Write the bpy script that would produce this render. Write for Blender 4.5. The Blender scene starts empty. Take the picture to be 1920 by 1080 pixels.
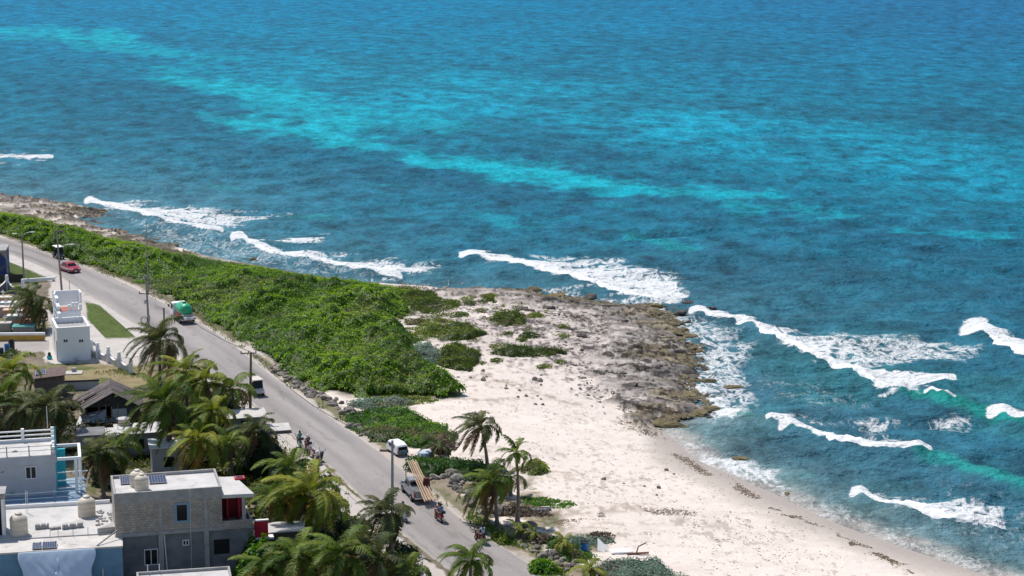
import bpy, bmesh, math, random
import numpy as np
from mathutils import Vector, Matrix

scene = bpy.context.scene
rad = math.radians
# ------------------------------------------------------------------ camera, sky, sun, exposure
CAM_Z, FPX, PITCH = 57.0, 3733.3, rad(11.06)
cam_data = bpy.data.cameras.new("camera")
cam = bpy.data.objects.new("camera", cam_data)
scene.collection.objects.link(cam)
cam.location = (0, 0, CAM_Z)
cam.rotation_euler = (math.pi / 2 - PITCH, 0, 0)
cam_data.sensor_width = 36.0
cam_data.lens = FPX / 1920 * 36
cam_data.clip_start = 1.0
cam_data.clip_end = 200000.0
scene.camera = cam

SUN_EL, SUN_AZ = 60.0, 322.0          # azimuth clockwise from +Y: the sun stands behind, to the left
world = bpy.data.worlds.new("World")
scene.world = world
world.use_nodes = True
wn = world.node_tree
bg = wn.nodes["Background"]
sky = wn.nodes.new("ShaderNodeTexSky")
sky.sky_type = 'NISHITA'
sky.sun_disc = False
sky.sun_elevation = rad(SUN_EL)
sky.sun_rotation = rad(SUN_AZ)
sky.air_density = 1.0
sky.dust_density = 0.4
wn.links.new(sky.outputs[0], bg.inputs[0])
bg.inputs[1].default_value = 0.12
sun_data = bpy.data.lights.new("sun", 'SUN')
sun_data.energy = 4.45
sun_data.angle = rad(0.5)
sun_data.color = (1.0, 0.95, 0.88)
sun = bpy.data.objects.new("sun", sun_data)
scene.collection.objects.link(sun)
sun.location = (-60, 200, 150)
_sd = Vector((math.sin(rad(SUN_AZ)) * math.cos(rad(SUN_EL)), math.cos(rad(SUN_AZ)) * math.cos(rad(SUN_EL)), math.sin(rad(SUN_EL))))
sun.rotation_euler = _sd.to_track_quat('Z', 'Y').to_euler()
scene.view_settings.view_transform = 'Standard'
scene.view_settings.look = 'None'
scene.view_settings.gamma = 1.0
scene.view_settings.exposure = 0.0
scene.render.engine = 'CYCLES'
scene.cycles.use_denoising = True
scene.cycles.denoising_input_passes = 'RGB_ALBEDO_NORMAL'
scene.cycles.denoising_prefilter = 'ACCURATE'
scene.cycles.sample_clamp_direct = 8.0
scene.cycles.max_bounces = 6
scene.cycles.transparent_max_bounces = 8

# ------------------------------------------------------------------ noise and pixel -> ground
def _hash(ix, iy, seed):
    h = (ix.astype(np.int64) * 374761393 + iy.astype(np.int64) * 668265263 + seed * 1442695041) & 0xFFFFFFFF
    h = ((h ^ (h >> 13)) * 1274126177) & 0xFFFFFFFF
    h = (h ^ (h >> 16)) & 0xFFFFFF
    return h / float(0xFFFFFF)

def vnoise(x, y, seed=0):
    x = np.asarray(x, float); y = np.asarray(y, float)
    ix = np.floor(x); iy = np.floor(y)
    fx = x - ix; fy = y - iy
    fx = fx * fx * (3 - 2 * fx); fy = fy * fy * (3 - 2 * fy)
    a = _hash(ix, iy, seed); b = _hash(ix + 1, iy, seed)
    c = _hash(ix, iy + 1, seed); d = _hash(ix + 1, iy + 1, seed)
    return (a * (1 - fx) + b * fx) * (1 - fy) + (c * (1 - fx) + d * fx) * fy

def fbm(x, y, seed=0, octv=4, gain=0.5):
    s = 0; a = 1.0; t = 0
    for k in range(octv):
        s = s + a * vnoise(x * 2 ** k + 17.3 * k, y * 2 ** k - 9.1 * k, seed + k)
        t += a; a *= gain
    return s / t            # 0..1

def ss(a, b, x):
    t = np.clip((np.asarray(x, float) - a) / (b - a), 0, 1)
    return t * t * (3 - 2 * t)

def ray(px, py):
    u = (np.asarray(px, float) - 960) / FPX
    v = (540 - np.asarray(py, float)) / FPX
    return u, math.cos(PITCH) + v * math.sin(PITCH), -math.sin(PITCH) + v * math.cos(PITCH)

def to_px(x, y, z=0.0):
    zz = z - CAM_Z
    fwd = y * math.cos(PITCH) - zz * math.sin(PITCH); up = y * math.sin(PITCH) + zz * math.cos(PITCH)
    return 960 + FPX * x / fwd, 540 - FPX * up / fwd

def plane_pt(px, py, z=0.0):
    dx, dy, dz = ray(px, py)
    t = (z - CAM_Z) / dz
    return dx * t, dy * t

def in_poly(x, y, poly):
    inside = np.zeros(np.shape(x), bool)
    n = len(poly)
    for i in range(n):
        x1, y1 = poly[i]; x2, y2 = poly[(i + 1) % n]
        if y1 == y2:
            continue
        c = ((y1 > y) != (y2 > y)) & (x < (x2 - x1) * (y - y1) / (y2 - y1) + x1)
        inside ^= c
    return inside

def dist_line(x, y, pts, closed=False):
    d = np.full(np.shape(x), 1e18)
    seg = list(zip(pts[:-1], pts[1:]))
    if closed:
        seg.append((pts[-1], pts[0]))
    for (x1, y1), (x2, y2) in seg:
        ex, ey = x2 - x1, y2 - y1
        L = ex * ex + ey * ey + 1e-12
        t = np.clip(((x - x1) * ex + (y - y1) * ey) / L, 0, 1)
        d = np.minimum(d, (x - x1 - t * ex) ** 2 + (y - y1 - t * ey) ** 2)
    return np.sqrt(d)

def sdf(x, y, poly):               # positive inside
    d = dist_line(x, y, poly, True)
    return np.where(in_poly(x, y, poly), d, -d)

COAST_PX = [(-1500, 230), (-700, 300), (-300, 335), (-100, 356), (0, 366), (70, 373), (130, 381), (196, 395), (186, 404), (140, 408), (170, 420),
            (215, 434), (262, 445), (300, 457), (345, 466), (385, 479), (420, 486), (480, 496), (560, 512), (640, 524), (740, 532),
            (800, 536), (860, 546), (905, 541), (1012, 549), (1030, 560), (1100, 570), (1160, 577), (1225, 576), (1240, 588),
            (1228, 600), (1262, 610), (1285, 625), (1275, 640), (1310, 652), (1302, 668), (1262, 674), (1300, 690), (1312, 702),
            (1282, 712), (1294, 740), (1300, 760), (1340, 764), (1322, 778), (1280, 784), (1240, 790), (1232, 800), (1250, 812), (1272, 830),
            (1300, 858), (1345, 880), (1400, 902), (1450, 925), (1510, 955), (1570, 982), (1640, 1008), (1720, 1035),
            (1800, 1062), (1870, 1088), (1990, 1130), (2300, 1240), (2900, 1460)]
_cx, _cy = plane_pt(np.array([p[0] for p in COAST_PX]), np.array([p[1] for p in COAST_PX]), 0.0)
COAST = list(zip(_cx.tolist(), _cy.tolist()))
LAND_POLY = COAST + [(COAST[-1][0], 60), (-900, 60), (-900, COAST[0][1])]

def coast_d(x, y):                 # metres, positive inland
    d = dist_line(x, y, COAST)
    return np.where(in_poly(x, y, LAND_POLY), d, -d)

def base_h(x, y):
    d = coast_d(x, y)
    up = 2.0 * ss(-6, 26, d) - 2.0 * ss(-6, 26, 0.0)
    up = up * (2.0 / (2.0 - 2.0 * float(ss(-6, 26, 0.0))))
    return np.where(d >= 0, up, np.maximum(-2.5, d * 0.12)), d

def ground_xy(px, py):
    px = np.asarray(px, float); py = np.asarray(py, float)
    z = np.full(px.shape, 1.5)
    for _ in range(14):
        x, y = plane_pt(px, py, z)
        h, d = base_h(x, y)
        z = z * 0.4 + h * 0.6
    x, y = plane_pt(px, py, z)
    return x, y, z, d

def G(px, py):                     # point on the ground seen at photo pixel (px, py)
    x, y, z, d = ground_xy(np.array([px]), np.array([py]))
    return Vector((float(x[0]), float(y[0]), float(z[0])))

def Q(px, py, z):                  # point at height z seen at photo pixel (px, py)
    x, y = plane_pt(px, py, z)
    return Vector((float(x), float(y), z))

# ------------------------------------------------------------------ materials
MATS = {}
def new_mat(name):
    m = bpy.data.materials.new(name)
    m.use_nodes = True
    return m, m.node_tree, m.node_tree.nodes["Principled BSDF"]

def mat(name, col, rough=0.7, metal=0.0, var=0.12, scale=1.5, bump=0.0, bscale=12.0, spec=0.5, coat=0.0, dirt=None):
    if name in MATS:
        return MATS[name]
    m, nt, b = new_mat(name)
    N, L = nt.nodes, nt.links
    tc = N.new("ShaderNodeTexCoord")
    nz = N.new("ShaderNodeTexNoise"); nz.inputs["Scale"].default_value = scale; nz.inputs["Detail"].default_value = 6
    nz.inputs["Roughness"].default_value = 0.65
    L.new(tc.outputs["Object"], nz.inputs["Vector"])
    mr = N.new("ShaderNodeMapRange"); mr.inputs[1].default_value = 0.3; mr.inputs[2].default_value = 0.7
    mr.inputs[3].default_value = 1 - var; mr.inputs[4].default_value = 1 + var
    L.new(nz.outputs["Fac"], mr.inputs[0])
    mx = N.new("ShaderNodeMix"); mx.data_type = 'RGBA'; mx.blend_type = 'MULTIPLY'; mx.inputs[0].default_value = 1.0
    mx.inputs[6].default_value = (*col, 1)
    L.new(mr.outputs[0], mx.inputs[7])
    out = mx.outputs[2]
    if dirt:
        n2 = N.new("ShaderNodeTexNoise"); n2.inputs["Scale"].default_value = dirt[1]; n2.inputs["Detail"].default_value = 8
        n2.inputs["Roughness"].default_value = 0.7
        L.new(tc.outputs["Object"], n2.inputs["Vector"])
        m2 = N.new("ShaderNodeMapRange"); m2.inputs[1].default_value = 0.52; m2.inputs[2].default_value = 0.72
        m2.inputs[4].default_value = dirt[2]
        L.new(n2.outputs["Fac"], m2.inputs[0])
        mx2 = N.new("ShaderNodeMix"); mx2.data_type = 'RGBA'
        L.new(m2.outputs[0], mx2.inputs[0]); L.new(out, mx2.inputs[6]); mx2.inputs[7].default_value = (*dirt[0], 1)
        out = mx2.outputs[2]
    L.new(out, b.inputs["Base Color"])
    b.inputs["Roughness"].default_value = rough
    b.inputs["Metallic"].default_value = metal
    b.inputs["Specular IOR Level"].default_value = spec
    b.inputs["Coat Weight"].default_value = coat
    if bump:
        n3 = N.new("ShaderNodeTexNoise"); n3.inputs["Scale"].default_value = bscale; n3.inputs["Detail"].default_value = 5
        L.new(tc.outputs["Object"], n3.inputs["Vector"])
        bp = N.new("ShaderNodeBump"); bp.inputs["Strength"].default_value = bump; bp.inputs["Distance"].default_value = 0.1
        L.new(n3.outputs["Fac"], bp.inputs["Height"]); L.new(bp.outputs[0], b.inputs["Normal"])
    MATS[name] = m
    return m

def leaf_mat(name, rough=0.5, trans=0.35, spec=0.3):     # colour comes from the mesh attribute "tint"
    if name in MATS:
        return MATS[name]
    m, nt, b = new_mat(name)
    N, L = nt.nodes, nt.links
    at = N.new("ShaderNodeAttribute"); at.attribute_name = "tint"
    L.new(at.outputs["Color"], b.inputs["Base Color"])
    b.inputs["Roughness"].default_value = rough
    b.inputs["Specular IOR Level"].default_value = spec
    tr = N.new("ShaderNodeBsdfTranslucent")
    hs = N.new("ShaderNodeHueSaturation"); hs.inputs["Value"].default_value = 1.3; hs.inputs["Saturation"].default_value = 1.1
    L.new(at.outputs["Color"], hs.inputs["Color"]); L.new(hs.outputs[0], tr.inputs["Color"])
    ms = N.new("ShaderNodeMixShader"); ms.inputs[0].default_value = trans
    L.new(b.outputs[0], ms.inputs[1]); L.new(tr.outputs[0], ms.inputs[2])
    L.new(ms.outputs[0], N["Material Output"].inputs["Surface"])
    MATS[name] = m
    return m

# ------------------------------------------------------------------ mesh helpers
COL = scene.collection
def tag(o, label=None, cat=None, group=None, kind=None):
    if label: o["label"] = label
    if cat: o["category"] = cat
    if group: o["group"] = group
    if kind: o["kind"] = kind
    return o

def thing(name, label, cat, loc=(0, 0, 0), rot=0.0, group=None):
    o = bpy.data.objects.new(name, None)
    o.empty_display_size = 0.5
    COL.objects.link(o)
    o.location = loc
    o.rotation_euler = (0, 0, rot)
    return tag(o, label, cat, group)

def copy_tree(o, parent=None):
    c = o.copy(); COL.objects.link(c)
    if parent is not None:
        c.parent = parent
    for ch in list(o.children):
        copy_tree(ch, c)
    return c

def np_mesh(name, verts, faces, material, parent=None, tint=None, smooth=False, attrs=None):
    """verts (n,3) array; faces (m,k) int array with k = 3 or 4"""
    me = bpy.data.meshes.new(name)
    verts = np.asarray(verts, np.float32); faces = np.asarray(faces, np.int32)
    nf, k = faces.shape
    me.vertices.add(len(verts)); me.vertices.foreach_set("co", verts.ravel())
    me.loops.add(nf * k); me.loops.foreach_set("vertex_index", faces.ravel())
    me.polygons.add(nf)
    me.polygons.foreach_set("loop_start", np.arange(0, nf * k, k, dtype=np.int32))
    me.polygons.foreach_set("loop_total", np.full(nf, k, np.int32))
    if smooth:
        me.polygons.foreach_set("use_smooth", np.ones(nf, bool))
    if tint is not None:
        a = me.attributes.new("tint", 'FLOAT_COLOR', 'POINT')
        t = np.ones((len(verts), 4), np.float32); t[:, :3] = tint
        a.data.foreach_set("color", t.ravel())
    for nm, arr in (attrs or {}).items():
        a = me.attributes.new(nm, 'FLOAT', 'POINT')
        a.data.foreach_set("value", np.asarray(arr, np.float32))
    me.update(calc_edges=True)
    me.materials.append(material)
    o = bpy.data.objects.new(name, me)
    COL.objects.link(o)
    if parent is not None:
        o.parent = parent
    return o

class MB:
    def __init__(self):
        self.v = []; self.f = []; self.M = Matrix.Identity(4)
    def add(self, vs, fs):
        n = len(self.v)
        self.v += [tuple(self.M @ Vector(p)) for p in vs]
        self.f += [tuple(n + i for i in f) for f in fs]
        return self
    def box(self, c, s, rz=0.0, top=1.0):
        hx, hy, hz = s[0] / 2, s[1] / 2, s[2] / 2
        vs = []
        for z, k in ((-hz, 1.0), (hz, top)):
            for x, y in ((-hx, -hy), (hx, -hy), (hx, hy), (-hx, hy)):
                vs.append((x * k, y * k, z))
        R = Matrix.Rotation(rz, 3, 'Z')
        vs = [R @ Vector(p) + Vector(c) for p in vs]
        return self.add(vs, [(0, 3, 2, 1), (4, 5, 6, 7), (0, 1, 5, 4), (1, 2, 6, 5), (2, 3, 7, 6), (3, 0, 4, 7)])
    def span(self, x0, x1, y0, y1, z0, z1):
        return self.box(((x0 + x1) / 2, (y0 + y1) / 2, (z0 + z1) / 2), (x1 - x0, y1 - y0, z1 - z0))
    def tube(self, pts, radii, n=8, caps=True):
        pts = [Vector(p) for p in pts]
        if not isinstance(radii, (list, tuple)):
            radii = [radii] * len(pts)
        vs = []; fs = []
        prev = None
        for i, p in enumerate(pts):
            d = (pts[min(i + 1, len(pts) - 1)] - pts[max(i - 1, 0)]).normalized()
            if prev is None:
                a = d.orthogonal().normalized()
            else:
                a = (prev - d * prev.dot(d)).normalized()
            prev = a
            b = d.cross(a)
            for k in range(n):
                t = 2 * math.pi * k / n
                vs.append(p + (a * math.cos(t) + b * math.sin(t)) * radii[i])
        for i in range(len(pts) - 1):
            for k in range(n):
                k2 = (k + 1) % n
                fs.append((i * n + k, i * n + k2, (i + 1) * n + k2, (i + 1) * n + k))
        if caps:
            fs.append(tuple(reversed(range(n)))); m = (len(pts) - 1) * n
            fs.append(tuple(m + k for k in range(n)))
        return self.add(vs, fs)
    def cyl(self, p0, p1, r, n=12):
        return self.tube([p0, p1], r, n)
    def lathe(self, prof, c=(0, 0, 0), n=20):
        vs = []; fs = []
        for r, z in prof:
            for k in range(n):
                t = 2 * math.pi * k / n
                vs.append((c[0] + r * math.cos(t), c[1] + r * math.sin(t), c[2] + z))
        for i in range(len(prof) - 1):
            for k in range(n):
                k2 = (k + 1) % n
                fs.append((i * n + k, i * n + k2, (i + 1) * n + k2, (i + 1) * n + k))
        fs.append(tuple(reversed(range(n)))); m = (len(prof) - 1) * n
        fs.append(tuple(m + k for k in range(n)))
        return self.add(vs, fs)
    def prism(self, poly, z0, z1):
        n = len(poly)
        vs = [(x, y, z0) for x, y in poly] + [(x, y, z1) for x, y in poly]
        fs = [tuple(reversed(range(n))), tuple(range(n, 2 * n))]
        fs += [(i, (i + 1) % n, n + (i + 1) % n, n + i) for i in range(n)]
        return self.add(vs, fs)
    def side(self, prof, hw, taper=None):          # profile in (y, z), extruded along x; taper(z) scales the half width
        n = len(prof)
        w = [hw * (taper(z) if taper else 1) for y, z in prof]
        vs = [(-w[i], y, z) for i, (y, z) in enumerate(prof)] + [(w[i], y, z) for i, (y, z) in enumerate(prof)]
        fs = [tuple(range(n)), tuple(reversed(range(n, 2 * n)))]
        fs += [(i, n + i, n + (i + 1) % n, (i + 1) % n) for i in range(n)]
        return self.add(vs, fs)
    def quad(self, *p):
        return self.add(p, [tuple(range(len(p)))])
    def build(self, name, material, parent=None, smooth=False, bevel=0.0, bseg=1):
        me = bpy.data.meshes.new(name)
        bm = bmesh.new()
        bv = [bm.verts.new(p) for p in self.v]
        for f in self.f:
            try:
                bm.faces.new([bv[i] for i in f])
            except ValueError:
                pass
        bmesh.ops.recalc_face_normals(bm, faces=bm.faces)
        if bevel:
            bmesh.ops.bevel(bm, geom=[e for e in bm.edges if e.is_manifold and e.calc_face_angle(0) > 0.35], offset=bevel,
                            segments=bseg, affect='EDGES', clamp_overlap=True)
        if smooth:
            for f in bm.faces:
                f.smooth = True
            for e in bm.edges:
                if e.is_manifold and e.calc_face_angle(0) > 0.7:
                    e.smooth = False
        bm.to_mesh(me); bm.free()
        me.materials.append(material)
        o = bpy.data.objects.new(name, me)
        COL.objects.link(o)
        if parent is not None:
            o.parent = parent
        return o

rng = np.random.default_rng(7)
random.seed(7)
# ------------------------------------------------------------------ coast distance on a grid, then fast lookups
_GX0, _GY0, _GS = -420.0, 90.0, 0.7
_gx = np.arange(_GX0, 330.0, _GS); _gy = np.arange(_GY0, 760.0, _GS)
_mx, _my = np.meshgrid(_gx, _gy)
_CD = coast_d(_mx, _my)
def coast_d(x, y):
    u = np.clip((np.asarray(x, float) - _GX0) / _GS, 0, len(_gx) - 1.001)
    v = np.clip((np.asarray(y, float) - _GY0) / _GS, 0, len(_gy) - 1.001)
    i = u.astype(int); j = v.astype(int); fu = u - i; fv = v - j
    return ((_CD[j, i] * (1 - fu) + _CD[j, i + 1] * fu) * (1 - fv) + (_CD[j + 1, i] * (1 - fu) + _CD[j + 1, i + 1] * fu) * fv)

ROAD_R = [(-1400, 190), (-600, 300), (-250, 385), (-80, 424), (0, 444), (55, 462), (120, 485), (180, 508), (240, 533), (290, 559), (330, 580), (370, 602), (400, 621), (453, 657), (492, 691),
          (539, 724), (594, 764), (650, 804), (687, 829), (728, 858), (752, 878), (785, 906), (814, 930), (847, 958), (894, 996), (948, 1030),
          (989, 1053), (1027, 1077), (1090, 1115), (1190, 1170), (1400, 1290), (1750, 1480)]
ROAD_L = [(-1400, 212), (-600, 322), (-250, 406), (-80, 448), (13, 474), (67, 494), (111, 516), (160, 550), (194, 567), (222, 588), (272, 618), (310, 645), (344, 672),
          (389, 700), (430, 726), (475, 756), (511, 788), (550, 817), (586, 846), (612, 869), (639, 895), (672, 926), (700, 955), (743, 990), (769, 1012),
          (805, 1040), (835, 1063), (880, 1098), (960, 1160), (1130, 1290), (1400, 1500)]

def pxm(poly, px, py):             # signed pixel distance, only worked out near the polygon
    xs = [p[0] for p in poly]; ys = [p[1] for p in poly]
    out = np.full(px.shape, -1e3)
    m = (px > min(xs) - 60) & (px < max(xs) + 60) & (py > min(ys) - 60) & (py < max(ys) + 60)
    if m.any():
        out[m] = sdf(px[m], py[m], poly)
    return out

def lineside(line, px, py):        # (py - line height at px): positive below the line in the photo
    return py - np.interp(px, [p[0] for p in line], [p[1] for p in line])

def make_ground():
    cols = np.concatenate([np.linspace(-1500, -160, 60), np.arange(-140, 1990, 2.0), np.linspace(2010, 2900, 25)])
    rows = np.concatenate([np.linspace(235, 330, 20), np.arange(334, 1126, 1.8), np.linspace(1132, 1480, 45)])
    px, py = np.meshgrid(cols, rows)
    nx, ny = len(cols), len(rows)
    px = px.ravel(); py = py.ravel()
    x, y, z, d = ground_xy(px, py)
    # --- masks in photo space, edges broken up with ground noise
    w = (fbm(x * 0.35, y * 0.35, 3, 4) - 0.5)
    w2 = (fbm(x * 1.3, y * 1.3, 9, 4) - 0.5)
    fine = vnoise(x * 4.1, y * 4.1, 21)
    ROCKS = [[(770, 530), (860, 538), (1015, 543), (1160, 570), (1240, 570), (1300, 610), (1325, 650), (1330, 700), (1330, 740), (1360, 770), (1290, 792), (1200, 792),
              (1165, 765), (1130, 735), (1110, 700), (1090, 670), (1040, 640), (1010, 610), (960, 590), (880, 570), (790, 555)],
             [(-1500, 200), (-200, 330), (0, 358), (205, 388), (220, 430), (350, 470), (350, 482), (240, 455), (110, 415), (0, 392), (-400, 340), (-1500, 250)],
             [(1225, 797), (1290, 797), (1290, 812), (1240, 813)], [(1368, 862), (1412, 862), (1412, 876), (1370, 877)]]
    rock = np.zeros(px.shape)
    for k, r in enumerate(ROCKS):
        rock = np.maximum(rock, ss(-6, 5, pxm(r, px, py) + w * 80 + w2 * 46))
    rub = ss(-30, 30, pxm([(740, 560), (900, 555), (1040, 600), (1120, 660), (1140, 740), (1040, 700), (930, 690), (840, 690), (800, 640), (740, 590)], px, py) + w * 60)
    # --- colour
    def c(*a): return np.array(a)[None, :]
    col = c(.72, .63, .56) * (0.93 + 0.14 * fbm(x * 0.12, y * 0.2, 5, 4))[:, None] * (0.95 + 0.10 * fine)[:, None]
    def mixc(m, k):
        nonlocal col
        m = np.clip(m, 0, 1)[:, None]
        col = col * (1 - m) + k * m
    var = fbm(x * 0.5, y * 0.9, 31, 5)
    # footprints, pebbles and blown bits on the sand
    sp = vnoise(x * 1.7, y * 1.1, 41) * 0.6 + vnoise(x * 3.9, y * 3.1, 43) * 0.4
    big = fbm(x * 0.10, y * 0.16, 47, 3)
    mixc(0.55 * ss(0.66, 0.80, sp + (big - 0.5) * 0.5), c(.33, .27, .22))
    mixc(0.30 * ss(0.5, 0.72, var), c(.54, .46, .39))
    mixc(0.22 * ss(0.70, 0.86, vnoise(x * 6.3, y * 4.7, 45)) * ss(.4, .6, big), c(.40, .33, .27))
    # damp strip by the sea edge
    beach = ss(1180, 1240, px + w * 30) * ss(780, 800, py)
    mixc(beach * (1 - ss(3.0, 7.5, d + w * 3)) * 0.8, c(.44, .385, .335))
    mixc(beach * (1 - ss(0.5, 4.0, d + w * 2.5)) * 0.8, c(.36, .315, .285))
    # rubble behind the point
    mixc(rub * (0.25 + 0.55 * ss(0.45, 0.6, sp)) * (.5 + ss(.4, .6, big)), c(.27, .235, .225))
    mixc(rub * ss(0.60, 0.70, sp) * 0.85, c(.09, .075, .065))
    # reef rock
    rk = ss(.22, .78, fbm(x * 0.5, y * 0.55, 51, 6, .62))
    inland = ss(3.5, 12, d + w * 10)
    rcol = c(.205, .182, .168) * (0.35 + 1.3 * rk)[:, None]
    rcol = rcol * (1 - inland[:, None]) + c(.46, .405, .37) * (0.5 + .9 * rk)[:, None] * inland[:, None]
    sea_near = 1 - ss(2.0, 9.0, d + w * 8)
    olive = ss(0.42, 0.6, fbm(x * 0.23, y * 0.3, 57, 4)) * sea_near
    rcol = rcol * (1 - 0.6 * olive[:, None]) + c(.20, .155, .065) * (0.45 + 1.1 * rk)[:, None] * 0.6 * olive[:, None]
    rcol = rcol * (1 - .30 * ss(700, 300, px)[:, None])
    wetdark = 1 - ss(0.3, 1.6, d + w * 2)
    rcol = rcol * (1 - 0.65 * wetdark[:, None])
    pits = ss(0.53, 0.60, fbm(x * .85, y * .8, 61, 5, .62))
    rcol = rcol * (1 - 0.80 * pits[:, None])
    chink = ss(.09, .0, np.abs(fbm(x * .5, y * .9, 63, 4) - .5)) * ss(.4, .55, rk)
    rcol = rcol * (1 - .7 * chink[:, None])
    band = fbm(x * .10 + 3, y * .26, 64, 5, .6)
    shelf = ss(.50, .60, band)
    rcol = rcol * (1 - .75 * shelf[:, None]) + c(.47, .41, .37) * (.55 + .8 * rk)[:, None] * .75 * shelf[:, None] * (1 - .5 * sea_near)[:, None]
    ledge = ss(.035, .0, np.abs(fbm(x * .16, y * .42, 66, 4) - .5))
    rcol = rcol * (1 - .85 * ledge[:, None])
    palesand = ss(0.46, 0.56, fbm(x * 0.3, y * 0.5, 67, 5)) * ss(6, 15, d + w * 8) * .95
    rcol = rcol * (1 - palesand[:, None]) + c(.52, .46, .41) * palesand[:, None]
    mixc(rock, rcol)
    # land side of the road: dusty soil, litter and weeds
    inl = lineside(ROAD_L, px, py)
    land = ss(-2, 4, inl + w2 * 8)
    soil = c(.22, .18, .135) * (0.45 + 0.9 * fbm(x * 0.6, y * 0.6, 71, 5))[:, None]
    grn = c(.066, .092, .020)
    gm = (ss(0.44, 0.60, fbm(x * 0.4, y * 0.4, 73, 6, .7)) * ss(.35, .6, fbm(x * 2.2, y * 2.2, 74, 3)))[:, None] * .8
    soil = soil * (1 - gm) + grn * (0.6 + 0.8 * fine)[:, None] * gm
    mixc(land, soil)
    grass = grn * (0.75 + 0.6 * fbm(x * 1.2, y * 1.2, 77, 4))[:, None] * (0.8 + .4 * fine)[:, None]
    dry = c(.26, .21, .115) * (0.7 + 0.6 * fbm(x * 0.9, y * 0.9, 79, 4))[:, None]
    pale = c(.50, .45, .41) * (0.9 + 0.2 * fbm(x * 0.8, y * 0.8, 81, 4))[:, None]
    mixc(ss(-2, 2, pxm([(-200, 440), (13, 474), (67, 492), (111, 514), (160, 550), (190, 567), (272, 618), (344, 672), (389, 702), (430, 730), (475, 760), (586, 852), (672, 935), (769, 1024),
                     (835, 1075), (880, 1110), (830, 1120), (760, 1080), (700, 1020), (610, 930), (540, 850), (470, 800), (380, 720), (300, 668), (250, 690), (85, 684), (85, 660), (-200, 664), (-200, 640), (85, 636),
                     (90, 560), (95, 530), (13, 490), (-200, 452)], px, py) + w2 * 9), pale)
    mixc(ss(-2, 2, pxm([(13, 489), (95, 523), (60, 531), (12, 531), (5, 500)], px, py) + w2 * 4), grass)
    mixc(ss(-2, 2, pxm([(160, 567), (185, 571), (252, 626), (254, 634), (196, 634), (165, 600)], px, py) + w2 * 4), grass * 1.15)
    mixc(ss(-4, 4, pxm([(-60, 540), (30, 560), (95, 610), (88, 626), (-60, 626)], px, py) + w2 * 14), grass * 0.6 + dry * 0.4)
    mixc(ss(-4, 4, pxm([(50, 688), (165, 679), (225, 684), (290, 690), (300, 740), (240, 735), (120, 716), (50, 712)], px, py) + w2 * 12), dry)
    mixc(.8 * ss(.45, .58, fbm(x * .7, y * .7, 82, 4)) * ss(-4, 4, pxm([(50, 688), (300, 688), (300, 740), (50, 740)], px, py)), grass)
    mixc(0.8 * ss(-4, 4, pxm([(60, 686), (150, 682), (205, 688), (130, 700), (60, 700)], px, py) + w * 40), grass)
    # sea side of the road: pale shoulder, then weeds
    sea_side = -lineside(ROAD_R, px, py)
    sc = np.clip((py - 200) / 800.0, 0.2, 1.2)
    ver = ss(0, 3, sea_side) * (1 - ss(34, 46, sea_side / sc + w * 30))
    mixc(ver, grass * 0.55 + c(.33, .27, .20) * 0.45)
    mixc(ss(-1, 2, sea_side) * (1 - ss(9, 17, sea_side / sc + w2 * 18)), c(.47, .41, .36) * (0.85 + 0.3 * var)[:, None])
    mixc(ss(-3, 3, pxm([(440, 640), (500, 655), (500, 668), (465, 663)], px, py) + w2 * 8), pale)
    mixc(ss(-4, 4, pxm([(700, 846), (760, 840), (800, 880), (770, 893), (735, 870)], px, py) + w2 * 8), c(.46, .40, .35))
    brush = ss(-14, 14, pxm([(800, 860), (900, 870), (1000, 900), (1010, 940), (1060, 950), (1060, 1000), (1130, 1010), (1140, 1060), (1300, 1085), (1200, 1150), (1060, 1100), (960, 1040), (880, 975), (800, 900)], px, py) + w * 40)
    bcol = c(.27, .22, .165) * (0.5 + 1.0 * fbm(x * 0.9, y * 0.9, 83, 5))[:, None]
    mixc(brush * ss(0.35, 0.55, fbm(x * 0.4, y * 0.4, 87, 4)), bcol)
    mixc(brush * .7 * ss(0.50, 0.58, fbm(x * 0.6, y * 0.6, 89, 6, .68)) * ss(.3, .5, fbm(x * 2.5, y * 2.5, 88, 3)), grass)
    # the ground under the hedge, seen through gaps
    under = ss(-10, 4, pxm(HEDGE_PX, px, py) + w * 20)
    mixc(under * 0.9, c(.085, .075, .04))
    # brown litter trails on the sand
    for line, wd, st in (([(830, 742), (900, 752), (1000, 745)], 5, .6), ([(960, 975), (1080, 960), (1190, 952), (1300, 960)], 10, .55),
                         ([(1000, 990), (1150, 985), (1280, 975)], 9, .5), ([(1060, 1010), (1200, 1000)], 8, .5), ([(900, 700), (1000, 735), (1090, 760)], 8, .5)):
        dd = dist_line(px, py, line)
        mixc(st * (1 - ss(0, wd, dd + w * wd)) * ss(0.40, 0.55, sp), c(.24, .18, .13))
    # --- relief
    kar = 1 - np.abs(2 * fbm(x * 0.22, y * 0.34, 91, 3) - 1)
    kar2 = 1 - np.abs(2 * fbm(x * 0.9, y * 1.2, 95, 5, .62) - 1)
    edge = ss(-0.4, 1.6, d)
    lift = edge * (0.42 + 0.75 * (kar - 0.6) + 0.34 * (kar2 - 0.65)) * (0.22 + 0.85 * (1 - ss(5, 16, d + w * 8)))
    lift = np.floor(lift / 0.28) * 0.28 * 0.6 + lift * 0.4
    z = z + rock * np.where(d > -0.5, np.maximum(lift, -0.4 * z), 0)
    z = z + rub * (0.22 * (kar2 - 0.6) + 0.12 * ss(0.6, 0.75, sp))
    roadside = (1 - ss(-6, 4, inl)) * (1 - ss(-6, 4, -sea_side * -1))      # nothing rises on the road itself
    on_road = (inl < 6) & (sea_side < 8)
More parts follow.
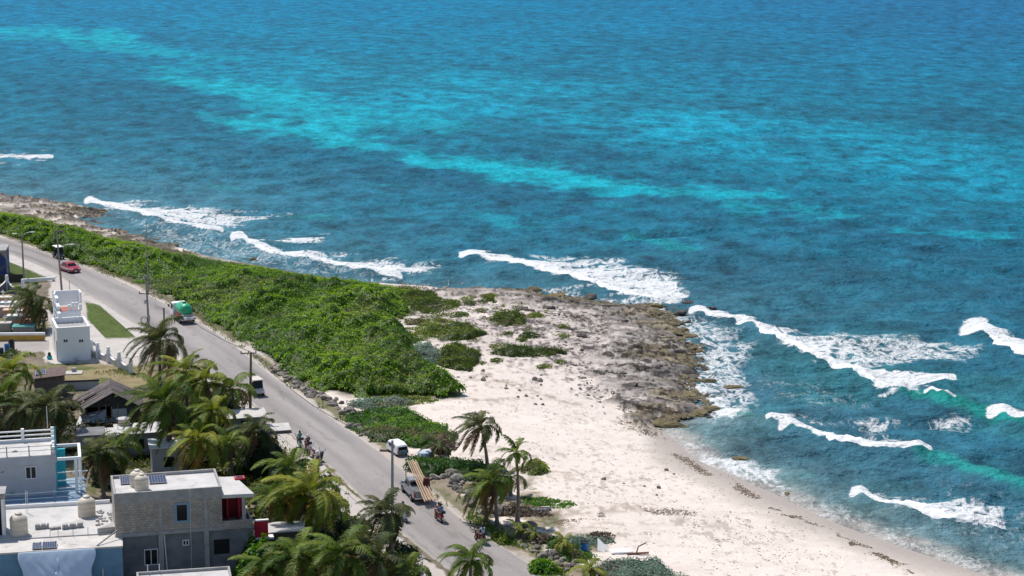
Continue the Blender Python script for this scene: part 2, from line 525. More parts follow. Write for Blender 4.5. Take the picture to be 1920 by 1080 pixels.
    sandz = (0.05 * (fbm(x * 0.5, y * 0.5, 97, 3) - 0.5) + 0.035 * (vnoise(x * 1.9, y * 1.9, 99) - 0.5)) * ss(0.5, 4, d)
    z = z + np.where(on_road | (land > 0.5), np.minimum(sandz * 0.2, 0.0), sandz * 1.6)
    idx = np.arange(nx * ny).reshape(ny, nx)
    f = np.stack([idx[:-1, :-1], idx[1:, :-1], idx[1:, 1:], idx[:-1, 1:]], -1).reshape(-1, 4)
    keep = (d[f] > -9).any(1)
    f = f[keep]
    used, inv = np.unique(f, return_inverse=True)
    f = inv.reshape(-1, 4)
    v = np.stack([x, y, z], -1)[used]
    m, nt, b = new_mat("ground_surface")
    N, L = nt.nodes, nt.links
    at = N.new("ShaderNodeAttribute"); at.attribute_name = "tint"
    tc = N.new("ShaderNodeTexCoord")
    nz = N.new("ShaderNodeTexNoise"); nz.inputs["Scale"].default_value = 5.0; nz.inputs["Detail"].default_value = 8; nz.inputs["Roughness"].default_value = .7
    L.new(tc.outputs["Object"], nz.inputs["Vector"])
    mr = N.new("ShaderNodeMapRange"); mr.inputs[1].default_value = .3; mr.inputs[2].default_value = .7; mr.inputs[3].default_value = .86; mr.inputs[4].default_value = 1.12
    L.new(nz.outputs["Fac"], mr.inputs[0])
    mx = N.new("ShaderNodeMix"); mx.data_type = 'RGBA'; mx.blend_type = 'MULTIPLY'; mx.inputs[0].default_value = 1
    L.new(at.outputs["Color"], mx.inputs[6]); L.new(mr.outputs[0], mx.inputs[7]); L.new(mx.outputs[2], b.inputs["Base Color"])
    bp = N.new("ShaderNodeBump"); bp.inputs["Strength"].default_value = .35; bp.inputs["Distance"].default_value = .06
    L.new(nz.outputs["Fac"], bp.inputs["Height"]); L.new(bp.outputs[0], b.inputs["Normal"])
    b.inputs["Roughness"].default_value = .9; b.inputs["Specular IOR Level"].default_value = .15
    o = np_mesh("ground", v, f, m, tint=col[used], smooth=False)
    tag(o, kind="structure")

HEDGE_PX = [(-1500, 215), (-700, 320), (-250, 372), (-60, 388), (0, 393), (60, 404), (130, 425), (200, 445), (260, 461), (320, 472), (400, 483), (470, 496), (560, 510), (650, 522),
            (720, 533), (770, 542), (745, 560), (770, 585), (735, 605), (770, 625), (775, 655), (800, 690), (835, 715), (858, 740), (830, 748), (770, 742), (690, 744),
            (640, 740), (600, 728), (560, 715), (530, 690), (500, 665), (480, 648), (440, 632), (405, 612), (370, 592), (330, 560), (290, 540), (230, 518), (160, 494), (100, 473), (50, 455), (0, 438),
            (-80, 418), (-250, 380), (-700, 300), (-1500, 195)]

def resample(line, n):
    p = np.array(line, float)
    s = np.concatenate([[0], np.cumsum(np.hypot(*np.diff(p, axis=0).T))])
    t = np.linspace(0, s[-1], n)
    return np.interp(t, s, p[:, 0]), np.interp(t, s, p[:, 1])

def make_road():
    n, mcr = 900, 26
    xl, yl = zip(*[plane_pt(a, b, 2.03) for a, b in ROAD_L]); xr, yr = zip(*[plane_pt(a, b, 2.03) for a, b in ROAD_R])
    lx, ly = resample(list(zip(xl, yl)), n); rx, ry = resample(list(zip(xr, yr)), n)
    # match across the road: for each left point take the nearest of the right line
    j = np.array([np.argmin((rx - a) ** 2 + (ry - b) ** 2) for a, b in zip(lx, ly)])
    j = np.maximum.accumulate(j)
    k = np.ones(15) / 15
    jx, jy = rx[j], ry[j]
    jx[7:-7] = np.convolve(jx, k, 'valid'); jy[7:-7] = np.convolve(jy, k, 'valid')
    t = np.linspace(0, 1, mcr)[None, :]
    X = lx[:, None] * (1 - t) + jx[:, None] * t; Y = ly[:, None] * (1 - t) + jy[:, None] * t
    s = np.concatenate([[0], np.cumsum(np.hypot(np.diff(lx), np.diff(ly)))])[:, None] + 0 * t
    T = t + 0 * s
    base = np.array([.335, .305, .29])[None, None, :] * (0.78 + 0.44 * fbm(T * 5, s * 0.05, 5, 5))[..., None]
    track = np.exp(-((np.abs(T - 0.5) - 0.25) / 0.09) ** 2)
    base = base * (1 - 0.17 * track[..., None] * (.5 + fbm(T * 9, s * .03, 6, 3))[..., None])
    crk = ss(0.03, 0.0, np.abs(fbm(T * 4.0, s * 0.06, 15, 4) - 0.5)) * ss(0.42, 0.6, fbm(T * 2, s * 0.04, 19, 3))
    base = base * (1 - 0.22 * crk[..., None])
    pat = ss(0.66, 0.70, vnoise(T * 4, s * 0.3, 25))
    base = base * (1 - 0.05 * pat[..., None])
    edge = ss(0.05, 0.0, np.minimum(T, 1 - T) + 0.05 * (fbm(T * 0 + 2, s * 0.4, 27, 4) - 0.35))
    base = base * (1 - edge[..., None]) + np.array([.46, .41, .36])[None, None, :] * edge[..., None]
    Z = 2.03 + 0.05 * (1 - (2 * T - 1) ** 2)
    v = np.stack([X, Y, Z], -1).reshape(-1, 3)
    idx = np.arange(n * mcr).reshape(n, mcr)
    f = np.stack([idx[:-1, :-1], idx[:-1, 1:], idx[1:, 1:], idx[1:, :-1]], -1).reshape(-1, 4)[:, ::-1]
    tag(np_mesh("road", v, f, MATS["ground_surface"] if False else bpy.data.materials["ground_surface"], tint=base.reshape(-1, 3), smooth=True), kind="structure")

def flat_sheet(name, pxs, z, material):
    mb = MB()
    p = [Q(a, b, z) for a, b in pxs]
    mb.prism([(q.x, q.y) for q in p], z - 0.06, z)
    return tag(mb.build(name, material), kind="structure")

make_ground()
make_road()
M_CONC = mat("pale_concrete", (.50, .46, .42), .85, var=.1, scale=.8, bump=.1, dirt=((.28, .25, .22), .5, .5))
flat_sheet("side_street", [(-400, 640), (92, 638), (92, 655), (60, 662), (-400, 664)], 2.02, mat("side_asphalt", (.33, .30, .285), .9, var=.12, scale=.6))
flat_sheet("pavement", [(172, 607), (200, 637), (255, 637), (300, 650), (262, 668), (172, 676), (100, 683), (80, 672), (95, 656)], 2.045, M_CONC)
flat_sheet("pavement", [(-300, 414), (13, 476), (66, 496), (108, 517), (97, 523), (13, 489), (-300, 422)], 2.05, M_CONC)
flat_sheet("pavement", [(160, 563), (190, 568), (220, 589), (268, 619), (300, 641), (256, 633), (188, 573)], 2.05, M_CONC)

# ------------------------------------------------------------------ sea
WAVES = [   # crest line in the photo, thickness (px), height (m), foam trail polygon or None, strength
    ([(172, 378), (190, 386), (240, 398), (300, 415), (360, 428), (405, 437)], 8, .55, [(195, 383), (300, 385), (420, 394), (540, 402), (500, 414), (440, 430), (400, 437), (300, 412)], .62),
    ([(447, 449), (470, 461), (530, 481), (620, 497), (690, 511), (738, 521)], 9, .6, [(460, 455), (560, 474), (700, 484), (830, 494), (820, 512), (740, 523), (620, 497)], .66),
    ([(490, 453), (540, 455), (604, 450)], 3, .0, [(480, 455), (540, 448), (610, 446), (604, 456), (530, 462)], .45),
    ([(882, 484), (905, 488), (980, 503), (1060, 524), (1130, 544), (1200, 562), (1237, 570)], 12, .8,
     [(900, 486), (1040, 488), (1180, 490), (1292, 512), (1265, 528), (1294, 552), (1275, 566), (1237, 573), (1060, 524)], .72),
    ([(1311, 585), (1335, 595), (1380, 605)], 11, .7, None, 0),
    ([(1403, 612), (1425, 627), (1480, 653), (1530, 680), (1585, 700), (1640, 728), (1690, 741)], 13, .85,
     [(1410, 612), (1500, 626), (1650, 628), (1845, 650), (1835, 672), (1700, 686), (1590, 694), (1520, 678)], .68),
    ([(1590, 698), (1640, 712), (1700, 725), (1775, 717)], 10, .2, [(1590, 694), (1700, 703), (1785, 716), (1700, 741), (1640, 733)], .85),
    ([(1843, 632), (1870, 653), (1930, 677), (2010, 692), (2150, 700)], 24, 1.0, [(1850, 632), (1960, 650), (2150, 660), (2150, 700), (1930, 677)], .8),
    ([(1748, 746), (1775, 755)], 9, .7, None, 0),
    ([(1882, 788), (1905, 798), (1960, 808), (2100, 822)], 18, .8, None, 0),
    ([(1448, 792), (1470, 797)], 8, .5, [(1470, 790), (1600, 788), (1720, 792), (1830, 780), (1820, 800), (1680, 806), (1540, 806)], .36),
    ([(1485, 807), (1510, 819), (1570, 837), (1640, 854), (1722, 860)], 14, .85, [(1500, 806), (1640, 818), (1760, 840), (1700, 856), (1600, 842)], .40),
    ([(1616, 931), (1650, 947), (1720, 967), (1790, 989), (1862, 998)], 13, .7, [(1630, 930), (1740, 926), (1890, 950), (1890, 988), (1800, 992), (1700, 960)], .58),
    ([(-120, 300), (0, 297), (50, 296), (90, 296)], 6, .4, [(-120, 290), (90, 290), (88, 302), (-120, 306)], .6),
]
FOAM_AREAS = [([(1235, 580), (1330, 596), (1420, 650), (1395, 705), (1425, 765), (1385, 786), (1330, 792), (1290, 745), (1300, 690), (1280, 640)], .47, 26),
              ([(1290, 700), (1330, 735), (1385, 770), (1372, 786), (1335, 764), (1290, 745)], 1.0, 10),
              ([(1280, 826), (1400, 862), (1450, 888), (1480, 920), (1400, 902), (1310, 866)], .55, 16),
              ([(1440, 900), (1620, 965), (1850, 1050), (1990, 1110), (1960, 1130), (1600, 1000), (1440, 930)], .30, 20),
              ([(200, 395), (440, 440), (740, 525), (860, 535), (700, 532), (340, 478)], .30, 16),
              ([(1010, 540), (1240, 570), (1260, 600), (1160, 578), (1030, 552)], .45, 8),
              ([(1400, 690), (1560, 720), (1660, 770), (1560, 790), (1420, 740)], .22, 30),
              ([(1750, 880), (1960, 960), (1960, 1060), (1700, 1000)], .20, 40)]
STREAKS = [([(-700, 10), (-200, 40), (0, 58), (100, 68), (215, 76)], 16, .85), ([(160, 85), (260, 98), (360, 105), (440, 112)], 13, .6), ([(330, 150), (420, 163), (520, 182), (620, 205)], 20, .75),
           ([(430, 228), (500, 236), (580, 245), (640, 240)], 24, 1.0), ([(600, 262), (660, 268), (760, 276)], 15, .95),
           ([(795, 297), (860, 308), (940, 318), (1020, 328)], 20, 1.0), ([(960, 322), (1040, 336), (1120, 345), (1210, 356)], 15, .95),
           ([(1250, 362), (1330, 366), (1460, 371)], 11, .8), ([(1390, 386), (1470, 390), (1580, 404)], 12, .75),
           ([(1680, 432), (1780, 440), (1890, 448)], 10, .6), ([(500, 200), (600, 212), (720, 222), (800, 230)], 30, .55),
           ([(880, 408), (960, 412)], 7, .45), ([(1180, 446), (1230, 456), (1290, 468)], 10, .5), ([(960, 430), (1020, 432)], 6, .5), ([(700, 345), (760, 352)], 7, .3), ([(330, 298), (400, 304)], 7, .3), ([(1090, 385), (1180, 392)], 8, .25)]
AQUA = [([(1690, 738), (1730, 748), (1790, 762), (1850, 782), (1920, 800), (2050, 815)], 15, .9), ([(1722, 862), (1790, 875), (1900, 908), (1960, 922), (2100, 950)], 16, .7),
        ([(1180, 442), (1230, 455), (1300, 472)], 9, .3), ([(1350, 775), (1400, 782)], 14, .6), ([(1480, 806), (1540, 826)], 8, .5), ([(140, 275), (190, 285)], 6, .3), ([(390, 348), (450, 356)], 5, .3), ([(520, 404), (620, 412)], 6, .3)]
BROAD = [  # cx, cy, rx, ry, amount: paler sandy bottom (+) or weed (-)
    (800, 165, 360, 70, .8), (1150, 215, 260, 60, .45), (1650, 290, 330, 50, .7), (1350, 240, 280, 40, .35), (1250, 90, 500, 60, .10), (480, 60, 260, 30, .15), (1860, 340, 160, 30, .35), (560, 195, 200, 45, .35),
    (300, 230, 330, 60, -.5), (700, 330, 340, 45, -.5), (1500, 420, 330, 40, -.45), (1800, 470, 250, 40, -.5), (1000, 370, 240, 30, -.45), (1200, 300, 260, 22, -.3), (160, 160, 230, 35, -.3), (820, 110, 320, 22, -.35),
    (1500, 160, 200, 20, -.1), (1480, 905, 260, 50, -.5), (1750, 920, 260, 60, -.45), (1480, 765, 140, 40, -.3), (1650, 780, 200, 30, -.1), (1880, 560, 200, 60, -.25)]

def chop(x, y):
    dist = np.hypot(x, y); d = -coast_d(x, y)
    amp = 1.0 / (1 + (dist / 420) ** 2)
    calm = ss(0, 10, d) * .85 + .15
    dy = dist ** 2 / CAM_Z / FPX * 1.7               # ground covered by one row of the mesh
    u = x * 0.94 + y * 0.34; v_ = -x * 0.34 + y * 0.94
    z = amp * calm * 0.50 * (fbm(u * 0.07, v_ * 0.22, 221, 3) - .5)
    for lam, a, sd in ((7.0, .34, 222), (3.4, .26, 223), (1.7, .15, 224), (.9, .08, 225)):
        k = ss(1.6, 4.5, lam / np.maximum(dy, .05))
        z = z + k * calm * a * 2 * (1 - np.abs(2 * vnoise(u / lam * .42, v_ / lam, sd) - 1) - .5)
    return z

def swell(px, py):
    z = np.zeros(np.shape(px))
    for line, th, hgt, trail, st in WAVES:
        if hgt <= 0: continue
        xs = [p[0] for p in line]
        m = (px > min(xs) - 140) & (px < max(xs) + 140) & (py > min(p[1] for p in line) - 80) & (py < max(p[1] for p in line) + 80)
        if m.any():
            z[m] += hgt * .9 * np.exp(-(dist_line(px[m], py[m], line) / (th * 1.1)) ** 2)
    return z

def make_sea():
    cols = np.concatenate([np.linspace(-2600, -140, 50), np.arange(-120, 2060, 2.4), np.linspace(2080, 4400, 50)])
    rows = np.concatenate([[-189.2, -188.5, -187, -184, -180, -174], np.arange(-166, -8, 7.0), np.arange(-5, 1120, 1.7), np.linspace(1126, 1500, 45)])
    px, py = np.meshgrid(cols, rows)
    nx, ny = len(cols), len(rows)
    px = px.ravel(); py = py.ravel()
    x, y = plane_pt(px, py, 0.0)
    d = -coast_d(x, y)                       # metres out to sea
    dist = np.hypot(x, y)
    w = fbm(x * 0.05, y * 0.08, 203, 4) - 0.5
    w2 = fbm(x * 0.25, y * 0.4, 207, 4) - 0.5
    near = np.clip((py + 190) / 900, 0.02, 1.3)
    foam = np.zeros(px.shape); sand = np.zeros(px.shape); aqua = np.zeros(px.shape); z = np.zeros(px.shape)
    for line, th, hgt, trail, st in WAVES:
        xs = [p[0] for p in line]
        dl = np.full(px.shape, 1e3)
        m = (px > min(xs) - 140) & (px < max(xs) + 140) & (py > min(p[1] for p in line) - 80) & (py < max(p[1] for p in line) + 80)
        dl[m] = dist_line(px[m], py[m], line)
        fr = lineside(line, px, py)
        fr_n = fr + w2 * 10
        front = np.where(fr_n > 0, 1 - ss(0, 4, fr_n), 1 - ss(th * 0.5, th * 1.6, -fr_n)) * (dl < th * 2.5)
        foam = np.maximum(foam, 1.15 * front * (1 - ss(0.6, 1.0, dl / (th * 2.2))) * (1 if hgt > 0 else .6))
        if trail:
            s = pxm(trail, px, py)
            q = ss(-10, 16, s + w2 * 40)
            back = np.clip(-fr / 60.0, 0, 1)
            foam = np.maximum(foam, q * st * (1.32 - 0.62 * back ** .7))
    for poly, st, soft in FOAM_AREAS:
        foam = np.maximum(foam, st * ss(-soft, soft, pxm(poly, px, py) + w2 * 40))
    strand = fbm(px * .030 + x * .01, py * .13, 241, 5, .62) - .5
    clump = fbm(px * .010 - py * .02, py * .055, 245, 3) - .5
    wx = px + w * 60 + w2 * 30
    wy = py + w * 14 * near + w2 * 6
    for line, wd, st in STREAKS:
        m = (px > min(p[0] for p in line) - 260) & (px < max(p[0] for p in line) + 260) & (py > min(p[1] for p in line) - 90) & (py < max(p[1] for p in line) + 90)
        dl = np.full(px.shape, 1e3)
        # pixel distances with the vertical stretched, so patches stay long and flat
        dl[m] = dist_line(wx[m] / 2.2, wy[m], [(a / 2.2, b) for a, b in line])
        sand = np.maximum(sand, st * (1 - ss(wd * 0.15, wd * 1.25, dl + strand * wd * 1.5 + clump * wd * 1.9)))
    broad = np.zeros(px.shape)
    for cx, cy, rx, ry, am in BROAD:
        broad += am * np.exp(-(((wx - cx) / rx) ** 2 + ((wy - cy - (px - cx) * 0.11) / ry) ** 2))
    for line, wd, st in AQUA:
        m = (px > min(p[0] for p in line) - 60) & (px < max(p[0] for p in line) + 60)
        dl = np.full(px.shape, 1e3)
        dl[m] = dist_line(px[m], py[m], line)
        aqua = np.maximum(aqua, st * (1 - ss(wd * 0.2, wd, dl + w2 * 8)))
        z += 0.55 * st * np.exp(-(dl / wd) ** 2) * (st > .45)
    # colour of the water body over its bottom
    def c(*a): return np.array(a)[None, :]
    far = ss(250, -60, py)
    col = c(.007, .172, .262) * (1 - far[:, None]) + c(.002, .185, .345) * far[:, None]
    def mixc(m, k):
        nonlocal col
        m = np.clip(m, 0, 1)[:, None]
        col = col * (1 - m) + k * m
    mixc(ss(330, 640, py) * .75, c(.015, .120, .178))
    right = ss(900, 1900, px) * far
    mixc(right * .7, c(.018, .115, .26))
    mixc(np.clip(broad, 0, 1), c(.006, .29, .42))
    mixc(np.clip(-broad, 0, 1) * .8, c(.010, .095, .165))
    weed = ss(0.47, 0.66, fbm(x * 0.034 + y * 0.008, y * 0.026, 211, 6, .6))
    mixc(weed * 0.44 * (1 - far * .6), c(.012, .078, .135))
    fl = fbm(x * .30 + y * .04, y * .13, 217, 5, .62)
    mixc(ss(.50, .66, fl) * .40 * (1 - far * .55), c(.012, .074, .122))
    mixc(ss(.52, .68, strand + .5) * .35 * (1 - far * .3), c(.010, .085, .165))
    mixc(sand * 0.85, c(.003, .37, .46))
    shore = np.exp(-np.maximum(d, 0) / 26.0)
    mixc(shore * 0.75, c(.060, .150, .185))
    left_shelf = ss(950, 200, px) * np.exp(-np.maximum(d, 0) / 45.0)
    mixc(left_shelf * 0.6, c(.085, .20, .25))
    mid = ss(1300, 1500, px) * ss(560, 700, py)
    mixc(mid * 0.5 * ss(.45, .6, fbm(x * .05, y * .07, 215, 4)), c(.028, .165, .185))
    mixc(aqua, c(.012, .27, .235))
    beach = ss(1200, 1270, px) * ss(775, 800, py)
    mixc(beach * .85 * np.exp(-np.maximum(d - 1.5 - 5 * (w2 + .1), 0) / 4.2), c(.20, .27, .26))
    mixc(beach * (1 - ss(0.2, 3.6, d + w2 * 4)), c(.40, .38, .35))
    col = np.maximum(col, 0.002)
    # waves
    z += chop(x, y) + swell(px, py)
    z += foam * 0.10 * (vnoise(x * 1.2, y * 1.6, 231) - .3)
    z = np.where(d < 3, z * np.clip(d / 3, 0.05, 1), z)
    idx = np.arange(nx * ny).reshape(ny, nx)
    f = np.stack([idx[:-1, :-1], idx[1:, :-1], idx[1:, 1:], idx[:-1, 1:]], -1).reshape(-1, 4)
    keep = (d[f] > -4).any(1)
    f = f[keep]
    used, inv = np.unique(f, return_inverse=True)
    f = inv.reshape(-1, 4)
    v = np.stack([x, y, z], -1)[used]
    m, nt, b = new_mat("sea_water")
    N, L = nt.nodes, nt.links
    at = N.new("ShaderNodeAttribute"); at.attribute_name = "tint"
    af = N.new("ShaderNodeAttribute"); af.attribute_name = "foam"
    tc = N.new("ShaderNodeTexCoord")
    mp = N.new("ShaderNodeMapping"); mp.inputs["Rotation"].default_value = (0, 0, rad(20)); mp.inputs["Scale"].default_value = (.75, .75, 1.0)
    L.new(tc.outputs["Object"], mp.inputs[0])
    def noise(sc, det, vec=mp, r=.6):
        n = N.new("ShaderNodeTexNoise"); n.inputs["Scale"].default_value = sc; n.inputs["Detail"].default_value = det; n.inputs["Roughness"].default_value = r
        L.new(vec.outputs[0], n.inputs["Vector"]); return n
    def math_(op, a, b_=None, cl=False):
        n = N.new("ShaderNodeMath"); n.operation = op; n.use_clamp = cl
        for i, k in enumerate((a, b_)):
            if k is None: continue
            if isinstance(k, (int, float)): n.inputs[i].default_value = k
            else: L.new(k, n.inputs[i])
        return n.outputs[0]
    n1 = noise(.30, 7, mp, .62); n2 = noise(1.3, 4)
    # lacy foam: ridges of a warped noise, thresholded by how much foam the place has
    mf = N.new("ShaderNodeMapping"); mf.inputs["Scale"].default_value = (1.0, .45, 1.0); L.new(tc.outputs["Object"], mf.inputs[0])
    fn = noise(.42, 7, mf, .66); fn2 = noise(1.7, 5, mf, .65)
    fn.inputs["Distortion"].default_value = 1.2
    ridge = math_('SUBTRACT', 1.0, math_('MULTIPLY', math_('ABSOLUTE', math_('SUBTRACT', fn.outputs["Fac"], .5)), 5.0))
    lace = math_('ADD', math_('MULTIPLY', ridge, .55), math_('MULTIPLY', fn2.outputs["Fac"], .5))
    val = math_('ADD', math_('MULTIPLY', af.outputs["Fac"], 2.1), math_('SUBTRACT', math_('MULTIPLY', lace, 2.6), 2.62))
    fm = N.new("ShaderNodeMapRange"); fm.interpolation_type = 'SMOOTHSTEP'; fm.inputs[1].default_value = -.42; fm.inputs[2].default_value = .62
    L.new(val, fm.inputs[0])
    fmask = math_('MULTIPLY', fm.outputs[0], math_('MULTIPLY', af.outputs["Fac"], 6.0, True), True)
    # ripples: fine light and dark of the water from slope
    rip = math_('ADD', math_('MULTIPLY', n1.outputs["Fac"], .7), math_('MULTIPLY', n2.outputs["Fac"], .3))
    bp = N.new("ShaderNodeBump"); bp.inputs["Strength"].default_value = 1.0; bp.inputs["Distance"].default_value = 2.4
    L.new(rip, bp.inputs["Height"])
    # wind-ruffled water: lit and dark wave slopes painted into its colour by noise
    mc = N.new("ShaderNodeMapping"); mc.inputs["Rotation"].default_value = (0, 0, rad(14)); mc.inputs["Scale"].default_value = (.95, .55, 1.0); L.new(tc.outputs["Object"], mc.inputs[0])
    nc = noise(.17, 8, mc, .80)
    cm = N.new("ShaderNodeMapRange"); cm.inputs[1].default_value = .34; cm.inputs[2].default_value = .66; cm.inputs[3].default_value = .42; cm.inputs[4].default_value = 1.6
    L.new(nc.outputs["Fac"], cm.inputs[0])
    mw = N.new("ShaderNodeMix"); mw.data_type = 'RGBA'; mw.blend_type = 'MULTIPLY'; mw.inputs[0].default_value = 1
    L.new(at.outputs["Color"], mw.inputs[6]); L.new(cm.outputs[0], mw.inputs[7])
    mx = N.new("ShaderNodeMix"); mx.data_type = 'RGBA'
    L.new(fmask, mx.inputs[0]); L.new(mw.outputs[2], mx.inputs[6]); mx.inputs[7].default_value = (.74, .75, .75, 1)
    df = N.new("ShaderNodeBsdfDiffuse"); gl = N.new("ShaderNodeBsdfGlossy"); gl.inputs["Roughness"].default_value = .32
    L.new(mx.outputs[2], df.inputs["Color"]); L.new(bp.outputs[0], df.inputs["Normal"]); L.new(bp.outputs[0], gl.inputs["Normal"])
    fr_ = N.new("ShaderNodeFresnel"); fr_.inputs["IOR"].default_value = 1.33; L.new(bp.outputs[0], fr_.inputs["Normal"])
    # waves too small to model keep the sea from ever becoming a mirror at low angles
    lim = N.new("ShaderNodeMapRange"); lim.inputs[1].default_value = .02; lim.inputs[2].default_value = .75; lim.inputs[3].default_value = .005; lim.inputs[4].default_value = .105
    L.new(fr_.outputs[0], lim.inputs[0])
    dry = math_('MULTIPLY', lim.outputs[0], math_('SUBTRACT', 1.0, fmask))
    ms = N.new("ShaderNodeMixShader"); L.new(dry, ms.inputs[0]); L.new(df.outputs[0], ms.inputs[1]); L.new(gl.outputs[0], ms.inputs[2])
    L.new(ms.outputs[0], N["Material Output"].inputs["Surface"])
    N.remove(b)
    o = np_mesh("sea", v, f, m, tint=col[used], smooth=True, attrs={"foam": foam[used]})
    tag(o, kind="structure")

make_sea()

# breaking crests: lumpy rolls of white water standing on the sea
M_FOAM = mat("white_foam", (.80, .80, .79), .9, var=.06, scale=1.2, bump=.5, bscale=3.0, spec=.2)
CREST_LABEL = {0: "long white breaker rolling in beside the dark rock shelf at the far left shore", 1: "white breaker behind the green hedge left of the rocky point",
               3: "large white breaker with wide foam trail running onto the tip of the rocky point", 4: "short white breaker just off the rocky point",
               5: "long slanting breaker with the widest foam trail right of the rocky point", 7: "tall white breaker cut by the right edge of the picture, the upper of two",
               8: "tiny white cap on the green wave face", 9: "white breaker at the right edge below the green wave face", 10: "small white cap just left of the thick breaker off the sand beach",
               11: "thick white breaker with a green shoulder on its right, off the sand beach", 12: "breaker nearest the sand with ragged foam behind it, lowest in the picture",
               13: "low white breaker far out at the left edge of the sea"}
def make_crest(i, line, th, hgt):
    if len(line) > 3:
        line = [(line[0][0] * .4 + line[1][0] * .6, line[0][1] * .4 + line[1][1] * .6)] + line[1:]
    pts = np.array([plane_pt(a, b, 0.0) for a, b in line])
    L = np.hypot(*np.diff(pts, axis=0).T).sum()
    n = int(min(420, max(24, L / 0.14)))
    X, Y = resample(pts.tolist(), n)
    k = np.ones(9) / 9
    if n > 40:
        X[4:-4] = np.convolve(X, k, 'valid'); Y[4:-4] = np.convolve(Y, k, 'valid')
    tx = np.gradient(X); ty = np.gradient(Y); l = np.hypot(tx, ty); tx /= l; ty /= l
    dep = (line[0][1] + 190) / 55.0 * 0.0 + 1
    wid = th * 0.072
    mm = 15
    s = np.linspace(0, 1, n)[:, None]; t = np.linspace(-1, 1, mm)[None, :]
    end = np.clip(np.minimum(s, 1 - s) * L / min(5.0, L * .4), 0, 1) ** 0.8
    ww = wid * (0.35 + 1.3 * fbm(s * L * 0.45, s * 0 + i, 300 + i, 3)) * (0.06 + 0.94 * end)
    px = X[:, None] - ty[:, None] * t * ww; py = Y[:, None] + tx[:, None] * t * ww
    prof = np.clip(1 - np.abs(t) ** 2.2, 0, 1)
    qx, qy = to_px(px, py)
    zs = chop(px.ravel(), py.ravel()).reshape(px.shape) + swell(qx.ravel(), qy.ravel()).reshape(px.shape)
    zn = zs + (prof * 1.15 + 1.0 * (fbm(px * 1.5, py * 1.1, 350 + i, 4) - .5) - .42) * .42 * (.35 + .65 * end) - .06
    z = 0 * zn + hgt * (0.05 + 0.50 * prof) * (0.3 + 0.7 * end) * (0.35 + 1.3 * fbm(px * 1.3, py * 1.3, 310 + i, 3)) + hgt * .80 * np.exp(-(t * .6) ** 2) * end
    z = np.where(np.abs(t) > 0.99, zs - .3, zn)
    z = z + 0.22 * (vnoise(px * 2.6, py * 2.6, 340) - .5) * prof
    px = px + 0.3 * (fbm(px * 1.1, py * 1.1, 320, 3) - .5); py = py + 0.4 * (fbm(px * 1.1, py * 1.1, 330, 3) - .5)
    v = np.stack([px, py, z], -1).reshape(-1, 3)
    idx = np.arange(n * mm).reshape(n, mm)
    f = np.stack([idx[:-1, :-1], idx[1:, :-1], idx[1:, 1:], idx[:-1, 1:]], -1).reshape(-1, 4)[:, ::-1]
    o = np_mesh("breaking_wave", v, f, M_FOAM, smooth=True)
    tag(o, CREST_LABEL[i], "wave", "waves breaking along the shore")
for i, (line, th, hgt, trail, st) in enumerate(WAVES):
    if i in CREST_LABEL:
        make_crest(i, line, th, hgt)
# ------------------------------------------------------------------ low vegetation
M_LEAF = leaf_mat("leaf_surface", trans=.42, spec=.2)
def world_poly(pxs):
    a = np.array(pxs, float)
    x, y, z, d = ground_xy(a[:, 0], a[:, 1])
    return list(zip(x.tolist(), y.tolist()))

